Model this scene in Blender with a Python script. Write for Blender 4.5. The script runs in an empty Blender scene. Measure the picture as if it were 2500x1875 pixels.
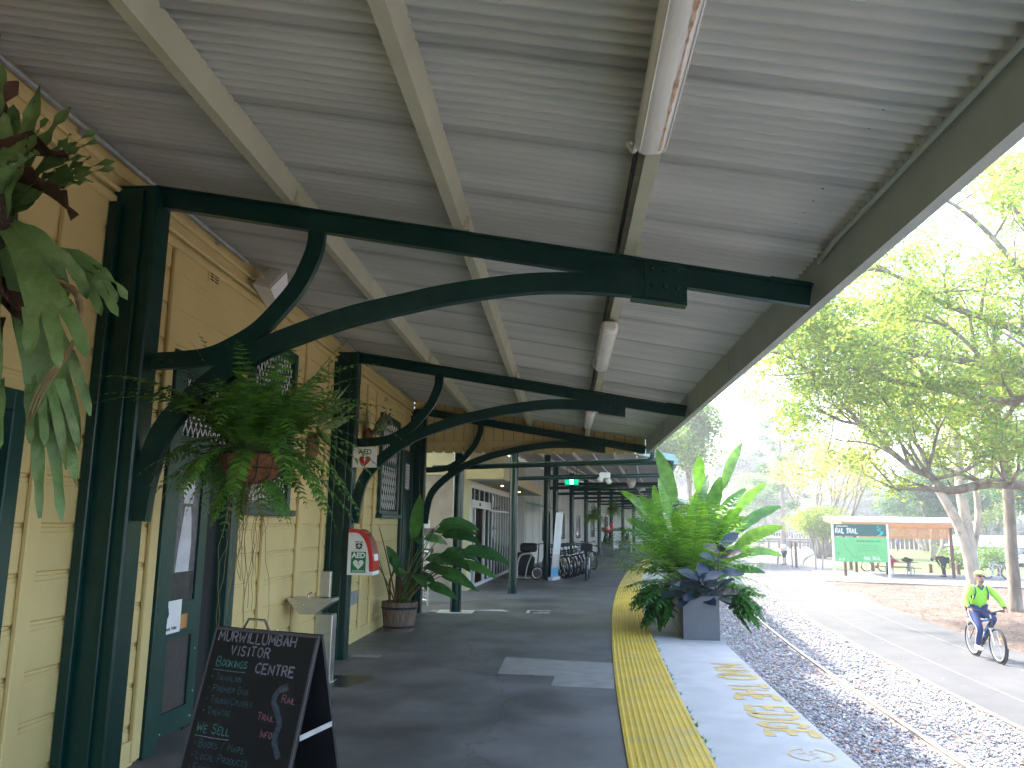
import bpy, math, random
import numpy as np
from mathutils import Vector, Matrix, Quaternion
rnd = random.Random(7)
SC = bpy.context.scene
COL = SC.collection
R = math.radians

# ------------------------------------------------------------------ camera, sky, sun, exposure
cam_d = bpy.data.cameras.new("camera"); cam = bpy.data.objects.new("camera", cam_d); COL.objects.link(cam)
cam_d.sensor_width = 36.0; cam_d.lens = 36.0*1950/2500; cam_d.clip_start = 0.05; cam_d.clip_end = 2000
EYE = Vector((0, 0, 1.61))
def _cam():
    D = Vector((130, 344.5, 1950)).normalized()
    Z = Vector((150, -11000, 1950)); Z = (Z - D*Z.dot(D)).normalized()
    X = Z.cross(D)
    if X.x < 0: X = -X
    r = Vector((X.x, D.x, Z.x)); dn = Vector((X.y, D.y, Z.y)); fw = Vector((X.z, D.z, Z.z))
    m = Matrix((r, -dn, -fw)).transposed().to_4x4(); m.translation = EYE
    return m
cam.matrix_world = _cam(); SC.camera = cam

SUN_DIR = Vector((-0.60, 0.62, 0.95)).normalized()
w = bpy.data.worlds.new("World"); SC.world = w; w.use_nodes = True
nt = w.node_tree; bg = nt.nodes["Background"]
sky = nt.nodes.new("ShaderNodeTexSky"); sky.sky_type = 'NISHITA'; sky.sun_disc = False
sky.sun_elevation = math.asin(SUN_DIR.z); sky.sun_rotation = math.atan2(SUN_DIR.x, SUN_DIR.y)
sky.air_density = 1.0; sky.dust_density = 3.0; sky.ozone_density = 1.0
nt.links.new(sky.outputs[0], bg.inputs[0]); bg.inputs[1].default_value = 0.15
sl = bpy.data.lights.new("sun", 'SUN'); sl.energy = 2.0; sl.angle = R(1.0); sl.color = (1.0, .96, .90)
so = bpy.data.objects.new("sun", sl); COL.objects.link(so)
so.rotation_euler = (-SUN_DIR).to_track_quat('-Z', 'Y').to_euler()
SC.view_settings.view_transform = 'Standard'; SC.view_settings.look = 'None'
SC.view_settings.exposure = 2.85; SC.view_settings.gamma = 1.0
SC.view_settings.use_curve_mapping = False
SC.render.engine = 'CYCLES'
SC.cycles.use_denoising = True
SC.cycles.max_bounces = 8; SC.cycles.diffuse_bounces = 5; SC.cycles.glossy_bounces = 3
SC.cycles.transmission_bounces = 6; SC.cycles.transparent_max_bounces = 8
SC.cycles.sample_clamp_indirect = 6.0

# ------------------------------------------------------------------ materials
def _mat(name):
    m = bpy.data.materials.new(name); m.use_nodes = True
    return m, m.node_tree, m.node_tree.nodes["Principled BSDF"]
def c4(c): return (c[0], c[1], c[2], 1)
def pm(name, col, rough=.55, metal=0., var=.12, vs=6., bump=0., bs=60., spec=.5, col2=None, c2s=2., c2lo=.5, c2hi=.65, stretch=None, coat=0):
    m, t, b = _mat(name); N = t.nodes; L = t.links
    b.inputs["Roughness"].default_value = rough; b.inputs["Metallic"].default_value = metal
    b.inputs["Specular IOR Level"].default_value = spec; b.inputs["Coat Weight"].default_value = coat
    tc = N.new("ShaderNodeTexCoord"); src = tc.outputs["Object"]
    if stretch:
        mp = N.new("ShaderNodeMapping"); mp.inputs["Scale"].default_value = stretch; L.new(src, mp.inputs[0]); src = mp.outputs[0]
    n = N.new("ShaderNodeTexNoise"); n.inputs["Scale"].default_value = vs; n.inputs["Detail"].default_value = 6; L.new(src, n.inputs[0])
    rp = N.new("ShaderNodeMapRange"); rp.inputs[1].default_value = .3; rp.inputs[2].default_value = .7
    rp.inputs[3].default_value = 1-var; rp.inputs[4].default_value = 1+var; L.new(n.outputs[0], rp.inputs[0])
    mx = N.new("ShaderNodeMix"); mx.data_type = 'RGBA'; mx.blend_type = 'MULTIPLY'; mx.inputs[0].default_value = 1
    mx.inputs[6].default_value = c4(col); L.new(rp.outputs[0], mx.inputs[7]); out = mx.outputs[2]
    if col2:
        n2 = N.new("ShaderNodeTexNoise"); n2.inputs["Scale"].default_value = c2s; n2.inputs["Detail"].default_value = 8; n2.inputs["Roughness"].default_value = .65; L.new(src, n2.inputs[0])
        r2 = N.new("ShaderNodeMapRange"); r2.inputs[1].default_value = c2lo; r2.inputs[2].default_value = c2hi; L.new(n2.outputs[0], r2.inputs[0])
        m2 = N.new("ShaderNodeMix"); m2.data_type = 'RGBA'; L.new(r2.outputs[0], m2.inputs[0]); L.new(out, m2.inputs[6]); m2.inputs[7].default_value = c4(col2); out = m2.outputs[2]
    L.new(out, b.inputs["Base Color"])
    if bump:
        n3 = N.new("ShaderNodeTexNoise"); n3.inputs["Scale"].default_value = bs; n3.inputs["Detail"].default_value = 4; L.new(src, n3.inputs[0])
        bp = N.new("ShaderNodeBump"); bp.inputs["Strength"].default_value = bump; bp.inputs["Distance"].default_value = .02
        L.new(n3.outputs[0], bp.inputs["Height"]); L.new(bp.outputs[0], b.inputs["Normal"])
    return m
def ramp_mat(name, cols, rough=.6, bump=0, trans=0., metal=0, spec=.4, veins=0):
    """colour picked per loose piece (leaf, stone, chip)"""
    m, t, b = _mat(name); N = t.nodes; L = t.links
    g = N.new("ShaderNodeNewGeometry"); cr = N.new("ShaderNodeValToRGB"); e = cr.color_ramp.elements
    while len(e) < len(cols): e.new(0.5)
    for i, c in enumerate(cols): e[i].position = i/(len(cols)-1); e[i].color = c4(c)
    L.new(g.outputs["Random Per Island"], cr.inputs[0]); out = cr.outputs[0]
    tc = N.new("ShaderNodeTexCoord"); n = N.new("ShaderNodeTexNoise"); n.inputs["Scale"].default_value = 9; L.new(tc.outputs["Object"], n.inputs[0])
    rp = N.new("ShaderNodeMapRange"); rp.inputs[1].default_value = .25; rp.inputs[2].default_value = .75; rp.inputs[3].default_value = .6; rp.inputs[4].default_value = 1.35; n.inputs["Detail"].default_value = 5; L.new(n.outputs[0], rp.inputs[0])
    mx = N.new("ShaderNodeMix"); mx.data_type = 'RGBA'; mx.blend_type = 'MULTIPLY'; mx.inputs[0].default_value = 1
    L.new(out, mx.inputs[6]); L.new(rp.outputs[0], mx.inputs[7]); out = mx.outputs[2]
    L.new(out, b.inputs["Base Color"]); b.inputs["Roughness"].default_value = rough; b.inputs["Specular IOR Level"].default_value = spec; b.inputs["Metallic"].default_value = metal
    if trans:
        tr = N.new("ShaderNodeBsdfTranslucent"); ms = N.new("ShaderNodeMixShader"); ms.inputs[0].default_value = trans
        hs = N.new("ShaderNodeMix"); hs.data_type = 'RGBA'; hs.blend_type = 'MULTIPLY'; hs.inputs[0].default_value = 1; hs.clamp_result = False
        L.new(out, hs.inputs[6]); hs.inputs[7].default_value = (1.8, 1.75, .75, 1); L.new(hs.outputs[2], tr.inputs[0])
        L.new(b.outputs[0], ms.inputs[1]); L.new(tr.outputs[0], ms.inputs[2])
        L.new(ms.outputs[0], N["Material Output"].inputs[0])
    return m
def glassmat(name, tint=(.03, .04, .04), a=.35):
    m, t, b = _mat(name); N = t.nodes; L = t.links
    b.inputs["Base Color"].default_value = c4(tint); b.inputs["Roughness"].default_value = .03; b.inputs["Specular IOR Level"].default_value = .9
    tr = N.new("ShaderNodeBsdfTransparent"); ms = N.new("ShaderNodeMixShader"); ms.inputs[0].default_value = a
    L.new(b.outputs[0], ms.inputs[1]); L.new(tr.outputs[0], ms.inputs[2]); L.new(ms.outputs[0], N["Material Output"].inputs[0])
    return m
def emit(name, col, s):
    m, t, b = _mat(name); b.inputs["Base Color"].default_value = c4(col); b.inputs["Emission Color"].default_value = c4(col); b.inputs["Emission Strength"].default_value = s
    return m
def asphalt_mat():
    m, t, b = _mat("asphalt"); N = t.nodes; L = t.links
    tc = N.new("ShaderNodeTexCoord"); o = tc.outputs["Object"]
    v = N.new("ShaderNodeTexNoise"); v.inputs["Scale"].default_value = 260; v.inputs["Detail"].default_value = 3; L.new(o, v.inputs[0])
    r = N.new("ShaderNodeValToRGB"); e = r.color_ramp.elements; e[0].position = .3; e[0].color = (.078, .074, .072, 1); e[1].position = .72; e[1].color = (.24, .232, .225, 1); L.new(v.outputs[0], r.inputs[0])
    n = N.new("ShaderNodeTexNoise"); n.inputs["Scale"].default_value = 1.1; n.inputs["Detail"].default_value = 8; n.inputs["Roughness"].default_value = .6; L.new(o, n.inputs[0])
    q = N.new("ShaderNodeMapRange"); q.inputs[1].default_value = .35; q.inputs[2].default_value = .65; q.inputs[3].default_value = .55; q.inputs[4].default_value = 1.25; L.new(n.outputs[0], q.inputs[0])
    mx = N.new("ShaderNodeMix"); mx.data_type = 'RGBA'; mx.blend_type = 'MULTIPLY'; mx.inputs[0].default_value = 1; L.new(r.outputs[0], mx.inputs[6]); L.new(q.outputs[0], mx.inputs[7])
    # thin cracks
    vo = N.new("ShaderNodeTexVoronoi"); vo.feature = 'DISTANCE_TO_EDGE'; vo.inputs["Scale"].default_value = .33
    n4 = N.new("ShaderNodeTexNoise"); n4.inputs["Scale"].default_value = 2.2; n4.inputs["Detail"].default_value = 6; L.new(o, n4.inputs[0])
    ad = N.new("ShaderNodeVectorMath"); ad.operation = 'MULTIPLY_ADD'; ad.inputs[1].default_value = (.8, .8, 0); L.new(n4.outputs["Color"], ad.inputs[0]); L.new(o, ad.inputs[2]); L.new(ad.outputs[0], vo.inputs[0])
    k = N.new("ShaderNodeMapRange"); k.inputs[1].default_value = .0; k.inputs[2].default_value = .006; k.inputs[3].default_value = .68; k.inputs[4].default_value = 1; L.new(vo.outputs["Distance"], k.inputs[0])
    m2 = N.new("ShaderNodeMix"); m2.data_type = 'RGBA'; m2.blend_type = 'MULTIPLY'; m2.inputs[0].default_value = 1; L.new(mx.outputs[2], m2.inputs[6]); L.new(k.outputs[0], m2.inputs[7])
    # spots of old gum and spilt paint
    v3 = N.new("ShaderNodeTexVoronoi"); v3.inputs["Scale"].default_value = 2.3; L.new(o, v3.inputs[0])
    k3 = N.new("ShaderNodeMapRange"); k3.inputs[1].default_value = .028; k3.inputs[2].default_value = .04; k3.inputs[3].default_value = .6; k3.inputs[4].default_value = 0; L.new(v3.outputs["Distance"], k3.inputs[0])
    m3 = N.new("ShaderNodeMix"); m3.data_type = 'RGBA'; L.new(k3.outputs[0], m3.inputs[0]); L.new(m2.outputs[2], m3.inputs[6]); m3.inputs[7].default_value = (.2, .2, .2, 1)
    L.new(m3.outputs[2], b.inputs["Base Color"])
    q2 = N.new("ShaderNodeMapRange"); q2.inputs[3].default_value = .45; q2.inputs[4].default_value = .75; L.new(n.outputs[0], q2.inputs[0]); L.new(q2.outputs[0], b.inputs["Roughness"])
    bp = N.new("ShaderNodeBump"); bp.inputs["Strength"].default_value = .35; bp.inputs["Distance"].default_value = .004; L.new(v.outputs[0], bp.inputs["Height"]); L.new(bp.outputs[0], b.inputs["Normal"])
    return m
def speckle_mat(name, cols, scale, rough=.8, bump=.6, dist=.02, big=.8):
    m, t, b = _mat(name); N = t.nodes; L = t.links
    tc = N.new("ShaderNodeTexCoord"); o = tc.outputs["Object"]
    v = N.new("ShaderNodeTexVoronoi"); v.inputs["Scale"].default_value = scale; L.new(o, v.inputs[0])
    sp = N.new("ShaderNodeSeparateColor"); L.new(v.outputs["Color"], sp.inputs[0])
    cr = N.new("ShaderNodeValToRGB"); e = cr.color_ramp.elements
    while len(e) < len(cols): e.new(.5)
    for i, c in enumerate(cols): e[i].position = i/(len(cols)-1); e[i].color = c4(c)
    L.new(sp.outputs[0], cr.inputs[0])
    n = N.new("ShaderNodeTexNoise"); n.inputs["Scale"].default_value = big; n.inputs["Detail"].default_value = 5; L.new(o, n.inputs[0])
    q = N.new("ShaderNodeMapRange"); q.inputs[1].default_value = .3; q.inputs[2].default_value = .7; q.inputs[3].default_value = .7; q.inputs[4].default_value = 1.25; L.new(n.outputs[0], q.inputs[0])
    mx = N.new("ShaderNodeMix"); mx.data_type = 'RGBA'; mx.blend_type = 'MULTIPLY'; mx.inputs[0].default_value = 1; L.new(cr.outputs[0], mx.inputs[6]); L.new(q.outputs[0], mx.inputs[7])
    L.new(mx.outputs[2], b.inputs["Base Color"]); b.inputs["Roughness"].default_value = rough
    bp = N.new("ShaderNodeBump"); bp.inputs["Strength"].default_value = bump; bp.inputs["Distance"].default_value = dist; L.new(v.outputs["Distance"], bp.inputs["Height"]); L.new(bp.outputs[0], b.inputs["Normal"])
    return m
def sheet_mat():
    """painted corrugated iron: dusty, a shadow line coloured in along the side laps, tone uneven at random"""
    m, t, b = _mat("roof_iron"); N = t.nodes; L = t.links
    tc = N.new("ShaderNodeTexCoord"); o = tc.outputs["Object"]
    sx = N.new("ShaderNodeSeparateXYZ"); L.new(o, sx.inputs[0])
    md = N.new("ShaderNodeMath"); md.operation = 'PINGPONG'; md.inputs[1].default_value = .38; L.new(sx.outputs[1], md.inputs[0])
    n = N.new("ShaderNodeTexNoise"); n.inputs["Scale"].default_value = 1.3; n.inputs["Detail"].default_value = 7
    mp = N.new("ShaderNodeMapping"); mp.inputs["Scale"].default_value = (.6, 3, 1); L.new(o, mp.inputs[0]); L.new(mp.outputs[0], n.inputs[0])
    q = N.new("ShaderNodeMapRange"); q.inputs[1].default_value = 0; q.inputs[2].default_value = .06; q.inputs[3].default_value = .48; q.inputs[4].default_value = 1.0; L.new(md.outputs[0], q.inputs[0])  # thin shadow line painted into the colour at each side lap
    q2 = N.new("ShaderNodeMapRange"); q2.inputs[1].default_value = .3; q2.inputs[2].default_value = .7; q2.inputs[3].default_value = .82; q2.inputs[4].default_value = 1.08; L.new(n.outputs[0], q2.inputs[0])
    mu = N.new("ShaderNodeMath"); mu.operation = 'MULTIPLY'; L.new(q.outputs[0], mu.inputs[0]); L.new(q2.outputs[0], mu.inputs[1])
    mx = N.new("ShaderNodeMix"); mx.data_type = 'RGBA'; mx.blend_type = 'MULTIPLY'; mx.inputs[0].default_value = 1; mx.inputs[6].default_value = (.52, .525, .475, 1); L.new(mu.outputs[0], mx.inputs[7])
    L.new(mx.outputs[2], b.inputs["Base Color"]); b.inputs["Roughness"].default_value = .5
    return m

M = {}
M['asphalt'] = asphalt_mat()
M['concrete'] = pm("pale_concrete", (.60, .58, .545), .8, var=.1, vs=3, bump=.15, bs=120, col2=(.45, .44, .42), c2s=1.2, c2lo=.55, c2hi=.8)
M['patch'] = pm("patch_concrete", (.30, .29, .26), .85, var=.12, vs=5, bump=.2, bs=150)
M['path'] = pm("path_concrete", (.104, .102, .100), .85, var=.12, vs=1.5, bump=.1, bs=150, col2=(.082, .081, .080), c2s=.6, c2lo=.45, c2hi=.7)
M['pathline'] = pm("worn_line", (.155, .15, .14), .8, var=.2, vs=8)
M['pad'] = pm("pad_concrete", (.165, .165, .165), .85, var=.07, vs=1.2)
M['yellow'] = pm("tactile_yellow", (.74, .50, .05), .55, var=.12, vs=2.5, bump=.1, bs=200, col2=(.58, .44, .16), c2s=3., c2lo=.48, c2hi=.72)
M['yellowpaint'] = pm("stencil_yellow", (.70, .49, .16), .7, var=.15, vs=14, col2=(.62, .58, .50), c2s=14, c2lo=.66, c2hi=.8)
M['cream'] = pm("cream_paint", (.62, .485, .21), .55, var=.06, vs=1.6, bump=.06, bs=45, col2=(.48, .39, .18), c2s=1.4, c2lo=.58, c2hi=.9)
M['cream2'] = pm("pale_cream_paint", (.66, .60, .40), .6, var=.05, vs=1.5, bump=.05, bs=40)
M['tan'] = pm("tan_paint", (.60, .50, .28), .6, var=.05)
M['green'] = pm("dark_green_gloss", (.0015, .028, .022), .3, var=.2, vs=9, bump=.10, bs=55, spec=.35, coat=.08, col2=(.012, .05, .042), c2s=6, c2lo=.6, c2hi=.75)
M['green2'] = pm("door_green", (.007, .045, .034), .4, var=.2, vs=5, bump=.06, bs=40)
M['colgreen'] = pm("column_green", (.003, .032, .027), .2, var=.1, vs=5, coat=.3)
M['purlin'] = pm("purlin_cream", (.47, .46, .33), .55, var=.08, vs=4, bump=.05, bs=60)
M['fascia'] = pm("fascia_grey", (.35, .385, .33), .6, var=.08, vs=3, col2=(.41, .44, .38), c2s=2, c2lo=.5, c2hi=.8)
M['iron'] = sheet_mat()
M['white'] = pm("white_paint", (.78, .78, .76), .45, var=.05)
M['offwhite'] = pm("aged_white", (.66, .64, .58), .5, var=.1, vs=5)
M['diffuser'] = pm("lamp_cover", (.74, .71, .64), .25, var=.08, vs=4, col2=(.50, .30, .17), c2s=5, c2lo=.68, c2hi=.78, stretch=(6, .8, 4))
M['grey'] = pm("grey_metal", (.42, .43, .44), .45, metal=.6, var=.1)
M['galv'] = pm("galvanised", (.52, .54, .56), .4, metal=.7, var=.15, vs=12)
M['steel'] = pm("stainless", (.60, .59, .57), .32, metal=1, var=.08, vs=3, stretch=(1, 1, 12))
M['rail'] = pm("rail_steel", (.50, .45, .40), .5, metal=.3, var=.2, vs=8, col2=(.30, .19, .12), c2s=4, c2lo=.55, c2hi=.75)
M['black'] = pm("black", (.012, .012, .014), .5, var=.2)
M['rubber'] = pm("rubber", (.018, .018, .019), .75, var=.2)
M['board'] = pm("chalkboard", (.010, .010, .013), .6, var=.35, vs=4, col2=(.022, .022, .027), c2s=3, c2lo=.5, c2hi=.8)
M['chalkw'] = pm("chalk_white", (.24, .225, .26), .9, var=.4, vs=60)
M['chalkg'] = pm("chalk_green", (.07, .19, .18), .9, var=.4, vs=60)
M['chalkb'] = pm("chalk_blue", (.05, .115, .135), .9, var=.45, vs=60)
M['chalkp'] = pm("chalk_pink", (.27, .115, .14), .9, var=.35, vs=60)
M['chalkgrey'] = pm("chalk_grey", (.065, .08, .10), .95, var=.4, vs=40)
M['bark'] = pm("bark", (.24, .20, .155), .9, var=.35, vs=4, bump=.8, bs=14, col2=(.38, .35, .30), c2s=2.5, c2lo=.5, c2hi=.65, stretch=(1, 1, .35))
M['bark2'] = pm("pale_bark", (.42, .36, .29), .9, var=.3, vs=3, bump=.6, bs=12, col2=(.16, .13, .10), c2s=2.2, c2lo=.56, c2hi=.7, stretch=(1, 1, .5))
M['timber'] = pm("cedar", (.60, .25, .09), .6, var=.2, vs=4, stretch=(1, 8, 8))
M['timber2'] = pm("stained_post", (.13, .055, .03), .6, var=.2)
M['oldwood'] = pm("grey_timber", (.16, .12, .085), .9, var=.35, vs=6, bump=.4, bs=30, stretch=(8, 8, 1))
M['barrel'] = pm("barrel_oak", (.14, .095, .065), .85, var=.4, vs=5, bump=.4, bs=30, stretch=(9, 9, .8), col2=(.24, .19, .15), c2s=3, c2lo=.5, c2hi=.7)
M['coir'] = pm("coir", (.21, .085, .035), .95, var=.4, vs=20, bump=.8, bs=70)
M['soil'] = pm("soil", (.05, .033, .022), .95, var=.4, vs=30, bump=.8, bs=50)
M['planter'] = pm("planter_grey", (.125, .13, .145), .55, var=.1, vs=4, bump=.12, bs=110)
M['signgreen'] = pm("sign_green", (.0, .115, .105), .4, var=.03)
M['signlight'] = pm("sign_light_green", (.15, .58, .22), .4, var=.03)
M['signteal'] = pm("sign_teal", (.0, .52, .52), .4, var=.02)
M['signdark'] = pm("sign_dark", (.02, .20, .09), .5, var=.02)
M['safegreen'] = pm("safety_green", (.0, .17, .045), .4, var=.03)
M['red'] = pm("red_plastic", (.52, .018, .022), .3, var=.04, coat=.3)
M['blackink'] = pm("black_ink", (.02, .02, .022), .6, var=.02)
M['orange'] = pm("bare_wood", (.48, .22, .07), .7, var=.2)
M['teal'] = pm("pale_teal_steel", (.33, .52, .48), .5, var=.05)
M['glass'] = glassmat("shop_glass", (.02, .03, .03), .3)
M['clear'] = glassmat("clear_cover", (.25, .30, .27), .6)
M['alu'] = pm("white_aluminium", (.68, .68, .66), .4, var=.05)
M['tyre'] = M['rubber']
M['chrome'] = pm("bright_metal", (.62, .62, .64), .22, metal=1, var=.05)
M['bikeblue'] = pm("bike_blue", (.02, .16, .50), .35, var=.05)
M['bikeblack'] = pm("bike_black", (.02, .021, .026), .35, var=.05)
M['bikewhite'] = pm("bike_white", (.62, .62, .62), .35, var=.05)
M['bikered'] = pm("bike_red", (.48, .05, .05), .35, var=.05)
M['reflect'] = pm("orange_reflector", (.85, .25, .03), .3, var=.05)
M['skin'] = pm("skin", (.52, .29, .20), .6, var=.05)
M['hiviz'] = pm("lime_shirt", (.36, .82, .06), .7, var=.05, vs=5)
M['navy'] = pm("navy_cloth", (.022, .04, .14), .8, var=.12)
M['blackcloth'] = pm("black_cloth", (.014, .014, .017), .8, var=.15)
M['whitecloth'] = pm("white_cloth", (.70, .70, .70), .8, var=.06)
M['redcloth'] = pm("red_cloth", (.62, .03, .06), .8, var=.1)
M['pinkcloth'] = pm("pink_cloth", (.55, .25, .30), .8, var=.1)
M['bluecloth'] = pm("blue_cloth", (.06, .22, .42), .8, var=.1)
M['beard'] = pm("grey_hair", (.20, .185, .175), .9, var=.15)
M['brownhair'] = pm("dark_hair", (.035, .022, .015), .8, var=.2)
M['helmet'] = pm("lime_helmet", (.50, .72, .05), .35, var=.04, col2=(.72, .74, .60), c2s=9, c2lo=.56, c2hi=.58)
M['carwhite'] = pm("car_white", (.72, .73, .74), .3, var=.03, coat=.5)
M['carblue'] = pm("car_blue", (.05, .09, .20), .3, var=.03, coat=.5)
M['cargrey'] = pm("car_silver", (.42, .44, .46), .3, var=.03, metal=.3, coat=.5)
M['darkglass'] = pm("dark_glass", (.02, .025, .03), .06, var=.02)
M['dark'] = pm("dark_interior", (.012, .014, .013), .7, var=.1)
M['mesh'] = pm("fly_mesh", (.055, .047, .04), .7, var=.2, vs=20)
M['photo'] = pm("photo_grey", (.13, .125, .13), .5, var=.5, vs=16)
M['photolight'] = pm("photo_light", (.58, .58, .62), .5, var=.1, vs=8)
M['photodark'] = pm("photo_dark", (.035, .033, .034), .5, var=.5, vs=14)
M['brownboard'] = pm("brown_board", (.24, .095, .045), .7, var=.1)
M['floor'] = pm("shop_floor", (.16, .14, .11), .5, var=.15)
M['lampwarm'] = emit("lamp_on", (1, .62, .25), 6)
M['exitgreen'] = emit("exit_panel", (.0, .32, .16), .35)
M['exitwhite'] = emit("exit_white", (.8, .95, .85), .5)
M['grass'] = pm("lawn", (.09, .145, .03), .95, var=.35, vs=2.5, bump=.6, bs=60, col2=(.16, .165, .06), c2s=.7, c2lo=.45, c2hi=.65)
M['earth'] = pm("earth", (.15, .115, .085), .95, var=.3, vs=1.5, bump=.4, bs=30, col2=(.10, .11, .045), c2s=.15, c2lo=.5, c2hi=.62)
M['mulch'] = speckle_mat("leaf_mulch", [(.095, .054, .037), (.15, .095, .068), (.21, .15, .112), (.12, .074, .052), (.26, .20, .155)], 17, big=.7)
M['ballast'] = speckle_mat("ballast", [(.12, .13, .16), (.20, .21, .25), (.30, .31, .34), (.36, .24, .19), (.16, .17, .21), (.46, .45, .45)], 19, big=.9)
M['stone'] = ramp_mat("ballast_stone", [(.19, .193, .205), (.30, .302, .315), (.41, .408, .415), (.55, .54, .53), (.26, .263, .275), (.55, .44, .38), (.35, .348, .355), (.74, .71, .68)], .8)
M['dryleaf'] = ramp_mat("dry_leaf", [(.30, .10, .05), (.38, .19, .10), (.22, .10, .06), (.45, .30, .18)], .8)
M['chips'] = ramp_mat("mulch_chip", [(.095, .05, .032), (.16, .10, .07), (.25, .18, .13), (.12, .07, .046)], .9)
# foliage
M['fern'] = ramp_mat("fern_green", [(.035, .115, .022), (.075, .20, .035), (.14, .29, .05), (.05, .15, .028)], .42, trans=.38)
M['stag'] = pm("staghorn_leaf", (.11, .20, .055), .48, var=.3, vs=5, bump=.4, bs=26, col2=(.21, .29, .115), c2s=4, c2lo=.45, c2hi=.7)
M['stagpale'] = ramp_mat("staghorn_pale", [(.15, .23, .075), (.20, .28, .10)], .5, trans=.25)
M['staggrey'] = ramp_mat("staghorn_grey", [(.14, .18, .11), (.18, .21, .14)], .6, trans=.15)
M['deadleaf'] = pm("dead_leaf", (.095, .042, .022), .85, var=.4, vs=9, bump=.5, bs=30)
M['dryfrond'] = pm("dry_frond", (.22, .15, .07), .85, var=.4, vs=9, bump=.3, bs=40)
M['banana'] = ramp_mat("broad_leaf_dark", [(.03, .10, .03), (.05, .145, .04), (.08, .20, .045)], .3, trans=.25)
M['strel'] = ramp_mat("broad_leaf_bright", [(.05, .14, .055), (.14, .32, .04), (.07, .18, .065), (.20, .38, .04), (.06, .15, .08)], .24, trans=.33, spec=.7)
M['palm'] = ramp_mat("palm_leaf", [(.11, .25, .04), (.20, .38, .05), (.14, .30, .045)], .34, trans=.45)
M['philo'] = ramp_mat("split_leaf", [(.035, .13, .025), (.07, .21, .035), (.05, .16, .03)], .3, trans=.35)
M['ficus'] = ramp_mat("rubber_leaf", [(.025, .04, .065), (.04, .058, .085), (.03, .05, .06), (.085, .075, .065)], .24, trans=.05, spec=.6)
M['cordy'] = ramp_mat("red_leaf", [(.10, .018, .018), (.055, .02, .018), (.03, .04, .018), (.14, .03, .02)], .4, trans=.15)
M['stem'] = pm("green_stem", (.10, .15, .04), .5, var=.25, vs=8)
M['stembrown'] = pm("brown_stem", (.13, .075, .035), .8, var=.3, vs=8)
M['leaf1'] = ramp_mat("tree_leaf_yellow_green", [(.17, .28, .10), (.24, .36, .13), (.36, .42, .14), (.18, .30, .12), (.48, .46, .17), (.17, .28, .11), (.22, .34, .13)], .42, trans=.62)
M['leaf2'] = ramp_mat("tree_leaf_autumn", [(.24, .33, .06), (.50, .47, .06), (.60, .36, .08), (.28, .36, .07)], .5, trans=.45)
M['leaf3'] = ramp_mat("tree_leaf_dark", [(.03, .10, .05), (.06, .16, .05), (.04, .12, .06), (.13, .24, .04)], .5, trans=.35)
M['leaf4'] = ramp_mat("tree_leaf_mid", [(.09, .17, .05), (.14, .23, .06), (.20, .28, .07)], .55, trans=.4)
M['leaf5'] = ramp_mat("tree_leaf_lime", [(.20, .32, .03), (.34, .42, .04), (.14, .26, .03)], .5, trans=.45)
M['leaf6'] = ramp_mat("tree_leaf_grey", [(.14, .18, .11), (.19, .22, .14)], .6, trans=.35)
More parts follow.
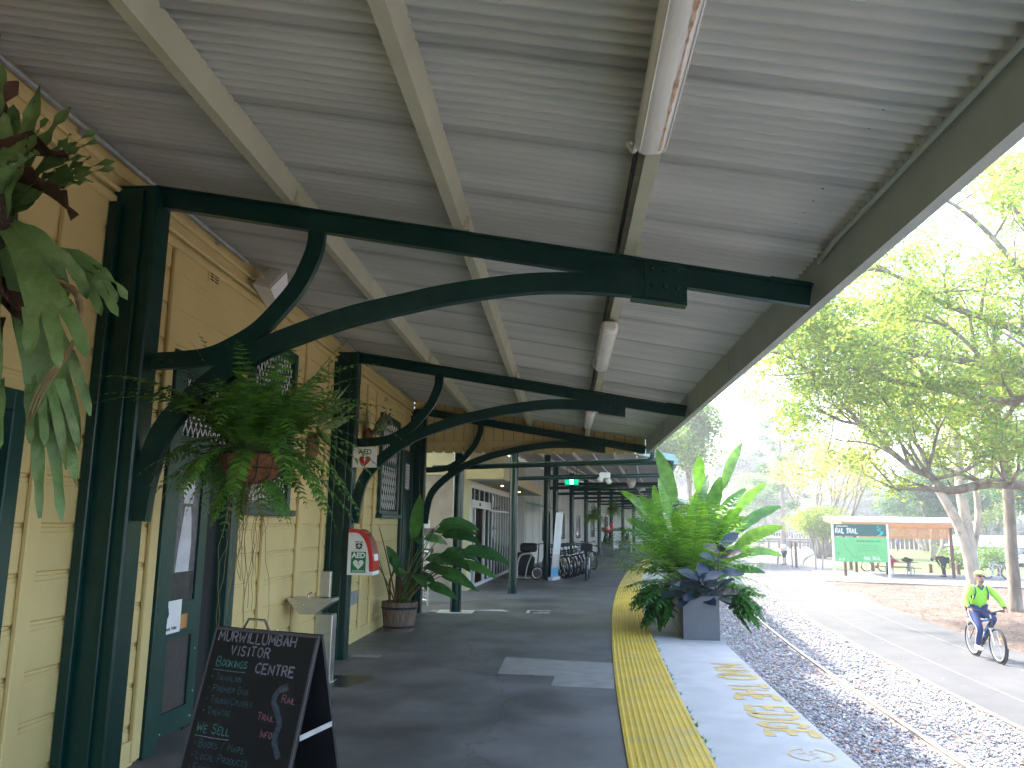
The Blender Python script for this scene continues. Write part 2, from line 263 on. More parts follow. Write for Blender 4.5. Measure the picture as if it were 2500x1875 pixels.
# ------------------------------------------------------------------ mesh helpers
def V(*a): return Vector(a)
class MB:
    def __init__(s): s.v = []; s.f = []; s.mi = []; s.T = None
    def add(s, vs, fs, m=0):
        o = len(s.v)
        if s.T is not None: vs = [s.T @ Vector(p) for p in vs]
        s.v.extend([tuple(p) for p in vs]); s.f.extend([tuple(o+i for i in f) for f in fs]); s.mi.extend([m]*len(fs))
    def box(s, x0, x1, y0, y1, z0, z1, m=0):
        s.add([(x0,y0,z0),(x1,y0,z0),(x1,y1,z0),(x0,y1,z0),(x0,y0,z1),(x1,y0,z1),(x1,y1,z1),(x0,y1,z1)],
              [(0,3,2,1),(4,5,6,7),(0,1,5,4),(1,2,6,5),(2,3,7,6),(3,0,4,7)], m)
    def bbox(s, x0, x1, y0, y1, z0, z1, b=.006, m=0):
        """box with chamfered edges"""
        b = min(b, .45*min(x1-x0, y1-y0, z1-z0)); vs = []; ix = {}
        for i, sx in enumerate((-1, 1)):
            for j, sy in enumerate((-1, 1)):
                for k, sz in enumerate((-1, 1)):
                    cx, cy, cz = (x0, x1)[i], (y0, y1)[j], (z0, z1)[k]
                    for a in range(3):
                        p = [cx-sx*b, cy-sy*b, cz-sz*b]; p[a] = (cx, cy, cz)[a]; ix[(i,j,k,a)] = len(vs); vs.append(tuple(p))
        fs = []
        for a in range(3):
            for e in (0, 1):
                o = [q for q in range(3) if q != a]; lp = []
                for (u, w_) in ((0,0),(1,0),(1,1),(0,1)):
                    t = [0,0,0]; t[a] = e; t[o[0]] = u; t[o[1]] = w_; lp.append(ix[(t[0],t[1],t[2],a)])
                fs.append(tuple(lp))
        for a in range(3):   # edges along axis a
            o = [q for q in range(3) if q != a]
            for u in (0,1):
                for w_ in (0,1):
                    t0 = [0,0,0]; t0[o[0]] = u; t0[o[1]] = w_; t1 = list(t0); t1[a] = 1
                    fs.append((ix[(*t0,o[0])], ix[(*t1,o[0])], ix[(*t1,o[1])], ix[(*t0,o[1])]))
        for i in (0,1):
            for j in (0,1):
                for k in (0,1): fs.append((ix[(i,j,k,0)], ix[(i,j,k,1)], ix[(i,j,k,2)]))
        s.add(vs, fs, m)
    def obox(s, c, ax, ay, az, m=0):
        c = Vector(c); ax = Vector(ax); ay = Vector(ay); az = Vector(az)
        s.add([c+sx*ax+sy*ay+sz*az for sz in (-1,1) for sy in (-1,1) for sx in (-1,1)],
              [(0,2,3,1),(4,5,7,6),(0,1,5,4),(1,3,7,5),(3,2,6,7),(2,0,4,6)], m)
    def bar(s, a, b, w, h, m=0, up=(0,0,1)):
        a = Vector(a); b = Vector(b); d = (b-a); u = Vector(up); sd = d.cross(u)
        if sd.length < 1e-6: sd = d.cross(Vector((1,0,0)))
        sd.normalize(); un = sd.cross(d).normalized()
        s.obox((a+b)/2, d/2, sd*w/2, un*h/2, m)
    def prism(s, pts, off, m=0):
        n = len(pts); off = Vector(off); a = [Vector(p) for p in pts]; b = [p+off for p in a]
        s.add(a+b, [tuple(range(n))[::-1], tuple(range(n, 2*n))] + [(i, (i+1)%n, n+(i+1)%n, n+i) for i in range(n)], m)
    def tube(s, pts, r, n=8, m=0, cap=True, flat=1.):
        P = [Vector(p) for p in pts]; k = len(P); rs = r if isinstance(r, (list, tuple)) else [r]*k
        T = []
        for i in range(k):
            d = P[min(i+1,k-1)] - P[max(i-1,0)]
            T.append(d.normalized() if d.length > 1e-9 else Vector((0,0,1)))
        u = T[0].orthogonal().normalized(); vs = []
        for i in range(k):
            u = u - T[i]*u.dot(T[i]); u = u.normalized() if u.length > 1e-6 else T[i].orthogonal().normalized()
            w_ = T[i].cross(u)
            for j in range(n):
                a = 2*math.pi*j/n; vs.append(P[i] + rs[i]*(math.cos(a)*u + math.sin(a)*w_*flat))
        fs = [(i*n+j, i*n+(j+1)%n, (i+1)*n+(j+1)%n, (i+1)*n+j) for i in range(k-1) for j in range(n)]
        if cap: fs += [tuple(range(n))[::-1], tuple(range((k-1)*n, k*n))]
        s.add(vs, fs, m)
    def sweep(s, pts, ups, w, h, m=0):
        """rectangular section (w along binormal, h along up) swept along pts; ups = normal at each point"""
        vs = []; k = len(pts)
        for i in range(k):
            p = Vector(pts[i]); d = (Vector(pts[min(i+1,k-1)]) - Vector(pts[max(i-1,0)])).normalized(); u = Vector(ups[i]); u = (u - d*u.dot(d)).normalized(); sd = d.cross(u)
            for a, b in ((-1,-1),(1,-1),(1,1),(-1,1)): vs.append(p + sd*a*w/2 + u*b*h/2)
        fs = [(i*4+j, i*4+(j+1)%4, (i+1)*4+(j+1)%4, (i+1)*4+j) for i in range(k-1) for j in range(4)] + [(3,2,1,0), tuple((k-1)*4+j for j in range(4))]
        s.add(vs, fs, m)
    def lathe(s, prof, c, n=20, m=0, ax=None, cap=True):
        q = Vector((0,0,1)).rotation_difference(Vector(ax)) if ax is not None else None
        vs = []; c = Vector(c)
        for r, z in prof:
            for j in range(n):
                a = 2*math.pi*j/n; p = Vector((r*math.cos(a), r*math.sin(a), z)); vs.append(c + (q @ p if q else p))
        k = len(prof); fs = [(i*n+j, i*n+(j+1)%n, (i+1)*n+(j+1)%n, (i+1)*n+j) for i in range(k-1) for j in range(n)]
        if cap: fs += [tuple(range(n))[::-1], tuple(range((k-1)*n, k*n))]
        s.add(vs, fs, m)
    def torus(s, c, ax, Rr, r, n=28, k=6, m=0, a0=0, a1=2*math.pi):
        ax = Vector(ax).normalized(); u = ax.orthogonal().normalized(); w_ = ax.cross(u); full = abs(a1-a0-2*math.pi) < 1e-6
        pts = [Vector(c) + Rr*(math.cos(a0+(a1-a0)*i/n)*u + math.sin(a0+(a1-a0)*i/n)*w_) for i in range(n+(0 if full else 1))]
        if not full: s.tube(pts, r, k, m); return
        vs = []
        for i, p in enumerate(pts):
            rad = (p-Vector(c)).normalized()
            for j in range(k):
                b = 2*math.pi*j/k; vs.append(p + r*(math.cos(b)*rad + math.sin(b)*ax))
        s.add(vs, [(i*k+j, ((i+1)%n)*k+j, ((i+1)%n)*k+(j+1)%k, i*k+(j+1)%k) for i in range(n) for j in range(k)], m)
    def ball(s, c, r, m=0, n=12, k=8):
        rr = r if isinstance(r, (tuple, list)) else (r, r, r); c = Vector(c)
        vs = [c+Vector((0,0,-rr[2]))]; 
        for i in range(1, k):
            t = -math.pi/2+math.pi*i/k
            for j in range(n):
                a = 2*math.pi*j/n; vs.append(c+Vector((rr[0]*math.cos(t)*math.cos(a), rr[1]*math.cos(t)*math.sin(a), rr[2]*math.sin(t))))
        vs.append(c+Vector((0,0,rr[2]))); e = len(vs)-1
        fs = [(0, 1+(j+1)%n, 1+j) for j in range(n)] + [(1+i*n+j, 1+i*n+(j+1)%n, 1+(i+1)*n+(j+1)%n, 1+(i+1)*n+j) for i in range(k-2) for j in range(n)] + [(e, 1+(k-2)*n+j, 1+(k-2)*n+(j+1)%n) for j in range(n)]
        s.add(vs, fs, m)
    def poly(s, pts, m=0): s.add(pts, [tuple(range(len(pts)))], m)
    def build(s, name, mats, parent=None, smooth=False):
        me = bpy.data.meshes.new(name); vs = s.v
        if parent is not None:
            iv = WM(parent).inverted(); vs = [iv @ Vector(p) for p in vs] if parent.get('_w', 1) else vs
        me.from_pydata([tuple(p) for p in vs], [], s.f)
        if not isinstance(mats, (list, tuple)): mats = [mats]
        for q in mats: me.materials.append(M[q] if isinstance(q, str) else q)
        if len(mats) > 1: me.polygons.foreach_set("material_index", s.mi)
        if smooth: me.polygons.foreach_set("use_smooth", [True]*len(me.polygons))
        if smooth == 'auto':
            me.polygons.foreach_set("use_smooth", [True]*len(me.polygons)); me.set_sharp_from_angle(angle=R(38))
        me.update()
        o = bpy.data.objects.new(name, me); COL.objects.link(o)
        if parent is not None: o.parent = parent
        return o
_wm = {}
def WM(o):
    m = Matrix.Identity(4)
    while o is not None: m = o.matrix_basis @ m; o = o.parent
    return m
def tag(o, label, cat, group=None, kind=None):
    if label: o['label'] = label
    if cat: o['category'] = cat
    if group: o['group'] = group
    if kind: o['kind'] = kind
    return o
def struct(o, kind='structure'): o['kind'] = kind; return o
def thing(name, label, cat, loc=(0,0,0), rz=0., group=None):
    o = bpy.data.objects.new(name, None); COL.objects.link(o); o.empty_display_size = .1
    o.location = loc; o.rotation_euler = (0, 0, rz); return tag(o, label, cat, group)
def dup(o, loc=None, rz=None, label=None, group=None, parent=None, scale=None):
    c = o.copy(); COL.objects.link(c)
    if parent is not None: c.parent = parent
    for ch in list(o.children): dup(ch, parent=c)
    if loc is not None: c.location = loc
    if rz is not None: c.rotation_euler = (0, 0, rz)
    if scale is not None: c.scale = (scale,)*3
    if label: c['label'] = label
    if group: c['group'] = group
    return c
def np_mesh(name, verts, faces_n, mat, parent=None, k=4, smooth=False):
    """verts (N,3) float array; faces_n (F,k) int array"""
    me = bpy.data.meshes.new(name); n = len(verts); F = len(faces_n)
    me.vertices.add(n); me.vertices.foreach_set("co", np.ascontiguousarray(verts, dtype=np.float32).ravel())
    me.loops.add(F*k); me.loops.foreach_set("vertex_index", np.ascontiguousarray(faces_n, dtype=np.int32).ravel())
    me.polygons.add(F); me.polygons.foreach_set("loop_start", np.arange(0, F*k, k, dtype=np.int32)); me.polygons.foreach_set("loop_total", np.full(F, k, dtype=np.int32))
    if smooth: me.polygons.foreach_set("use_smooth", np.ones(F, dtype=bool))
    for q in (mat if isinstance(mat, (list, tuple)) else [mat]): me.materials.append(M[q])
    me.update(calc_edges=True); me.validate()
    o = bpy.data.objects.new(name, me); COL.objects.link(o)
    if parent is not None: o.parent = parent
    return o
NR = np.random.default_rng(5)
def leaf_quads(cent, L, W, up=.3, rng=NR, bias=None):
    """folded rhombic leaves (4 verts, 2 tris sharing the midrib) at centres (N,3)"""
    n = len(cent); d = rng.normal(size=(n,3)); d[:,2] *= .6
    if bias is not None: d += bias
    d /= np.linalg.norm(d, axis=1)[:,None]
    nn = rng.normal(size=(n,3)); nn[:,2] += 1.2*up*3; s_ = np.cross(d, nn); s_ /= np.linalg.norm(s_, axis=1)[:,None]+1e-9
    l = L*(.6+.8*rng.random(n))[:,None]; w_ = W*(.6+.8*rng.random(n))[:,None]
    a = cent - d*l*.5; b = cent + d*l*.5; m_ = cent + np.cross(s_, d)*w_*.35
    v = np.stack([a, m_ + s_*w_*.5 - d*l*.05, b, m_ - s_*w_*.5 - d*l*.05], 1).reshape(-1,3)
    f = np.arange(n*4).reshape(n,4)
    return v, f
def cx(Y): return Y*Y/460.
def cp(s, Y, z): return (s+cx(Y), Y, z)          # the railway's curve: s metres right of the platform axis
def cdir(Y): d = Vector((2*Y/460., 1, 0)); return d.normalized()
def cn(Y): d = cdir(Y); return Vector((d.y, -d.x, 0))
def strip(mb, s0, s1, Y0, Y1, z, step=1.0, m=0, th=0):
    n = max(1, int(math.ceil((Y1-Y0)/step))); ys = [Y0+(Y1-Y0)*i/n for i in range(n+1)]
    s0f = s0 if callable(s0) else (lambda Y: s0); s1f = s1 if callable(s1) else (lambda Y: s1)
    vs = []
    for y in ys: vs += [cp(s0f(y), y, z), cp(s1f(y), y, z)]
    fs = [(2*i, 2*i+1, 2*i+3, 2*i+2) for i in range(n)]
    if th:
        k = len(vs); vs += [(p[0], p[1], p[2]-th) for p in vs]
        fs += [(2*i+1, k+2*i+1, k+2*i+3, 2*i+3) for i in range(n)] + [(2*i, 2*i+2, k+2*i+2, k+2*i) for i in range(n)] + [(0, k, k+1, 1), (2*n, 2*n+1, k+2*n+1, k+2*n)]
    mb.add(vs, fs, m)
def crom(pts, n=8):
    P = [Vector(p) for p in pts]; out = []
    for i in range(len(P)-1):
        a = P[max(i-1,0)]; b = P[i]; c = P[i+1]; d = P[min(i+2,len(P)-1)]
        for k in range(n):
            t = k/n; out.append(.5*((2*b)+(c-a)*t+(2*a-5*b+4*c-d)*t*t+(3*b-a-3*c+d)*t**3))
    out.append(P[-1]); return out
# ---- lettering
FONT = {'A':[[(0,0),(2,6),(4,0)],[(.8,2.2),(3.2,2.2)]],'B':[[(0,0),(0,6),(2.6,6),(3.4,5),(2.6,3.2),(0,3.2)],[(2.6,3.2),(4,1.8),(2.8,0),(0,0)]],'C':[[(4,5),(2.4,6),(.7,5.2),(0,3),(.7,.8),(2.4,0),(4,1)]],
'D':[[(0,0),(0,6),(2.2,6),(3.8,4.6),(3.8,1.6),(2.2,0),(0,0)]],'E':[[(4,6),(0,6),(0,0),(4,0)],[(0,3.1),(3,3.1)]],'F':[[(4,6),(0,6),(0,0)],[(0,3.1),(3,3.1)]],'G':[[(4,5),(2.4,6),(.7,5.2),(0,3),(.7,.8),(2.4,0),(4,.9),(4,2.8),(2.4,2.8)]],
'H':[[(0,0),(0,6)],[(4,0),(4,6)],[(0,3),(4,3)]],'I':[[(1,0),(1,6)]],'K':[[(0,0),(0,6)],[(3.8,6),(0,2.8)],[(1.2,3.8),(4,0)]],'L':[[(0,6),(0,0),(3.6,0)]],'M':[[(0,0),(.6,6),(2.4,1.8),(4.2,6),(4.8,0)]],
'N':[[(0,0),(0,6),(4,0),(4,6)]],'O':[[(2,6),(.5,5),(0,3),(.5,1),(2,0),(3.5,1),(4,3),(3.5,5),(2,6)]],'P':[[(0,0),(0,6),(2.8,6),(3.8,4.6),(2.8,3),(0,3)]],'R':[[(0,0),(0,6),(2.8,6),(3.8,4.7),(2.8,3.2),(0,3.2)],[(1.8,3.2),(4,0)]],
'S':[[(3.8,5.2),(2.2,6),(.5,5.2),(.5,3.8),(3.4,2.4),(3.6,.9),(2,0),(0,.9)]],'T':[[(0,6),(4,6)],[(2,6),(2,0)]],'U':[[(0,6),(0,1.4),(1.2,0),(2.8,0),(4,1.4),(4,6)]],'V':[[(0,6),(2,0),(4,6)]],'W':[[(0,6),(1.2,0),(2.6,4.2),(4,0),(5.2,6)]],
'Y':[[(0,6),(2,3),(4,6)],[(2,3),(2,0)]],'/':[[(0,-.6),(2.6,6.4)]],'*':[[(.4,1.4),(2.8,4.2)],[(2.8,1.4),(.4,4.2)],[(1.6,1),(1.6,4.6)]]}
def flat_stroke(mb, pts, w, X, Y, O, nrm, m=0, off=.002):
    P = [Vector(p) for p in pts]; k = len(P); vs = []
    for i in range(k):
        d = P[min(i+1,k-1)]-P[max(i-1,0)]; d = d.normalized() if d.length > 1e-9 else Vector((1,0)); n_ = Vector((-d.y, d.x)); ww = w/2*(1+.25*rnd.uniform(-1,1))
        for sg in (1,-1): q = P[i]+n_*ww*sg; vs.append(O + X*q.x + Y*q.y + nrm*off)
    mb.add(vs, [(2*i, 2*i+1, 2*i+3, 2*i+2) for i in range(k-1)], m)
def strokes(mb, text, size, x0, y0, X, Y, O, w, m=0, jit=.02, sp=1.3, small=.72, off=.002):
    """hand lettering: capitals at `size`, lower-case typed letters as small capitals"""
    nrm = X.cross(Y).normalized(); x = x0
    for ch in text:
        if ch == ' ': x += size*.55; continue
        sz = size*(small if ch.islower() else 1.); g = FONT.get(ch.upper())
        if not g: continue
        sc = sz/6; wd = max(p[0] for st in g for p in st); jy = rnd.uniform(-1,1)*size*jit*2
        for st in g:
            pts = []
            for (a, b), (c, d) in zip(st[:-1], st[1:]):
                pts += [(a,b), ((a+c)/2+rnd.uniform(-.1,.1), (b+d)/2+rnd.uniform(-.1,.1))]
            pts.append(st[-1])
            flat_stroke(mb, [(x+p[0]*sc+rnd.uniform(-1,1)*size*jit, y0+jy+p[1]*sc+rnd.uniform(-1,1)*size*jit) for p in pts], w, X, Y, O, nrm, m, off+rnd.uniform(0,.0006))
        x += (wd + sp)*sc
    return x
def text(mb, s, size, O, X, Y, m=0, align='LEFT', off=.002, sx=1., bold=0.):
    cu = bpy.data.curves.new("t", 'FONT'); cu.body = s; cu.size = size; cu.align_x = align; cu.offset = bold; cu.resolution_u = 3
    ob = bpy.data.objects.new("t", cu); me = bpy.data.meshes.new_from_object(ob)
    n = X.cross(Y).normalized(); mb.add([O + X*v.co.x*sx + Y*v.co.y + n*off for v in me.vertices], [tuple(p.vertices) for p in me.polygons], m)
    bpy.data.objects.remove(ob); bpy.data.curves.remove(cu); bpy.data.meshes.remove(me)
# ---- plant helpers
def blade(mb, base, d, L, W, droop=.5, up=(0,0,1), seg=6, fold=.25, shape=None, m=0, wave=0., twist=0., petiole=0., pr=.008, pm_=1, ragged=0):
    """one broad leaf: an arching midrib with two halves folded a little along it"""
    d = Vector(d).normalized(); p = Vector(base); up = Vector(up); pts = [p.copy()]
    if petiole:
        q = [p.copy()]
        for i in range(4): p = p + d*petiole/4; d = (d + Vector((0,0,-.04*droop))).normalized(); q.append(p.copy())
        mb.tube(q, [pr, pr, pr*.85, pr*.75, pr*.6], 5, pm_); pts = [p.copy()]
    ds = [d.copy()]
    for i in range(seg):
        d = (d + Vector((0,0,-droop/seg))).normalized(); p = p + d*L/seg; pts.append(p.copy()); ds.append(d.copy())
    shape = shape or (lambda t: math.sin(math.pi*min(1, t**.75))**.8)
    vs = []
    for i in range(seg+1):
        t = i/seg; s_ = ds[i].cross(up)
        if s_.length < .05: s_ = ds[i].cross(Vector((1,.3,0)))
        s_.normalize(); n_ = s_.cross(ds[i]).normalized()
        if twist: qn = Quaternion(ds[i], twist*t); s_ = qn @ s_; n_ = qn @ n_
        ww = max(.002, W*.5*shape(t)); wv = wave*math.sin(i*2.3+W*40)
        f0 = 1-ragged*rnd.random(); f1 = 1-ragged*rnd.random()
        vs += [pts[i]+s_*ww*f0+n_*(ww*fold+wv), pts[i], pts[i]-s_*ww*f1+n_*(ww*fold-wv)]
    fs = []
    for i in range(seg): a = 3*i; fs += [(a, a+1, a+4, a+3), (a+1, a+2, a+5, a+4)]
    mb.add(vs, fs, m); return pts[-1]
def frond(mb, base, d, L, pw, n=16, droop=1.2, up=(0,0,1), m=0, m2=1, pin_w=.26, start=.08, r=.003, curl=.3, updir=None):
    """a feather frond: rachis with paired leaflets"""
    d = Vector(d).normalized(); p = Vector(base); up = Vector(up); P = [p.copy()]; D = [d.copy()]
    for i in range(n):
        d = (d + Vector((0,0,-droop/n))).normalized(); p = p + d*L/n; P.append(p.copy()); D.append(d.copy())
    mb.tube(P, [r*(1-.75*i/n) for i in range(n+1)], 4, m2, cap=False)
    for i in range(n+1):
        t = i/n
        if t < start: continue
        pl = pw*(math.sin(math.pi*(.12+.86*t))**.7); s_ = D[i].cross(up)
        if s_.length < .05: s_ = D[i].orthogonal()
        s_.normalize(); n_ = s_.cross(D[i]).normalized()
        for sg in (1,-1):
            ld = (s_*sg*.92 + D[i]*.42 + n_*rnd.uniform(-.05,.25) + Vector((0,0,-curl*rnd.random()))).normalized(); wd = ld.cross(n_).normalized()*pl*pin_w*.5
            a = P[i]; b = a + ld*pl*.45; c = a + ld*pl + Vector((0,0,-pl*curl*.4))
            mb.add([a+wd*.5, b+wd, c, b-wd, a-wd*.5], [(0,1,2,3,4)], m)
    return P[-1]
def lobed(mb, base, d, L, nl=7, m=0, m2=1, pet=.5, droop=.5):
    """a deeply split philodendron leaf on a long stalk"""
    d = Vector(d).normalized(); p = Vector(base); q = [p.copy()]
    for i in range(5): d = (d+Vector((0,0,-droop*.12))).normalized(); p = p+d*pet/5; q.append(p.copy())
    mb.tube(q, .009, 5, m2); n = 6; dd = (d+Vector((0,0,-.5))).normalized(); s_ = dd.cross(Vector((0,0,1)))
    s_ = s_.normalized() if s_.length > .05 else Vector((1,0,0))
    for i in range(n):
        t = i/(n-1); a = p + dd*L*t*.85; l = L*.55*(1-.55*t)*(.7+.3*math.sin(math.pi*t))
        for sg in (1,-1):
            ld = (s_*sg*(1-.35*t) + dd*(-.25+.9*t)).normalized()
            blade(mb, a, ld, l, l*.34, droop=.5, seg=3, fold=.1, m=m)
            blade(mb, a+ld*l*.45, (ld+dd*.5).normalized(), l*.5, l*.2, droop=.5, seg=2, fold=.1, m=m)
    blade(mb, p, dd, L*1.02, L*.3, droop=.3, seg=5, fold=.12, m=m)
# ---- trees
def grow(mb, tips, p, d, r, L, lev, spread=.7, up=.12, k=5, kids=(2,3), shrink=.66):
    P = [Vector(p)]; rs = [r]; d = Vector(d).normalized(); n = 4
    for i in range(n):
        d = (d + Vector((rnd.uniform(-1,1), rnd.uniform(-1,1), rnd.uniform(-1,1)+up*2))*.13).normalized()
        P.append(P[-1]+d*L/n); rs.append(r*(1-.32*(i+1)/n))
    mb.tube(P, rs, max(4, k), 0)
    if lev <= 0:
        tips.append((P[-1], d, L)); tips.append((P[2], d, L)); return
    if lev <= 1: tips.append((P[-1], d, L))
    for c in range(rnd.randint(*kids)):
        ax = Vector((rnd.uniform(-1,1), rnd.uniform(-1,1), rnd.uniform(-.5,1))); nd = (d + ax.normalized()*spread + Vector((0,0,up))).normalized()
        grow(mb, tips, P[-1] if c < 2 else P[rnd.randint(1,3)], nd, rs[-1]*(.85 if c == 0 else .62), L*shrink*rnd.uniform(.8,1.2), lev-1, spread, up, k-1, kids, shrink)
def crown_from(tips, name, mat, parent, per=60, rad=.6, L=.14, W=.06, flat=.6, rng=NR, loc=None):
    C_ = []
    for p, d, l in tips:
        n = max(4, int(per*rng.uniform(.4,1.5))); g = rng.normal(size=(n,3))*rad*np.array([1,1,flat])*rng.uniform(.6,1.2)
        C_.append(np.array(p)[None,:]+g)
    C_ = np.concatenate(C_); v, f = leaf_quads(C_, L, W)
    return np_mesh(name, v-np.array(WM(parent).translation)[None,:], f, mat, parent)
# ------------------------------------------------------------------ setting: ground, platform, track bed, path
ZT = -1.05
g = MB(); g.add([(-400,-60,-1.13),(400,-60,-1.13),(400,700,-1.13),(-400,700,-1.13)], [(0,1,2,3)]); struct(g.build("ground", 'earth'))
g = MB()
ys = [-4+i for i in range(85)]
strip(g, lambda Y: -9-cx(Y), .355, -4, 80, 0, 1, th=1.1); struct(g.build("platform", 'asphalt'))
g = MB(); strip(g, .955, 1.945, -4, 80, .002, 1, th=1.12)
struct(g.build("platform_edge_paving", 'concrete'))
g = MB(); strip(g, .355, .955, -4, 80, -.004, 1, th=.4); struct(g.build("platform_bedding", 'concrete'))
# tactile strip: a thin yellow mat with bars and studs
g = MB(); strip(g, .357, .953, -3, 79, .012, .6, th=.012)
def stud(mb, c, r, h, n=6):
    vs = [(c[0]+r*math.cos(2*math.pi*j/n), c[1]+r*math.sin(2*math.pi*j/n), c[2]) for j in range(n)] + [(c[0]+r*.62*math.cos(2*math.pi*j/n), c[1]+r*.62*math.sin(2*math.pi*j/n), c[2]+h) for j in range(n)]
    mb.add(vs, [(j,(j+1)%n,n+(j+1)%n,n+j) for j in range(n)]+[tuple(range(n,2*n))])
for i in range(12):
    s_ = .357+.596*(i+.5)/12
    y = 3.0
    while y < 22: stud(g, cp(s_, y, .012), .0155, .006, 6); y += .05
    for (a, b) in ((22, 79),):
        n = 80; vs = []
        for q in range(n+1):
            Y = a+(b-a)*q/n
            for ds, dz in ((-.0145,.012),(-.008,.0175),(.008,.0175),(.0145,.012)): vs.append(cp(s_+ds, Y, dz))
        g.add(vs, [(4*q+j, 4*q+j+1, 4*q+5+j, 4*q+4+j) for q in range(n) for j in range(3)])
tag(g.build("tactile_paving", 'yellow'), "yellow studded tactile strip curving along the platform edge", "tactile paving")
# weeds in the joint beside the tactile strip
g = MB()
for i in range(60):
    Y = 3.6+rnd.random()**1.3*9; s_ = .962+rnd.uniform(0,.018)
    for k in range(rnd.randint(3,7)):
        a = rnd.uniform(0,6.28); l = rnd.uniform(.012,.04); b = Vector(cp(s_, Y+rnd.uniform(-.03,.03), .004)); t = b+Vector((math.cos(a)*l, math.sin(a)*l, l*.8)); q = Vector((-math.sin(a), math.cos(a), 0))*.005
        g.add([b-q, b+q, t], [(0,1,2)])
struct(g.build("weeds", 'fern'), 'stuff')
# concrete repairs in the asphalt
g = MB(); z = .004
for pts in ([(-.725,10.22),(.585,9.97),(.493,8.44),(-.142,8.52),(-.11,9.06),(-.734,9.116)],):
    g.prism([(x,y,0.001) for x,y in pts][::-1], (0,0,z-.001))
for (x0,x1,y0,y1) in ((-2.6,-2.25,9.95,10.15),(-2.5,-1.7,14.9,15.5),(-2.9,-2.3,14.7,15.05)): g.box(x0,x1,y0,y1,.001,.005)
struct(g.build("concrete_repairs", 'patch'))
g = MB(); g.prism([(-6,15.6,.001),(-2.5,16.9,.001),(-.25,18.97,.001),(-.45,20.3,.001),(-2.4,19.9,.001),(-6,19.9,.001)], (0,0,.004)); struct(g.build("pale_skylit_paving", pm("pale_skylit_concrete", (.17,.17,.18), .7, var=.2, vs=2, bump=.1, bs=100)))  # soft sky light from the gap is put into this pale paving's colour
# worn white markings on the asphalt beyond the third post
g = MB()
g.prism([(-1.75,15.55,.002),(-1.05,15.4,.002),(-1.2,15.75,.002)], (0,0,.003)); g.box(-.72,-.66,15.2,15.75,.002,.005); g.box(-.66,-.28,15.68,15.75,.002,.005); g.box(-.5,-.28,15.38,15.44,.002,.005); g.box(-.6,-.3,15.2,15.26,.002,.005)
struct(g.build("path_markings", pm("worn_white", (.5,.5,.5), .8, var=.3, vs=20)))
# MIND THE EDGE stencilled on the concrete, read by someone facing the track
g = MB(); O = Vector(cp(1.505, 10.13, .002)); dY = (Vector(cp(1.505, 6.5, .002))-O).normalized(); dX = Vector((-dY.y, dY.x, 0))
if dX.x < 0: dX = -dX
tmp = MB(); xm = strokes(tmp, "MIND THE EDGE", .37, 0, 0, Vector((1,0,0)), Vector((0,1,0)), Vector((0,0,0)), .05, jit=0, sp=1.5)
strokes(g, "MIND THE EDGE", .355, 0, .01, dY*(3.6/xm), dX, O, .078, jit=0, sp=1.5, off=.003)
c = Vector(cp(1.69, 6.25, .0052))
for k in range(26):
    a0 = 2*math.pi*k/26; a1 = 2*math.pi*(k+1)/26
    if k in (5, 6, 18, 19): continue
    g.add([c+Vector((r*math.cos(a), r*math.sin(a), 0)) for a, r in ((a0,.15),(a1,.15),(a1,.165),(a0,.165))], [(0,1,2,3)])
flat_stroke(g, [(-.02,-.10),(.04,-.05),(-.03,.0),(.05,.04),(.0,.08),(.03,.11)], .012, dX, -dY, c, Vector((0,0,1)), off=0)
flat_stroke(g, [(-.09,.02),(-.03,.05),(-.05,.09)], .010, dX, -dY, c, Vector((0,0,1)), off=0)
struct(g.build("platform_stencil", 'yellowpaint'))
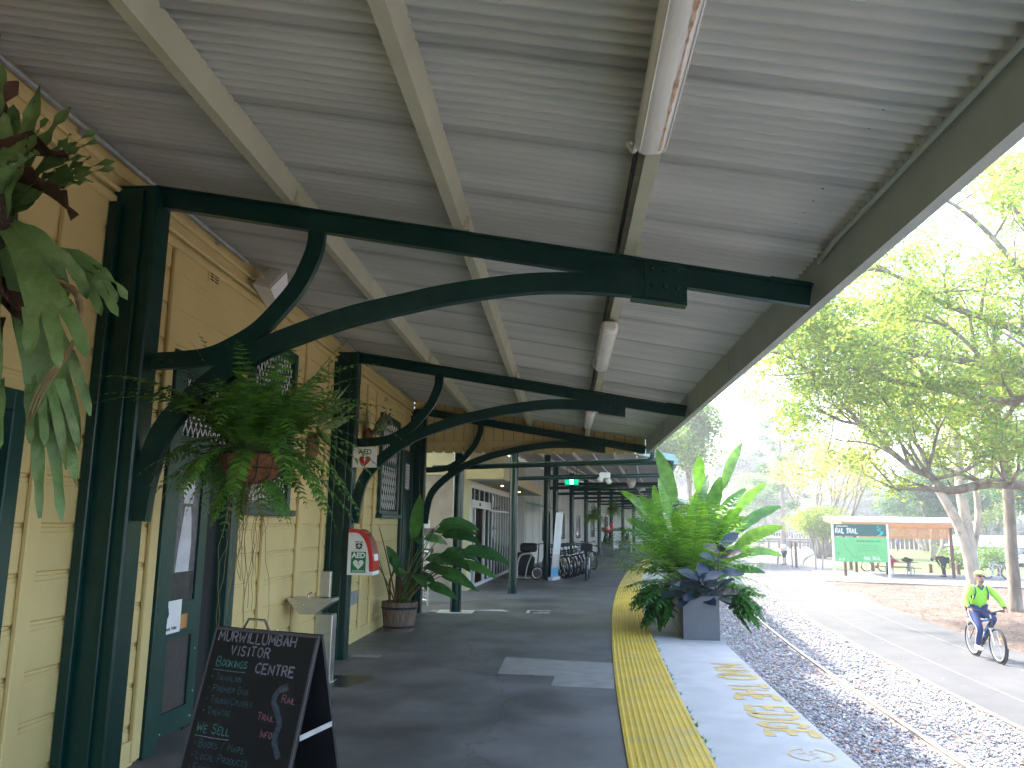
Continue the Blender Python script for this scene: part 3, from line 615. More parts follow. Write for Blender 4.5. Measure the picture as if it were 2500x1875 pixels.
# track bed
g = MB(); strip(g, 1.945, 5.92, -4, 130, -1.09, 1.2); struct(g.build("track_bed", 'ballast'))
def stones():
    ico_v = []; t = (1+5**.5)/2
    for a, b in ((-1,t),(1,t),(-1,-t),(1,-t)): ico_v.append((a,b,0))
    for a, b in ((-1,t),(1,t),(-1,-t),(1,-t)): ico_v.append((0,a,b))
    for a, b in ((t,-1),(t,1),(-t,-1),(-t,1)): ico_v.append((a,0,b))
    iv = np.array(ico_v)/math.sqrt(1+t*t)
    fc = np.array([(0,11,5),(0,5,1),(0,1,7),(0,7,10),(0,10,11),(1,5,9),(5,11,4),(11,10,2),(10,7,6),(7,1,8),(3,9,4),(3,4,2),(3,2,6),(3,6,8),(3,8,9),(4,9,5),(2,4,11),(6,2,10),(8,6,7),(9,8,1)])
    N1, N2 = 21000, 15000
    Y = np.concatenate([NR.uniform(4.2,14.5,N1), 14.5+NR.random(N2)**1.3*26]); s_ = NR.uniform(1.97,5.9,N1+N2)
    keep = np.abs(s_-4.34) > .045; Y = Y[keep]; s_ = s_[keep]; n = len(Y)
    sz = np.where(Y < 14.5, .021, .026)*NR.uniform(.65,1.5,n)
    P = np.stack([s_+Y*Y/460, Y, np.full(n,-1.085)+NR.uniform(0,.035,n)], 1)
    sc = sz[:,None]*NR.uniform(.55,1.25,(n,3)); sc[:,2] *= .75
    th = NR.uniform(0,6.28,n); c_, s2 = np.cos(th), np.sin(th)
    loc = iv[None]*sc[:,None,:]*NR.uniform(.78,1.15,(n,12,1))
    x = loc[...,0]*c_[:,None]-loc[...,1]*s2[:,None]; y = loc[...,0]*s2[:,None]+loc[...,1]*c_[:,None]
    v = np.stack([x,y,loc[...,2]],-1)+P[:,None,:]
    f = fc[None]+(np.arange(n)*12)[:,None,None]
    struct(np_mesh("ballast_gravel", v.reshape(-1,3), f.reshape(-1,3), 'stone', k=3), 'stuff')
    n = 2600; Y = 4.5+NR.random(n)**1.2*30; s_ = NR.uniform(1.97,5.9,n)
    P = np.stack([s_+Y*Y/460, Y, np.full(n,-1.045)], 1); v, f = leaf_quads(P, .07, .04, up=3); v[:,2] = -1.045+(v[:,2]+1.045)*.35
    struct(np_mesh("fallen_leaves", v, f, 'dryleaf'), 'stuff')
stones()
def rail(s_, z, label, Y0=-4, Y1=125):
    g = MB(); n = 70; vs = []
    prof = [(-.065,-.075),(-.065,-.06),(-.012,-.045),(-.012,-.02),(-.034,-.012),(-.034,.0),(.034,.0),(.034,-.012),(.012,-.02),(.012,-.045),(.065,-.06),(.065,-.075)]
    for i in range(n+1):
        Y = Y0+(Y1-Y0)*i/n
        for a, b in prof: vs.append(cp(s_+a, Y, z+b))
    k = len(prof); g.add(vs, [(i*k+j, i*k+(j+1)%k, (i+1)*k+(j+1)%k, (i+1)*k+j) for i in range(n) for j in range(k)]); tag(g.build("rail", 'rail'), label, "rail")
rail(4.34, -1.015, "single pale worn rail running through the open ballast")
rail(5.90, -1.028, "rail flush against the near edge of the concrete path")
# rail trail path, pad, mulch, lawn
g = MB(); strip(g, 5.95, 9.3, -4, 120, ZT, 1.2, th=.06); struct(g.build("path", 'path'))
g = MB(); strip(g, 6.80, 6.86, -4, 110, ZT+.004, 1.5); strip(g, 8.24, 8.30, -4, 110, ZT+.004, 1.5); struct(g.build("path_lines", 'pathline'))
g = MB(); strip(g, 9.3, 34, -4, 56, -1.075, 1.2); struct(g.build("mulch_bed", 'mulch'))
g = MB(); pts = [(12.6,43.5),(21.9,40.4),(31,37.3),(34,47),(24.0,51.6),(18.6,54.2),(15.9,57.6),(15.6,53.0),(14.2,48.5)]
g.prism([(x,y,ZT-.05) for x,y in pts][::-1] if False else [(x,y,ZT-.05) for x,y in pts], (0,0,.058)); struct(g.build("concrete_pad", 'pad'))
g = MB(); g.add([(16.5,54.6,-1.066),(24,51.9,-1.066),(60,40,-1.066),(110,90,-1.066),(90,140,-1.066),(44,140,-1.066),(33,100,-1.066),(22.5,66,-1.066)], [(0,1,2,3,4,5,6,7)]); struct(g.build("lawn", 'grass'))
n = 16000; Y = 8+NR.random(n)**1.0*36; s_ = 9.4+NR.random(n)*12
P = np.stack([s_+Y*Y/460, Y, np.full(n,-1.06)], 1); v, f = leaf_quads(P, .13, .06, up=3); v[:,2] = -1.062+np.abs(v[:,2]+1.06)*.4
struct(np_mesh("leaf_litter", v, f, 'chips'), 'stuff')
n = 500; Y = 8+NR.random(n)*40; s_ = 6+NR.random(n)*3.3
P = np.stack([s_+Y*Y/460, Y, np.full(n,ZT+.008)], 1); v, f = leaf_quads(P, .07, .035, up=3); v[:,2] = ZT+.006+np.abs(v[:,2]-ZT-.008)*.25
struct(np_mesh("leaves_on_path", v, f, 'dryleaf'), 'stuff')

# ------------------------------------------------------------------ station building
W = -2.9; Z0 = 3.72
st = thing("station_building", "cream weatherboard station building with dark green doors along the platform", "building", (W, 6, 0))
def boards(mb, y0, y1, z0, z1, x=W, pitch=.265):
    prof = []; z = z0
    k0 = math.floor(z0/pitch)
    prof.append((0, z0))
    for k in range(k0, int(z1/pitch)+2):
        b = k*pitch
        for dx, dz in ((0,.0),(0,.205),(-.005,.211),(-.005,.232),(-.014,.238),(-.014,.252),(0,.262)):
            if z0 < b+dz < z1: prof.append((dx, b+dz))
    prof.append((0, z1)); vs = []
    for dx, z in prof: vs += [(x+dx, y0, z), (x+dx, y1, z)]
    mb.add(vs, [(2*i, 2*i+1, 2*i+3, 2*i+2) for i in range(len(prof)-1)])
g = MB()
for (y0,y1,z0,z1) in ((-4,3.02,0,Z0),(3.02,3.96,2.2,Z0),(3.96,5.64,0,Z0),(5.64,6.86,2.80,Z0),(6.86,15.0,0,Z0)): boards(g, y0, y1, z0, z1)
g.box(W-.02, W, -4, 15, Z0, 4.05)
g.box(W-5, W, 14.98, 15.0, 0, 4.02); g.box(W-5, W-4.98, -4, 14.97, 0, 4.8)
for y in (3.0, 3.98): pass
g.build("wall", 'cream', st)
g = MB()
for y in (-.6,.35,1.3,2.25,4.22,5.52,7.62,8.62,9.48,10.55,11.42,12.02,14.82):
    if 7.0 < y < 8.2:
        g.bbox(W+.001, W+.032, y-.055, y+.055, 0.02, 1.65, .006); g.bbox(W+.001, W+.032, y-.055, y+.055, 3.37, 3.59, .006); continue
    g.bbox(W+.001, W+.032, y-.055, y+.055, 0.02, 3.59, .006)
for z, h, p in ((3.60,.06,.028),(3.68,.035,.05),(3.80,.05,.035)): g.bbox(W+.0015, W+p, -4, 15.0, z, z+h, .012)
g.box(W+.001, W+.022, -4, 3.0, 0, .16); g.box(W+.001, W+.022, 4.0, 5.5, 0, .16); g.box(W+.001, W+.022, 6.95, 15, 0, .16)
g.build("trim_boards", 'cream', st)
g = MB(); g.bbox(W+.003, W+.006, 11.0-.35, 11.36, .50, .68, .001); g.build("bare_render_patch", pm("grey_patch", (.27,.28,.26), .9, var=.2), st)
for (y, z) in ((6.16,3.585),(10.9,3.585),(12.6,3.585)):
    g = MB(); g.bbox(W+.002, W+.012, y-.10, y+.10, z-.062, z+.062, .004); o = g.build("wall_vent", 'cream', st)
    g = MB()
    for k in range(4):
        for q in (-1,1): g.box(W+.0122, W+.0135, y+q*.042-.034, y+q*.042+.034, z-.042+k*.024, z-.030+k*.024)
    g.build("vent_slots", 'dark', o)
# far-left doorway
g = MB(); g.bbox(W-.02, W+.05, 3.92, 4.03, 0, 2.27, .006); g.bbox(W-.02, W+.05, 2.95, 3.92, 2.16, 2.27, .006); g.bbox(W-.02, W+.05, 2.95, 3.06, 0, 2.16, .006); d = g.build("doorway_frame", 'green2', st)
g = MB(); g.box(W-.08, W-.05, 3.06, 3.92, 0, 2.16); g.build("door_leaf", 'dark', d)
# toilet door with transom
g = MB()
g.bbox(W-.10, W+.045, 5.60, 5.78, 0, 2.86, .006); g.bbox(W-.10, W+.045, 6.78, 6.94, 0, 2.86, .006); g.bbox(W-.10, W+.045, 5.78, 6.78, 2.70, 2.86, .006); g.bbox(W-.10, W+.03, 5.78, 6.78, 2.14, 2.24, .006)
door = g.build("door", 'green2', st)
g = MB(); y0, y1 = 5.785, 6.42; x0, x1 = W-.045, W-.005
g.box(x0, x1, y0, y0+.12, .06, 2.12); g.box(x0, x1, y1-.13, y1, .06, 2.12); g.box(x0, x1, y0+.12, y1-.13, .06, .22); g.box(x0, x1, y0+.12, y1-.13, .74, 1.0); g.box(x0, x1, y0+.12, y1-.13, 2.02, 2.12)
leaf = g.build("door_leaf", 'green2', door)
g = MB(); g.box(x0+.012, x0+.02, y0+.12, y1-.13, .22, .74); g.build("fly_screen", 'mesh', leaf)
g = MB(); g.box(x0+.012, x0+.02, y0+.12, y1-.13, 1.0, 2.02, 0)
xx = x0+.0215; yc = 6.09
def PP(pts, m): g.poly([(xx, yc-.005+a, b) for a, b in pts], m)
PP([(-.17,1.0),(.19,1.0),(.19,1.22),(-.17,1.22)], 2); xx += .001
PP([(-.12,1.22),(.10,1.22),(.11,1.45),(.085,1.62),(.06,1.72),(-.03,1.72),(-.055,1.60),(-.09,1.42)], 1); PP([(-.055,1.73),(.085,1.73),(.115,1.86),(.075,1.915),(-.045,1.915),(-.08,1.84)], 1); xx += .001
PP([(-.02,1.93),(.06,1.93),(.065,1.975),(.04,2.0),(0,2.0),(-.025,1.97)], 2); PP([(-.055,1.712),(.09,1.712),(.09,1.735),(-.055,1.735)], 0)
g.build("photo_panel", ['photo','photolight','photodark'], leaf)
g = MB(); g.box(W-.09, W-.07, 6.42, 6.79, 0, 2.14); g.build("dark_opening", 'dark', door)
def lattice(y0, y1, z0, z1, x, parent, step=.085, w=.008):
    g = MB(); n = int((y1-y0+z1-z0)/step)+1
    for k in range(n+1):
        for sg in (1,-1):
            # line y - sg*z = const, steep diamonds
            pts = []
            c = (y0 if sg > 0 else y1) + sg*(k*step - (z1-z0)*.55)
            for (zz) in (z0, z1): pts.append((c + sg*(zz-z0)*.55, zz))
            (ya, za), (yb, zb) = pts
            # clip to the opening
            def clip(ya, za, yb, zb):
                t0, t1 = 0., 1.; dy = yb-ya
                if abs(dy) > 1e-9:
                    for lim, s2 in ((y0,1),(y1,-1)):
                        t = (lim-ya)/dy
                        if s2*dy > 0: t0 = max(t0, t)
                        else: t1 = min(t1, t)
                return (t0, t1) if t1-t0 > .02 else None
            q = clip(ya, za, yb, zb)
            if not q: continue
            A = Vector((x, ya+(yb-ya)*q[0], za+(zb-za)*q[0])); B = Vector((x, ya+(yb-ya)*q[1], za+(zb-za)*q[1]))
            g.bar(A, B, w, .006, up=(1,0,0))
    g.build("lattice_grille", 'white', parent)
g = MB(); g.box(W-.06, W-.05, 5.78, 6.78, 2.24, 2.70); g.build("transom_pane", 'darkglass', door)
lattice(5.79, 6.77, 2.25, 2.69, W-.02, door)
for (y, z) in ((5.84,.12),(5.9,.09),(6.36,.12),(6.38,.3),(6.36,.62),(5.83,1.12),(5.84,1.3)): g = MB(); g.ball((x1+.001, y, z), .007, 0, 6, 4); g.build("screw", 'galv', leaf)
def window(y0, y1, z0, z1, lat=True, half=None, step=.085, lw=.008):
    fr = .09; g = MB(); x0, x1 = W+.002, W+.055
    g.bbox(x0, x1, y0, y0+fr, z0, z1, .006); g.bbox(x0, x1, y1-fr, y1, z0, z1, .006); g.bbox(x0, x1, y0+fr, y1-fr, z1-fr, z1, .006); g.bbox(x0, x1, y0+fr, y1-fr, z0, z0+.06, .006)
    zm = (z0+z1)/2; g.box(x0, x1-.012, y0+fr, y1-fr, zm-.03, zm+.03)
    f = g.build("window", 'green2', st)
    g = MB(); g.bbox(x0, x1+.05, y0-.05, y1+.05, z0-.06, z0, .006); g.build("sill", 'green2', f)
    g = MB(); g.box(x0+.004, x0+.008, y0+fr, y1-fr, z0+.06, z1-fr); g.build("pane", 'darkglass', f)
    if lat: lattice(y0+fr+.02, y1-fr-.02, z0+.08, z1-fr-.02, x0+.025, f, step, lw)
window(7.0, 8.2, 1.72, 3.36)
window(12.27, 13.62, 1.74, 3.32, step=.14, lw=.014)
# second door beyond the second window
g = MB(); g.bbox(W+.002, W+.05, 13.9, 14.72, 0, 2.9, .006); d2 = g.build("door", 'green2', st)
g = MB(); g.bbox(W+.05, W+.062, 14.02, 14.60, .15, 2.75, .004); dl = g.build("door_leaf", 'green', d2)
g = MB(); g.box(W+.063, W+.066, 14.10, 14.45, 2.20, 2.66); g.build("pane", 'darkglass', dl); lattice(14.1, 14.45, 2.2, 2.66, W+.069, dl, .06)
# conduit under the roof at the wall head, with saddles
g = MB(); g.tube([(W+.05, -3.5, 3.895), (W+.05, 6.7, 3.895)], .019, 8); g.tube([(W+.05, 7.3, 3.89), (W+.05, 14.95, 3.89)], .016, 8)
for y in [-.5+k*.95 for k in range(16)]: g.box(W+.001, W+.03, y-.012, y+.012, 3.855, 3.885)
for y in (3.2, 4.5): g.tube([(W+.05, y, 3.895), (W+.05, y+.08, 3.895)], .023, 8)
tag(g.build("conduit_pipe", 'galv', None, 'auto'), "grey conduit pipe clipped along the top of the cream wall", "pipe")

# ------------------------------------------------------------------ canopy
SL = .1675
def zb(X): return 3.75-SL*(X+2.62)          # top of the bracket beams
def zr(X): return zb(X)+.165               # underside of the iron
can = thing("platform_canopy", "straight lean-to canopy of grey corrugated iron over the near platform", "canopy", (-.6, 6, 3.4))
def corrugated(x0, x1, y0, y1, zf, pitch=.076, amp=.0155, per=8, lap=.76):
    n = int((y1-y0)/pitch*per); ysv = np.linspace(y0, y1, n+1); xs = np.linspace(x0, x1, 4)
    lift = np.floor((ysv-y0)/lap); fr = ((ysv-y0)/lap - lift)
    dz = amp*np.sin((ysv-y0)/pitch*2*np.pi) - .006*fr + .004*np.sin(lift*2.1)
    X_, Y_ = np.meshgrid(xs, ysv, indexing='ij'); Zm = np.vectorize(zf)(xs)[:,None]+dz[None,:]
    v = np.stack([X_, Y_, Zm], -1).reshape(-1,3); k = n+1
    f = np.array([[i*k+j, i*k+j+1, (i+1)*k+j+1, (i+1)*k+j] for i in range(3) for j in range(n)])
    return v, f
v, f = corrugated(W-.1, 1.535, -3.88, 15.05, zr); o = np_mesh("roof_sheet", v-np.array(can.location), f, 'iron', can, smooth=True)
g = MB()   # closing sheet above, so that no light leaks through
g.prism([(W-5.2, -3.5, zr(W-5.2)+.03), (1.56, -3.5, zr(1.56)+.03), (1.56, -3.5, zr(1.56)+.045), (W-5.2, -3.5, zr(W-5.2)+.045)][::-1], (0, 18.6, 0)); g.build("roof_cover", 'fascia', can)
dn = Vector((-SL, 0, -1)).normalized(); al = Vector((1, 0, -SL)).normalized()
for X in (-1.765, -.672, .39):
    c0 = Vector((X, -3.5, zb(X)))-dn*.004; g = MB()
    for (oa, on, w_, h_) in ((-.055,.002,.010,.15),(0,.145,.075,.010),(.03,0,.012,.15)):
        pass
    # C section: web on the track side, flange under, flange above, lip
    web = [(.028,0),(.034,0),(.034,.152),(.028,.152)]
    def quadp(u0,u1,n0,n1):
        pts = [c0 + al*u + (-dn)*n_ for u, n_ in ((u0,n0),(u1,n0),(u1,n1),(u0,n1))]
        g.prism(pts[::-1], (0, 18.5, 0))
    quadp(-.034,.034,0,.006); quadp(.028,.034,.006,.15); quadp(-.034,.028,.144,.15); quadp(-.034,-.030,.006,.022)
    pu = g.build("purlin", 'purlin', can)
    for Yb in (4.785, 9.85, 14.9):
        g = MB(); b = Vector((X, Yb-.07, zb(X)))
        g.obox(b+al*.05-dn*.045, al*.012, (0,.004,0), dn*.045); g.obox(b+al*.045-dn*.006+Vector((0,.03,0)), al*.03, (0,.05,0), dn*.004)
        g.lathe([(.009,0),(.009,.012)], b+al*.055-dn*.05+Vector((0,-.014,0)), 6, 0, (0,1,0)); g.build("cleat", 'purlin', pu)
# fascia beam with its upturned lower flange
g = MB(); g.box(1.50, 1.512, -3.5, 15.0, 2.935, 3.235); g.box(1.512, 1.56, -3.5, 15.0, 2.935, 2.947); g.box(1.512, 1.56, -3.5, 15.0, 3.223, 3.235); fa = g.build("fascia_beam", 'fascia', can)
g = MB(); g.box(1.513, 1.60, -3.5, 15.1, 3.12, 3.13); g.box(1.59, 1.60, -3.5, 15.1, 3.13, 3.22); g.build("gutter", 'teal', can)
for Y in (7.3, 9.85, 12.4, 14.85, 2.2):
    g = MB(); g.box(1.485, 1.4985, Y-.004, Y+.004, 2.96, 3.22); g.build("stiffener", 'fascia', fa)
g = MB()
for i in range(60):
    Y = .9+i*.152
    for k in range(2): g.lathe([(.006,0),(.0045,.012)], (1.5-.24-.0*k, Y, zr(1.26)-.012), 5)
    if i % 2 == 0: pass
g.build("roof_screws", 'black', can)
g = MB(); g.tube([(1.47,-3.4,3.165),(1.47,4.3,3.165),(1.485,4.6,3.15)], .014, 8); tag(g.build("cable_conduit", 'fascia', None, True), "thin conduit running along the inside of the outer fascia", "pipe")
# gable boards with a scalloped edge at the far end
g = MB(); Yg = 15.06; x = W+.02; wv = .19
while x < 1.46:
    xe = min(x+wv, 1.50); z1a = zr(x)+.02; z1b = zr(xe)+.02; b = 2.93; oy = .006*(int((x-W)/wv) % 2)
    q = wv*.30
    pts = [(x-.002, z1a), (x-.002, b+.05), (x+q*.55, b), (xe-q*.55, b), (xe+.002, b+.05), (xe+.002, z1b)]
    g.prism([(px, Yg+oy, pz) for px, pz in pts], (0,.022,0)); g.box(x-.005, x+.005, Yg-.0012, Yg+.004, 2.985, z1a-.01, 1); x += wv
va = g.build("gable_boards", ['cream', pm("board_groove", (.16,.115,.045), .8)], can)
g = MB(); g.bbox(W+.02, 1.47, Yg-.034, Yg-.0005, 3.05, 3.15, .008); g.build("valance_rail", 'cream', va)
# ---- brackets
def make_bracket(Yc, label):
    t = thing("canopy_bracket", label, "bracket", (-2.75, Yc, 0), group="dark green brackets carrying the canopy")
    g = MB(); y0, y1 = Yc-.095, Yc+.095
    g.bbox(W+.003, -2.62, y0, y1, 0, 3.74, .012)
    g.bbox(W+.004, -2.70, y0-.028, y0-.001, 0, 3.70, .006); g.bbox(W+.004, W+.07, y0-.075, y0-.029, 0, 3.6, .006)
    g.bbox(W+.004, -2.70, y1+.001, y1+.028, 0, 3.70, .006)
    g.build("post", 'green', t)
    g = MB(); A = Vector((-2.66, Yc, zb(-2.66))); B = Vector((1.49, Yc, zb(1.49)))
    n_ = -dn
    g.sweep([A-n_*.0625, B-n_*.0625], [n_, n_], .032, .125); g.sweep([A-n_*.006, B-n_*.006], [n_, n_], .105, .012); g.sweep([A-n_*.13, B-n_*.13], [n_, n_], .06, .010)
    for X in (-2.52, -2.47, -1.66, -.63, .42): g.ball((X, Yc-.022, zb(X)-.04 if X > -2.4 else zb(X)-.07), .011, 0, 8, 5)
    g.build("beam", 'green', t, False)
    ctr = [(-2.600,1.60),(-2.585,1.78),(-2.555,1.95),(-2.500,2.14),(-2.385,2.30),(-2.19,2.475),(-2.0,2.605),(-1.80,2.715),(-1.38,2.868),(-.98,2.965),(-.72,3.02),(-.33,3.075),(-.05,3.088),(.25,3.075),(.52,3.045),(.735,3.012)]
    pts = crom([(x, Yc, z) for x, z in ctr], 5); ups = []
    for i in range(len(pts)):
        d = (pts[min(i+1,len(pts)-1)]-pts[max(i-1,0)]).normalized(); ups.append(Vector((-d.z, 0, d.x)))
    g = MB(); g.sweep(pts, ups, .075, .122); g.build("arch", 'green', t, 'auto')
    ctr = [(-2.60,2.592),(-2.42,2.602),(-2.235,2.627),(-2.09,2.69),(-1.935,2.79),(-1.813,2.92),(-1.69,3.085),(-1.618,3.255),(-1.592,3.36),(-1.588,3.47)]
    pts = crom([(x, Yc, z) for x, z in ctr], 5); ups = []
    for i in range(len(pts)):
        d = (pts[min(i+1,len(pts)-1)]-pts[max(i-1,0)]).normalized(); ups.append(Vector((-d.z, 0, d.x)))
    g = MB(); g.sweep(pts, ups, .055, .105)
    for X, z in ((-2.1,2.60),(-2.03,2.68),(-2.12,2.69),(-1.95,2.64),(-1.60,3.39),(-2.53,2.59),(-2.47,2.59)): g.ball((X, Yc-.032, z), .012, 0, 8, 5)
    g.build("brace", 'green', t, 'auto')
    g = MB(); g.obox((-2.06, Yc-.030, 2.62), (.12,0,.07), (0,.004,0), (-.05,0,.085)); g.build("junction_plate", 'green', t)
    g = MB(); C_ = [(.485,zb(.485)-.004),(.735,zb(.735)-.004),(.735,2.945),(.485,2.985)]
    g.prism([(x, Yc-.048, z) for x, z in C_], (0,.012,0)); g.prism([(x, Yc+.036, z) for x, z in C_], (0,.012,0))
    g.prism([(.40,Yc-.05,2.98),(.735,Yc-.05,2.93),(.735,Yc-.05,2.942),(.40,Yc-.05,2.992)][::-1], (0,.1,0))
    for i in range(3):
        for zz in (.055,.16): 
            X = .53+i*.075; g.lathe([(.017,-.001),(.017,.005),(.013,.013),(.006,.016)], (X, Yc-.048, zb(X)-zz), 8, 0, (0,-1,0))
    g.build("gusset_plate", 'green', t, 'auto')
    g = MB(); g.obox((1.36, Yc-.03, zb(1.36)-.006), (.12,0,-.02), (0,.012,0), (0,0,.016)); g.build("end_bolt", 'green', t)
    return t
make_bracket(4.785, "nearest green post and curved canopy bracket, with the fern basket hanging on it")
make_bracket(9.85, "middle green post and curved bracket carrying the first aid cabinet")
make_bracket(14.9, "farthest green post and curved bracket, beside the potted broad-leaved plant")
# ---- fluorescent battens under the outer purlin
def make_light(Y0, Y1, label):
    zc = zb(.39)-.004
    t = thing("batten_light", label, "light", (.36, (Y0+Y1)/2, zc), group="tubular lights under the outer purlin")
    g = MB(); g.bbox(.295, .415, Y0+.03, Y1-.03, zc-.045, zc, .012); g.build("housing", 'offwhite', t)
    prof = [(-.068,-.03),(-.068,-.072),(-.056,-.098),(-.035,-.110),(0,-.114),(.035,-.110),(.056,-.098),(.068,-.072),(.068,-.03)]
    g = MB(); ysl = [Y0, Y0+.02, Y0+.05, Y1-.05, Y1-.02, Y1]; scs = [.72,.92,1,1,.92,.72]; vs = []
    for y, s_ in zip(ysl, scs):
        for a, b in prof: vs.append((.355+a*s_, y, zc+(-.03+(b+.03)*s_)))
    k = len(prof); g.add(vs, [(i*k+j, i*k+j+1, (i+1)*k+j+1, (i+1)*k+j) for i in range(5) for j in range(k-1)]+[tuple(range(k)), tuple(range(5*k,6*k))[::-1]])
    for X in (.305, .314, .398, .409): g.tube([(X, Y0+.06, zc-.103), (X, Y1-.06, zc-.103)], .003, 4)
    g.build("cover", 'diffuser', t, 'auto')
    if Y0 < 3:      # the rust stain running along the old cover
        g = MB(); n = 60; vs = []
        for i in range(n+1):
            y = Y0+.07+(Y1-Y0-.14)*i/n; w_ = max(.003, .009+rnd.uniform(-.005,.006)+.004*math.sin(i*.31+2))
            vs += [(.355+.030-w_*.6, y, zc-.1128), (.355+.030+w_*.5, y, zc-.1118)]
        g.add(vs, [(2*i, 2*i+1, 2*i+3, 2*i+2) for i in range(n)]); g.build("rust_stain", pm("rust", (.50,.29,.15), .8, var=.4, vs=25, col2=(.66,.5,.36), c2s=18, c2lo=.4, c2hi=.6), t)
    g = MB(); g.bbox(.30, .41, Y0-.008, Y0+.03, zc-.08, zc-.012, .01); g.build("end_cap", 'offwhite', t); g = MB(); g.bbox(.30, .41, Y1-.03, Y1+.008, zc-.08, zc-.012, .01); g.build("end_cap", 'offwhite', t)
    g = MB(); g.tube(crom([(.30, Y1+.005, zc-.04), (.29, Y1+.06, zc-.05), (.27, Y1+.12, zc+.02), (.29, Y1+.2, zc+.06)], 5), .009, 6); g.build("cable", 'offwhite', t)
    return t
make_light(1.65, 3.17, "nearest tubular light, large and rust stained, cut by the top edge")
make_light(6.28, 7.95, "middle tubular light, between the first two green brackets")
make_light(11.15, 12.75, "farthest tubular light, between the second and third green brackets")
g = MB(); g.tube([(.325,-3,zb(.325)+.06),(.325,3.3,zb(.325)+.06),(.32,6.2,zb(.32)+.05),(.325,11,zb(.325)+.06),(.325,14.5,zb(.32)+.06)], .012, 6); tag(g.build("power_cable", 'black', None, True), "black cable lying along the outer purlin beside the tubular lights", "cable")
# white horn speaker on the wall head
t = thing("wall_speaker", "white box speaker tilted at the top of the cream wall", "speaker", (-2.72, 7.0, 3.75))
g = MB(); q = Matrix.Translation((-2.70, 6.98, 3.72)) @ Matrix.Rotation(R(-35),4,'X') @ Matrix.Rotation(R(20),4,'Y'); g.T = q
vs = [(-.10,-.14,-.13),(.10,-.14,-.13),(.07,.16,-.08),(-.07,.16,-.08),(-.10,-.14,.13),(.10,-.14,.13),(.07,.16,.08),(-.07,.16,.08)]
g.add(vs, [(0,3,2,1),(4,5,6,7),(0,1,5,4),(1,2,6,5),(2,3,7,6),(3,0,4,7)]); g.build("speaker_body", 'white', t)
g = MB(); g.T = q; g.bbox(-.085,.085,-.155,-.141,-.115,.115,.004); g.build("grille", 'offwhite', t)
g = MB(); g.bar((-2.89,6.9,3.80),(-2.74,6.93,3.80),.05,.012); g.bar((-2.76,6.82,3.80),(-2.72,6.95,3.76),.03,.012); g.build("mount", 'white', t)
# ------------------------------------------------------------------ things on and along the platform
UP = Vector((0,0,1))
# hanging basket with its fern
bx, by, bz = -1.955, 4.90, 2.02
t = thing("hanging_basket", "coir lined wire basket with a big fern hung from the nearest bracket", "hanging basket", (bx, by, bz))
prof = [(.10,-.17),(.15,-.145),(.178,-.09),(.192,-.03),(.197,.0)]
g = MB(); g.lathe([(.02,-.185)]+prof+[(.18,0),(.17,-.03)], (bx,by,bz), 26); g.build("coir_liner", 'coir', t, True)
g = MB(); g.torus((bx,by,bz), (0,0,1), .199, .006, 32, 6); g.torus((bx,by,bz-.09), (0,0,1), .181, .0035, 28, 5)
for k in range(12):
    a = 2*math.pi*k/12; g.tube([(bx+(r+.003)*math.cos(a), by+(r+.003)*math.sin(a), bz+z) for r, z in prof], .0035, 5)
for k in range(3):
    a = 2.1*k+.4; g.tube([(bx+.198*math.cos(a), by+.198*math.sin(a), bz), (bx, by-.06, 2.57)], .003, 4)
g.tube([(bx, by-.06, 2.56), (bx+.01, by-.10, 2.60), (bx-.01, by-.115, 2.64)], .005, 5); g.build("wire_frame", 'black', t)
g = MB(); g.lathe([(.01,-.02),(.168,-.022)], (bx,by,bz), 16, cap=True); g.build("soil", 'soil', t)
g = MB(); c = Vector((bx,by,bz))
for i in range(230):
    a = rnd.uniform(0, 6.283); el = rnd.uniform(.0, 1.5); L = rnd.uniform(.38, .78)
    fc = math.cos(a+1.19)      # 1 when the frond points out over the platform edge of the basket
    if fc > .2: el = max(el, .95); L *= .78
    d = Vector((math.cos(a)*math.cos(el), math.sin(a)*math.cos(el), math.sin(el))); b = c+Vector((math.cos(a)*.12*rnd.random(), math.sin(a)*.12*rnd.random(), .02))
    frond(g, b, d, L, rnd.uniform(.055,.085), 15, rnd.uniform(.7,1.5) if fc > .35 or el > .8 else rnd.uniform(1.2,2.5), m=0, m2=1, pin_w=.36, start=.12)
for (a, el, L, dr) in ((-.25,.55,.95,1.6),(-.1,.25,.85,1.9),(.15,.75,.95,1.5),(.35,.5,.9,1.8),(-.5,.15,.75,1.7),(.0,-.1,.75,1.2),(2.9,.2,.6,1.5),(3.4,.1,.55,1.6),(2.4,.4,.6,2),(4.3,.3,.6,2.2),(4.9,.2,.55,2.0),(5.4,.5,.7,2),(-.35,.9,.95,1.7),(.6,1.0,.9,1.6),(-.9,.8,.8,1.9),(3.0,.6,.65,1.8),(3.7,.55,.6,2.)):
    d = Vector((math.cos(a)*math.cos(el), math.sin(a)*math.cos(el), math.sin(el))); frond(g, c+d*.1, d, L, .085, 22, dr, m=0, m2=1, pin_w=.36)
for i in range(16):   # fronds growing through the bottom
    a = rnd.uniform(0, 6.283); d = Vector((math.cos(a)*.7, math.sin(a)*.7, -.6)); frond(g, c+Vector((math.cos(a)*.12, math.sin(a)*.12, -.15)), d, rnd.uniform(.18,.36), .055, 12, 1.2, m=0, m2=1, pin_w=.36)
for i in range(46):
    a = rnd.uniform(0, 6.283); el = rnd.uniform(.85, 1.35); d = Vector((math.cos(a)*math.cos(el), math.sin(a)*math.cos(el), math.sin(el))); frond(g, c+Vector((math.cos(a)*.1, math.sin(a)*.1, .02)), d, rnd.uniform(.7,1.0), .085, 20, rnd.uniform(.8,2.0), m=0, m2=1, pin_w=.36)
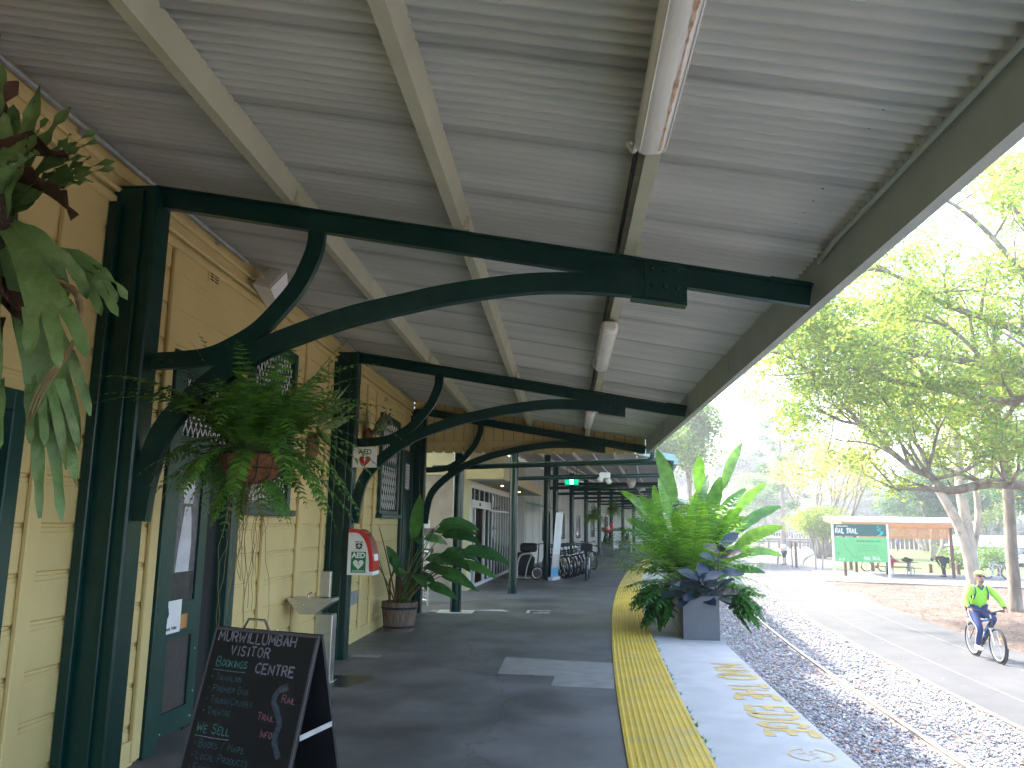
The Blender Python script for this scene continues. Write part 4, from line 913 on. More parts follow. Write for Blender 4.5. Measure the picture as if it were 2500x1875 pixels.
g.tube(crom([(bx-.02,by-.1,bz+.4),(bx-.01,by-.12,bz+.62),(bx+.0,by-.12,bz+.80)],4), .002, 4, 1)
for k in range(9): frond(g, (bx+.01*math.sin(k), by-.12, bz+.45+.04*k), (math.cos(k*2.), math.sin(k*2.), .4), .07, .02, 5, .5, m=0, m2=1)
g.build("fern", ['fern','stem'], t)
g = MB()
for i in range(22):
    a = rnd.uniform(0,6.283); p = Vector((bx+.1*math.cos(a), by+.1*math.sin(a), bz-.16)); pts = [p]; L = rnd.uniform(.3,1.0)
    for k in range(9): p = p+Vector((rnd.uniform(-.022,.022), rnd.uniform(-.022,.022), -L/9)); pts.append(p)
    g.tube(crom(pts,2), .0017, 4)
g.build("runners", 'dryfrond', t)

# big staghorn fern in the upper left corner
sx, sy, sz = -2.62, 3.32, 2.95
t = thing("staghorn_fern", "large staghorn fern with drooping antler leaves in the upper left corner", "fern", (sx, sy, sz))
def tapered(L, W, tip=.35): return lambda u: (.30+.70*min(1,u*2.2))*(1 if u < .8 else 1-(u-.8)/.2*(1-tip))
def antler(mb, base, d, L, W, droop, nf=4, m=0, fl=.45, up=UP, spread=.55):
    """a strap that widens and splits into rounded fingers"""
    d = Vector(d).normalized(); up = Vector(up)
    def path(p, d, L, W0, W1, droop, seg, tip):
        p = Vector(p); d = Vector(d); vs = []; 
        for i in range(seg+1):
            u = i/seg; s_ = d.cross(up); s_ = s_.normalized() if s_.length > .05 else d.orthogonal().normalized(); n_ = s_.cross(d).normalized()
            w_ = (W0+(W1-W0)*u)*.5; 
            if tip and u > .7: w_ *= math.sqrt(max(.02, 1-((u-.7)/.3)**2))
            wv = .013*math.sin(i*1.7+L*30)
            vs += [p+s_*w_+n_*(w_*.28+wv), p+n_*wv*.4, p-s_*w_+n_*(w_*.28-wv)]
            if i < seg: d = (d+Vector((0,0,-droop/seg))+s_*.015*math.sin(i+L*9)).normalized(); p = p+d*L/seg
        mb.add(vs, [q for i in range(seg) for q in ((3*i,3*i+1,3*i+4,3*i+3),(3*i+1,3*i+2,3*i+5,3*i+4))], m)
        return p, d, s_, n_
    p, d2, s_, n_ = path(base, d, L*(1-fl), W*.28, W, droop*(1-fl), 8, False)
    for k in range(nf):
        o = (k-(nf-1)/2)/max(1,nf-1)*2
        fd = (d2 + s_*o*spread + n_*rnd.uniform(-.12,.2)).normalized()
        path(p + s_*o*W*.32 - d2*.04, fd, L*fl*rnd.uniform(.75,1.15)*(1-.18*abs(o)), W*1.25/nf, W*.85/nf, droop*fl*rnd.uniform(.7,1.8)+.2, 7, True)
g = MB()
for (d, L, W_, dr, nf, sp) in (
    ((.55,.10,.42),.60,.15,.1,4,.6), ((.42,.20,.75),.52,.10,.25,3,.4), ((.25,-.15,1.0),.70,.13,.2,3,.3),
    ((.45,.10,.62),.62,.12,.3,4,.55), ((.12,.10,1.0),.85,.14,.1,3,.3), ((-.2,-.1,1.0),.95,.16,.15,3,.3),
    ((.40,-.10,-.30),.95,.15,.9,3,.25), ((.30,.05,-.6),1.25,.13,.5,4,.14), ((.36,.1,-.75),1.38,.12,.6,3,.10), ((.22,-.2,-.7),1.2,.12,.5,3,.14), ((.30,.2,-.55),1.15,.11,.6,3,.14),
    ((.5,.15,-.15),.60,.13,1.3,3,.3), ((.05,-.3,-.5),.8,.14,.6,3,.2), ((.3,-.3,.3),.5,.12,.8,3,.4), ((.2,.2,.1),.7,.16,1.2,4,.4)):
    antler(g, (sx+.02, sy, sz+rnd.uniform(-.12,.12)), d, L, W_*1.2, dr*1.2, nf, 0, fl=.38, spread=sp, up=(.1,-.75,.65))
g.build("antler_leaves", 'stag', t, True)
g = MB()
for (o, W_, L, d) in (((-.02,-.02,.26),.30,.34,(.35,.05,.25)),((-.05,-.05,-.22),.34,.40,(.55,.0,-.25)),((.05,.02,.20),.26,.34,(.6,.1,-.05)),((-.12,-.1,-.02),.3,.3,(.2,-.3,.3)),((0,0,-.33),.26,.33,(.6,.15,-.35)),((-.1,0,-.42),.3,.3,(.4,-.1,-.3)),((-.08,0,.42),.2,.3,(.2,0,.9))):
    blade(g, Vector((sx,sy,sz))+Vector(o)*1.0, d, L, W_, .8, seg=6, fold=.4, wave=.03, ragged=.35)
g.build("shield_leaves", 'deadleaf', t, True)
g = MB()
for i in range(3):
    p = Vector((sx+.30+.012*i, sy-.02*i, sz-.28)); g.tube(crom([p, p+Vector((.13+.008*i,0,-.08)), p+Vector((.15,0,-.28)), p+Vector((.04-.015*i,0,-.50)), p+Vector((.0-.03*i,0.02*i,-.62-.03*i))],4), [.011-.0005*k for k in range(17)] , 5, flat=.4)
g.build("dry_fronds", 'dryfrond', t)
g = MB(); g.ball((sx-.08,sy,sz), (.16,.16,.30), 0, 12, 8); g.tube([(sx-.08,sy,sz+.28),(sx-.1,sy,3.9)], .006, 5); g.build("moss_ball", 'soil', t)

# pale staghorn on the wall, and a grey one past the second post
t = thing("staghorn_fern", "pale green staghorn fern fixed to the cream wall behind the fern basket", "fern", (-2.84, 8.88, 2.62))
g = MB(); c = Vector((-2.84, 8.80, 2.62))
for i in range(16):
    a = -1.0+2.0*i/15+rnd.uniform(-.1,.1); blade(g, c+Vector((.03,0,rnd.uniform(-.05,.1))), (.25+.2*rnd.random(), math.sin(a)*.8, math.cos(a)), rnd.uniform(.40,.66), .075, .5, up=(1,0,0), seg=5, fold=.25, shape=lambda u: .35+.65*u if u < .85 else (1-u)/.15*.9)
for i in range(9):
    a = -1.2+2.4*i/8; blade(g, c+Vector((.03,0,-.02)), (.6, math.sin(a)*.6, .1-.35*math.cos(a)), .22, .10, .8, up=(1,0,0), seg=4, fold=.2)
antler(g, c+Vector((.05,.05,.05)), (.55,.55,.35), .62, .06, -.15, 2, up=(1,0,0), spread=.25)
g.build("leaves", 'stagpale', t); g = MB(); g.lathe([(.03,0),(.15,.01),(.16,.03),(.12,.07),(.02,.09)], (-2.865,8.80,2.45), 14, 0, (1,0,0)); g.build("shield", 'coir', t, True)
t = thing("staghorn_fern", "grey green staghorn fern mounted above the small heart sign", "fern", (-2.8, 11.35, 2.95))
g = MB(); c = Vector((-2.8, 11.3, 2.85))
for i in range(16):
    a = rnd.uniform(-1.5,1.5); antler(g, c, (.4+.3*rnd.random(), math.sin(a), math.cos(a)*.9), rnd.uniform(.35,.6), .06, .3, 2, up=(1,0,0), spread=.4)
g.build("leaves", 'staggrey', t); g = MB(); g.ball((-2.83,11.3,2.82), (.06,.14,.14), 0, 10, 6); g.build("shield", 'coir', t, True)

# defibrillator cabinet
t = thing("defibrillator_cabinet", "white first aid cabinet with curved red front on the middle post", "cabinet", (-2.42, 9.85, 1.25))
y0, y1 = 9.69, 10.02
AX = Matrix.Translation((-2.617,0,0)) @ Matrix.Diagonal((.88,1,1,1)) @ Matrix.Translation((2.617,0,0))
ar = [(-2.615+.0,1.525)] + [(-2.50+.235*math.sin(a), 1.12+.405*math.cos(a)) for a in [k*math.pi/2/9 for k in range(10)]] + [(-2.262,1.045)]
side = [(-2.617,.985),(-2.31,.985),(-2.31,1.03)] + [(-2.52+.205*math.cos(a), 1.10+.385*math.sin(a)) for a in [k*math.pi/2/9 for k in range(10)]] + [(-2.617,1.485)]
g = MB(); g.T = AX; g.prism([(x,y0,z) for x,z in side], (0,y1-y0,0)); g.prism([(-2.617,y0,.985),(-2.262,y0,.985),(-2.262,y0,1.0295),(-2.3105,y0,1.0295),(-2.3105,y0,.9855)], (0,y1-y0,0)); g.build("case", 'white', t)
g = MB(); g.T = AX; outer = [(-2.262,1.03)]+[(-2.52+.258*math.cos(a), 1.10+.43*math.sin(a)) for a in [k*math.pi/2/12 for k in range(13)]]+[(-2.617,1.53)]
inner = [(-2.309,1.03)]+[(-2.52+.2055*math.cos(a), 1.10+.386*math.sin(a)) for a in [k*math.pi/2/12 for k in range(13)]]+[(-2.617,1.4862)]
for i in range(len(outer)-1):
    g.prism([(outer[i][0],y0-.004,outer[i][1]),(outer[i+1][0],y0-.004,outer[i+1][1]),(inner[i+1][0],y0-.004,inner[i+1][1]),(inner[i][0],y0-.004,inner[i][1])][::-1], (0,y1-y0+.008,0))
cv = g.build("red_cover", 'red', t, 'auto')
g = MB(); g.T = AX; a0, a1 = .12, 1.05
for i in range(10):
    a = a0+(a1-a0)*i/10; b = a0+(a1-a0)*(i+1)/10; P_ = lambda a, y: (-2.52+.262*math.cos(a), y, 1.10+.434*math.sin(a))
    g.poly([P_(a,y0+.06), P_(a,y1-.06), P_(b,y1-.06), P_(b,y0+.06)], 0 if i > 1 else 1)
g.build("viewing_window", ['clear','white'], cv, True)
X_, Y_, O = Vector((1,0,0)), Vector((0,0,1)), Vector((-2.617, y0, .985)); g = MB()
def rect(mb, x0, x1, z0, z1, m, off=.002, O=None, X=None, Y=None): 
    n_ = X.cross(Y).normalized(); mb.poly([O+X*a+Y*b+n_*off for a, b in ((x0,z0),(x1,z0),(x1,z1),(x0,z1))], m)
def heart(cx_, cz, s_, n=22):
    out = []
    for i in range(n):
        a = 2*math.pi*i/n; out.append((cx_+s_*16*math.sin(a)**3/17, cz+s_*(13*math.cos(a)-5*math.cos(2*a)-2*math.cos(3*a)-math.cos(4*a))/17))
    return out[::-1]
bolt = [(-.35,.62),(.12,.18),(-.02,.10),(.38,-.42),(-.12,.0),(.02,.10)]
g = MB(); rect(g, .045, .225, .03, .275, 0, .002, O, X_, Y_)
text(g, "AED", .085, O+X_*.135+Y_*.205, X_, Y_, 1, 'CENTER', .0035, bold=.004)
g.poly([O+X_*a+Y_*b+Vector((0,-.0035,0)) for a, b in heart(.135,.130,.070)], 1)
g.poly([O+X_*(.135+a*.07)+Y_*(.135+b*.07)+Vector((0,-.005,0)) for a, b in bolt], 0)
for zz in (.055,.045): rect(g, .06, .21, zz-.002, zz+.002, 1, .0035, O, X_, Y_)
rect(g, .06, .215, .292, .2945, 3, .003, O, X_, Y_)
g.poly([O+X_*(.135+a)+Y_*(.345+b)+Vector((0,-.003,0)) for a, b in ((-.036,.03),(.036,.03),(.042,.0),(.025,-.03),(0,-.042),(-.025,-.03),(-.042,0))], 2)
rect(g, .112, .158, .340, .352, 1, .0045, O, X_, Y_); rect(g, .129, .141, .323, .369, 1, .0045, O, X_, Y_)
rect(g, .092, .178, .312, .318, 2, .0035, O, X_, Y_)
text(g, "FIRST AID", .022, O+X_*.135+Y_*.385, X_, Y_, 2, 'CENTER', .003, bold=.001)
g.build("label_sticker", ['safegreen','white','blackink','grey'], t)
# flag sign above it
t = thing("defibrillator_sign", "small white sign with red heart and the letters AED on the middle post", "sign", (-2.45, 9.71, 2.4))
g = MB(); g.bbox(-2.612, -2.315, 9.705, 9.713, 2.275, 2.52, .002); g.build("plate", 'white', t)
O = Vector((-2.612, 9.705, 2.275)); g = MB()
text(g, "AED", .085, O+X_*.15+Y_*.165, X_, Y_, 1, 'CENTER', .002, bold=.0015)
g.poly([O+X_*a+Y_*b+Vector((0,-.002,0)) for a, b in heart(.15,.085,.078)], 0)
g.poly([O+X_*(.15+a*.075)+Y_*(.09+b*.085)+Vector((0,-.0035,0)) for a, b in [(.05,.72),(-.25,.02),(-.02,.02),(-.16,-.62),(.22,.16),(.02,.16)]], 2)
g.build("lettering", ['red','blackink','white'], t)
g = MB(); g.box(-2.625,-2.605,9.712,9.73,2.27,2.53); g.build("mount", 'grey', t)

# stainless drinking fountain
t = thing("drinking_fountain", "stainless steel drinking fountain with a wedge shaped bowl by the wall", "drinking fountain", (-2.46, 8.42, 0))
g = MB(); g.bbox(-2.56,-2.385,8.36,8.52,0.012,.672,.006); g.bbox(-2.555,-2.45,8.43,8.50,.836,1.10,.004); g.bbox(-2.60,-2.36,8.33,8.55,0,.011,.003); g.build("pedestal", 'steel', t)
g = MB(); y0, y1 = 8.30, 8.56
g.prism([(-2.84,y0,.832),(-2.384,y0,.832),(-2.384,y0,.80),(-2.56,y0,.674),(-2.72,y0,.674),(-2.85,y0,.818)][::-1], (0,y1-y0,0)); g.build("bowl", 'steel', t)
g = MB(); g.lathe([(.014,0),(.014,.012),(.008,.016)], (-2.68,y0,.765), 10, 0, (0,-1,0)); g.build("push_button", 'chrome', t, True); g = MB(); g.tube(crom([(-2.66,8.40,.83),(-2.66,8.40,.86),(-2.645,8.395,.885),(-2.62,8.39,.875)],4), .009, 8); g.build("spout", 'chrome', t, True)
g = MB(); g.ball((-2.36,8.345,.016), .012, 0, 6, 4); g.build("floor_bolt", 'chrome', t); g = MB(); g.ball((-2.58,8.345,.016), .012, 0, 6, 4); g.build("floor_bolt", 'chrome', t)
# water stain on the asphalt is part of the ground's own dirt
g = MB(); g.prism([(-2.25+.22*math.cos(a)*(1+.3*math.sin(3*a)), 8.5+.4*math.sin(a)*(1+.2*math.cos(2*a)), .0008) for a in [2*math.pi*k/20 for k in range(20)]], (0,0,.001)); struct(g.build("damp_patch", pm("damp_asphalt", (.022,.022,.024), .35, var=.4, vs=6)))
# metal jug by the wall
# Female toilet sign
t = thing("toilet_sign", "white Female Toilet sign on the green door", "sign", (W, 5.93, .88))
g = MB(); g.bbox(W+.001, W+.006, 5.795, 6.065, .785, 1.02, .001); g.build("plate", 'white', t)
O = Vector((W+.006, 5.795, .785)); X_ = Vector((0,1,0)); Y_ = Vector((0,0,1)); g = MB()
def fig(pts, dx=.045, dz=.075, s_=.145): g.poly([O+X_*(dx+a*s_)+Y_*(dz+b*s_)+Vector((.0015,0,0)) for a, b in pts], 0)
fig([(-.07+.09*math.cos(a)+.07, .91+.08*math.sin(a)) for a in [2*math.pi*k/12 for k in range(12)]]); fig([(-.12,.80),(.12,.80),(.24,.42),(.17,.40),(.09,.64),(.20,.30),(-.20,.30),(-.09,.64),(-.17,.40),(-.24,.42)]); fig([(-.09,.295),(-.01,.295),(-.01,0),(-.09,0)]); fig([(.01,.295),(.09,.295),(.09,0),(.01,0)])
text(g, "Female Toilet", .036, O+X_*.012+Y_*.025, X_, Y_, 0, 'LEFT', .0015, bold=.0008); g.build("lettering", 'blackink', t)
g = MB(); g.bbox(W+.001,W+.003,6.07,6.18,.80,.905,.001); tag(g.build("bare_wood_patch", 'orange'), "small bare orange wood rectangle beside the toilet sign", "door plate")

# chalkboard A-frame
TL, TR = Vector((-2.039,4.767,.99)), Vector((-1.34,4.495,.99))
wx = (TR-TL).normalized(); nf = Vector((wx.y, -wx.x, 0)); 
if nf.y > 0: nf = -nf
t = thing("chalkboard", "black A-frame chalkboard with chalk lettering standing by the green door", "chalkboard", ((TL+TR)/2).xy.to_3d())
WB = (TR-TL).length
def panel(sgn, mat, name):
    g = MB(); bl = TL+nf*sgn*.27; bl = Vector((bl.x,bl.y,0)); br = TR+nf*sgn*.27; br = Vector((br.x,br.y,0)); up = (TL-bl); un = up.normalized(); th = wx.cross(un).normalized()*.009
    if th.dot(nf)*sgn < 0: th = -th
    a = TL+th*1.2; g.obox((a+TR+th*1.2+bl+br+th*2.4)/4, wx*WB/2, up/2, th, 0)
    return g.build(name, mat, t), bl, un, th
fp, bl, un, th = panel(1, 'board', "front_panel")
rp, *_ = panel(-1, 'board', "rear_panel")
g = MB(); off = th*2.3
for (a, b) in ((TL, Vector(bl)), (TR, Vector(bl)+wx*WB)): 
    q = wx*.007*(1 if a is TL else -1)
    g.obox((a+b)/2+off+q, wx*.007, (a-b)/2, th*.25)
g.obox((TL+TR)/2+off-un*.008, wx*WB/2, un*.008, th*.25); g.build("frame_edge", pm("edge_grey", (.10,.09,.10), .6), t)
g = MB(); mid = (TL+TR)/2-wx*.09+UP*.004
g.tube([mid-wx*.095, mid-wx*.06+UP*.055, mid+wx*.06+UP*.055, mid+wx*.095], .008, 6); g.obox(mid-wx*.11, wx*.02, nf*.012, UP*.004); g.obox(mid+wx*.11, wx*.02, nf*.012, UP*.004); g.ball(mid+wx*.15+UP*.004, .008, 0, 6, 4); g.build("handle", 'chrome', t, 'auto')
g = MB(); a = TR-un*.52+th*.5; g.bar(a+wx*.004, Vector((a.x,a.y,a.z))-nf*.27+wx*.004+UP*.02, .004, .028); g.build("stay", 'galv', t); g = MB(); a = TL-un*.52; g.bar(a-wx*.004, a-nf*.27-wx*.004, .004, .028); g.build("stay", 'galv', t)
g = MB(); O = Vector(bl)+th*2.25; X_ = wx; Y_ = un; HB = (TL-Vector(bl)).length
KZ = .83
S = lambda s_, size, x, z, m, w_=.006, **k: strokes(g, s_, size*.88, x, HB-z*KZ, X_, Y_, O, w_*.85, m, **k)
S("MURWILLUMBAH", .062, .045, .088, 0, .011, sp=1.35); S("VISITOR", .058, .16, .175, 0, .010, sp=1.9); S("CENTRE", .058, .37, .275, 0, .011, sp=1.5)
S("Bookings", .056, .075, .255, 1, .008, sp=1.1); flat_stroke(g, [(.06,HB-.28*KZ),(.2,HB-.282*KZ),(.30,HB-.28*KZ)], .004, X_, Y_, O, th.normalized(), 1, .001)
for i, s_ in enumerate(("Trainlink","Premier Bus","Tours/Cruises","Theatre")):
    z = .345+.072*i; S("*", .022, .065, z-.008, 2, .004); S(s_, .040, .10, z, 2, .005, sp=1.6)
S("We Sell", .056, .055, .675, 1, .008, sp=1.4); flat_stroke(g, [(.05,HB-.70*KZ),(.2,HB-.703*KZ),(.30,HB-.70*KZ)], .004, X_, Y_, O, th.normalized(), 0, .001)
for i, s_ in enumerate(("Books / Maps","Local Products","First Aid K")):
    z = .765+.072*i; S("*", .022, .065, z-.008, 2, .004); S(s_, .044, .10, z, 2, .005, sp=1.6)
flat_stroke(g, [(p.x, HB-p.y*KZ) for p in crom([(.62,.335,0),(.56,.37,0),(.545,.43,0),(.58,.49,0),(.615,.56,0),(.605,.64,0),(.625,.70,0),(.66,.755,0)],5)], .034, X_, Y_, O, th.normalized(), 4, .0005)
S("Rail", .045, .60, .435, 3, .006); S("Trail", .045, .46, .555, 3, .006); S("Info", .045, .50, .655, 3, .006)
g.build("chalk_writing", ['chalkw','chalkg','chalkb','chalkp','chalkgrey'], t)

# half-barrel planter
t = thing("barrel_planter", "weathered half barrel planter against the wall by the third post", "planter", (-2.52, 12.45, 0))
c = Vector((-2.52,12.45,0)); g = MB(); n = 30; prof = [(.222,.0),(.245,.14),(.265,.30),(.278,.43),(.25,.43),(.24,.36)]
vs = []
for r, z in prof:
    for j in range(n): a = 2*math.pi*j/n; rr = r*(1+(.006 if j % 2 else -.006)); vs.append(c+Vector((rr*math.cos(a), rr*math.sin(a), z)))
g.add(vs, [(i*n+j, i*n+(j+1)%n, (i+1)*n+(j+1)%n, (i+1)*n+j) for i in range(len(prof)-1) for j in range(n)]); g.build("staves", 'barrel', t)
g = MB(); g.lathe([(.270,.325),(.275,.36),(.279,.36),(.274,.325)], c, 30); g.lathe([(.234,.05),(.239,.085),(.243,.085),(.238,.05)], c, 30); g.build("hoops", 'black', t)
g = MB(); g.lathe([(.0,.40),(.15,.405),(.242,.385)], c, 20, cap=False); g.build("soil", 'soil', t)
t = thing("strelitzia_plant", "leafy plant with long dark paddle leaves growing in the half barrel", "plant", (-2.52, 12.45, .38))
g = MB(); ts = .42
for i, (a, lean, H_, L, W_) in enumerate(((1.4,.10,1.0,.80,.19),(.4,.45,1.45,.7,.2),(-.4,.55,1.35,.7,.2),(2.8,.25,1.3,.6,.2),(-1.2,.4,1.15,.65,.19),(.1,.8,1.25,.8,.2),(-.7,.85,1.2,.75,.19),(.2,.55,.85,.60,.17),(-.3,.75,.75,.70,.18),(.3,.85,.95,.75,.17),(-.8,.5,.7,.55,.18),(.0,.95,1.05,.72,.17),(.6,.7,1.1,.70,.18),(-.1,.35,1.25,.72,.17),(2.6,.35,.75,.5,.17),(3.4,.4,.8,.5,.15),(-1.5,.45,.6,.45,.17),(-1.0,.9,.75,.6,.16),(.1,1.1,.8,.65,.15),(-.5,1.0,.95,.6,.16),(1.0,.5,1.2,.6,.16),(-2.0,.2,.45,.4,.15),(4.2,.3,.6,.45,.16),(.9,.9,.85,.6,.16),(-.2,1.2,.62,.55,.15),(-.6,.6,.55,.42,.16))):
    d = Vector((math.cos(a)*lean, math.sin(a)*lean, 1)).normalized(); b = c+Vector((rnd.uniform(-.14,.14), rnd.uniform(-.12,.12), .39)); pts = [b]; p = b.copy(); dd = d.copy()
    for k in range(6): p = p+dd*H_/6*.95; dd = (dd+Vector((math.cos(a),math.sin(a),0))*.05*lean*2).normalized(); pts.append(p.copy())
    g.tube(pts, [.016,.014,.012,.010,.009,.008,.007], 6, 1 if i % 3 else 2)
    hd = (dd+Vector((math.cos(a),math.sin(a),-.35))*(.9 if lean > .3 else .15)).normalized()
    blade(g, p, hd, L, W_*1.15, .75 if lean > .3 else .2, seg=7, fold=.2, m=0, wave=.006, ragged=.10, up=(rnd.uniform(-.2,.5), -.8, rnd.uniform(.35,.75)))
for i in range(5): p = c+Vector((rnd.uniform(-.15,.15), rnd.uniform(-.1,.1), .38)); g.tube([p, p+Vector((rnd.uniform(-.05,.05),0,.35)), p+Vector((rnd.uniform(-.1,.1),.02,.6))], [.022,.018,.012], 7, 2)
g.build("leaves", ['banana','stem','stembrown'], t, True)

# photo board, mesh gate beyond the third post
t = thing("photo_board", "brown notice board with old black and white photographs on the far cream end wall", "notice board", (-3.1, 19.88, 1.2))
g = MB(); g.bbox(-3.65,-2.80,19.86,19.885,.70,1.80,.006); g.build("backing", 'brownboard', t)
for (z0, z1) in ((1.28,1.70),(.80,1.20)):
    g = MB(); g.box(-3.6,-2.98,19.852,19.8585,z0,z1,0); g.box(-3.58,-3.0,19.848,19.8515,z0+.02,z0+(z1-z0)*.5,1); g.prism([(-3.35,19.846,z0+.1),(-3.0,19.846,z0+.08),(-3.0,19.846,z1-.12),(-3.1,19.846,z1-.04)], (0,.0015,0), 2); g.build("old_photo", ['photolight','photo','photodark'], t)
t = thing("mesh_gate", "low wire mesh gate across the gap past the third post", "gate", (-3.2, 17.4, 0))
g = MB(); A = Vector((-2.72,16.2,0)); B = Vector((-4.3,18.6,0)); 
for p in (A, (A+B)/2, B): g.tube([p, p+UP*1.05], .02, 8)
g.tube([A+UP*1.05, B+UP*1.05], .018, 8); g.tube([A+UP*.1, B+UP*.1], .018, 8); g.build("gate_frame", 'galv', t, 'auto')
g = MB()
for k in range(26): q = A.lerp(B, k/26); g.tube([q+UP*.1, q+UP*1.05], .003, 4, cap=False)
for k in range(13): g.tube([A+UP*(.1+.073*k), B+UP*(.1+.073*k)], .003, 4, cap=False)
g.build("wire_mesh", 'galv', t)

# grey planter boxes along the platform edge
box_t = None
def planter(Yc, s_, L, label, Wd=.52, H_=.62):
    t = thing("planter_box", label, "planter", cp(s_, Yc, .0), -math.atan(2*Yc/460), "grey planter boxes along the platform edge")
    g = MB(); th = .03; a, b = Wd/2, L/2; rz = t.rotation_euler.z; mt = WM(t)
    g.T = mt; g.bbox(-a,a,-b,-b+th,.002,H_,.004); g.bbox(-a,a,b-th,b,.002,H_,.004); g.bbox(-a,-a+th,-b+th,b-th,.002,H_,.004); g.bbox(a-th,a,-b+th,b-th,.002,H_,.004); g.box(-a+th,a-th,-b+th,b-th,.01,.05)
    g.build("box", 'planter', t); g = MB(); g.T = mt; g.box(-a+th,a-th,-b+th,b-th,H_-.12,H_-.05); g.build("soil", 'soil', t); return t
pl = [(12.95,"nearest grey planter box, its plain front face towards the viewer"),(14.62,"second grey planter box, hidden under foliage in the middle of the row"),(16.29,"third grey planter box, last of the row at the platform edge")]
for Y, lb in pl: planter(Y, 1.65, 1.64, lb)
def P3(s_, Y, z): return Vector(cp(s_, Y, z))
# rubber plant at the front
t = thing("rubber_plant", "blue black rubber plant at the front of the nearest planter box", "plant", P3(1.68,12.4,.55))
g = MB()
for (s_, Y, H_, n, lean) in ((1.66,12.3,.34,15,(-.05,-.30)),(1.86,12.32,.18,11,(.2,-.35)),(1.5,12.36,.24,10,(-.3,-.25)),(1.92,12.7,.78,14,(.12,-.1))):
    b = P3(s_,Y,.56); tip = b+Vector((lean[0],lean[1],1)).normalized()*H_; g.tube([b, b.lerp(tip,.5), tip], [.014,.012,.008], 6, 1)
    for k in range(n):
        u = .15+.85*k/n; a = k*2.4+s_*7; el = -.25+1.05*u; p = b.lerp(tip,u); d = Vector((math.cos(a)*math.cos(el), math.sin(a)*math.cos(el)-.15, math.sin(el)))
        blade(g, p, d, rnd.uniform(.30,.42), rnd.uniform(.15,.19), .35, seg=5, fold=.16, up=(rnd.uniform(-.5,.3),-.65,.75), petiole=.03, pr=.004, shape=lambda t: math.sin(math.pi*min(1,t*.97+.03))**.65)
g.build("leaves", ['ficus','stembrown'], t, True)
# split-leaf philodendrons either side
for (s_, Y, lb, dirs, col_) in ((1.98,12.7,"split leaf philodendron spilling over the track side of the nearest planter",[(.9,-.35,.45),(.8,-.6,.3),(1,.0,.5),(.75,-.5,.75),(.9,-.2,.1),(.6,-.7,.6),(.95,-.1,.8),(.5,-.5,1.0),(.8,-.45,.15),(.7,.3,.9)],'philo'),
                         (1.30,12.9,"split leaf philodendron spilling over the platform side of the nearest planter",[(-.9,-.5,.45),(-.8,-.7,.25),(-1,-.1,.4),(-.6,-.6,.7),(-.9,-.3,.05),(-.7,-.6,.5),(-.5,-.7,.9),(-.9,.0,.7),(-.8,-.5,.15),(-.6,-.8,.1),(-.4,-.8,.5)],'philo'),
                         (1.32,14.6,"split leaf philodendron half way along the row of grey planters",[(-.9,-.4,.4),(-.8,-.5,.7),(-1,.0,.5),(-.9,.3,.3),(-.7,-.6,.2),(-.8,-.3,1.0),(.6,-.4,1.0),(.9,-.3,.7)],'philo')):
    t = thing("philodendron", lb, "plant", P3(s_,Y,.55)); g = MB()
    for d in dirs:
        for rep in range(3): lobed(g, P3(s_+rnd.uniform(-.1,.1), Y+rnd.uniform(-.25,.25), .56), (d[0]+rnd.uniform(-.2,.2), d[1]+rnd.uniform(-.2,.2), d[2]), rnd.uniform(.34,.50), m=0, m2=1, pet=rnd.uniform(.18,.38), droop=rnd.uniform(.6,1.6))
    g.build("leaves", ['philo','stem'], t, True)
# red cordylines
for (s_, Y, lb) in ((1.50,13.55,"dark red leaved cordyline in the nearest planter"),(1.75,15.3,"dark red leaved cordyline in the second planter")):
    t = thing("cordyline", lb, "plant", P3(s_,Y,.55)); g = MB()
    for k in range(46):
        a = k*2.4; el = rnd.uniform(-.1,1.2); h = rnd.uniform(.1,.55); blade(g, P3(s_,Y,.56+h)+Vector((rnd.uniform(-.12,.12),rnd.uniform(-.2,.2),0)), (math.cos(a)*math.cos(el),math.sin(a)*math.cos(el),math.sin(el)), rnd.uniform(.3,.5), .06, .9, seg=5, fold=.2)
    g.tube([P3(s_,Y,.55), P3(s_,Y,1.1)], .014, 6, 1); g.build("leaves", ['cordy','stembrown'], t, True)
# palms
for (s_, Y, lb, n, Lm) in ((1.62,13.3,"feather palm with arching fronds in the nearest planter",46,1.75),(1.58,14.4,"bushy feather palm in the second planter box",40,1.7),(1.72,15.9,"feather palm towards the far end of the row of planters",16,1.1)):
    t = thing("palm_plant", lb, "plant", P3(s_,Y,.55)); g = MB()
    for k in range(n):
        a = k*2.4+.5; el = rnd.uniform(.55,1.45); frond(g, P3(s_,Y,.58)+Vector((rnd.uniform(-.1,.1),rnd.uniform(-.1,.1),0)), (math.cos(a)*math.cos(el),math.sin(a)*math.cos(el),math.sin(el)), rnd.uniform(.8,1.05)*Lm, .36, 24, rnd.uniform(.6,1.3), m=0, m2=1, pin_w=.085, start=.3, r=.008, curl=.35)
    g.build("fronds", ['palm','stem'], t)
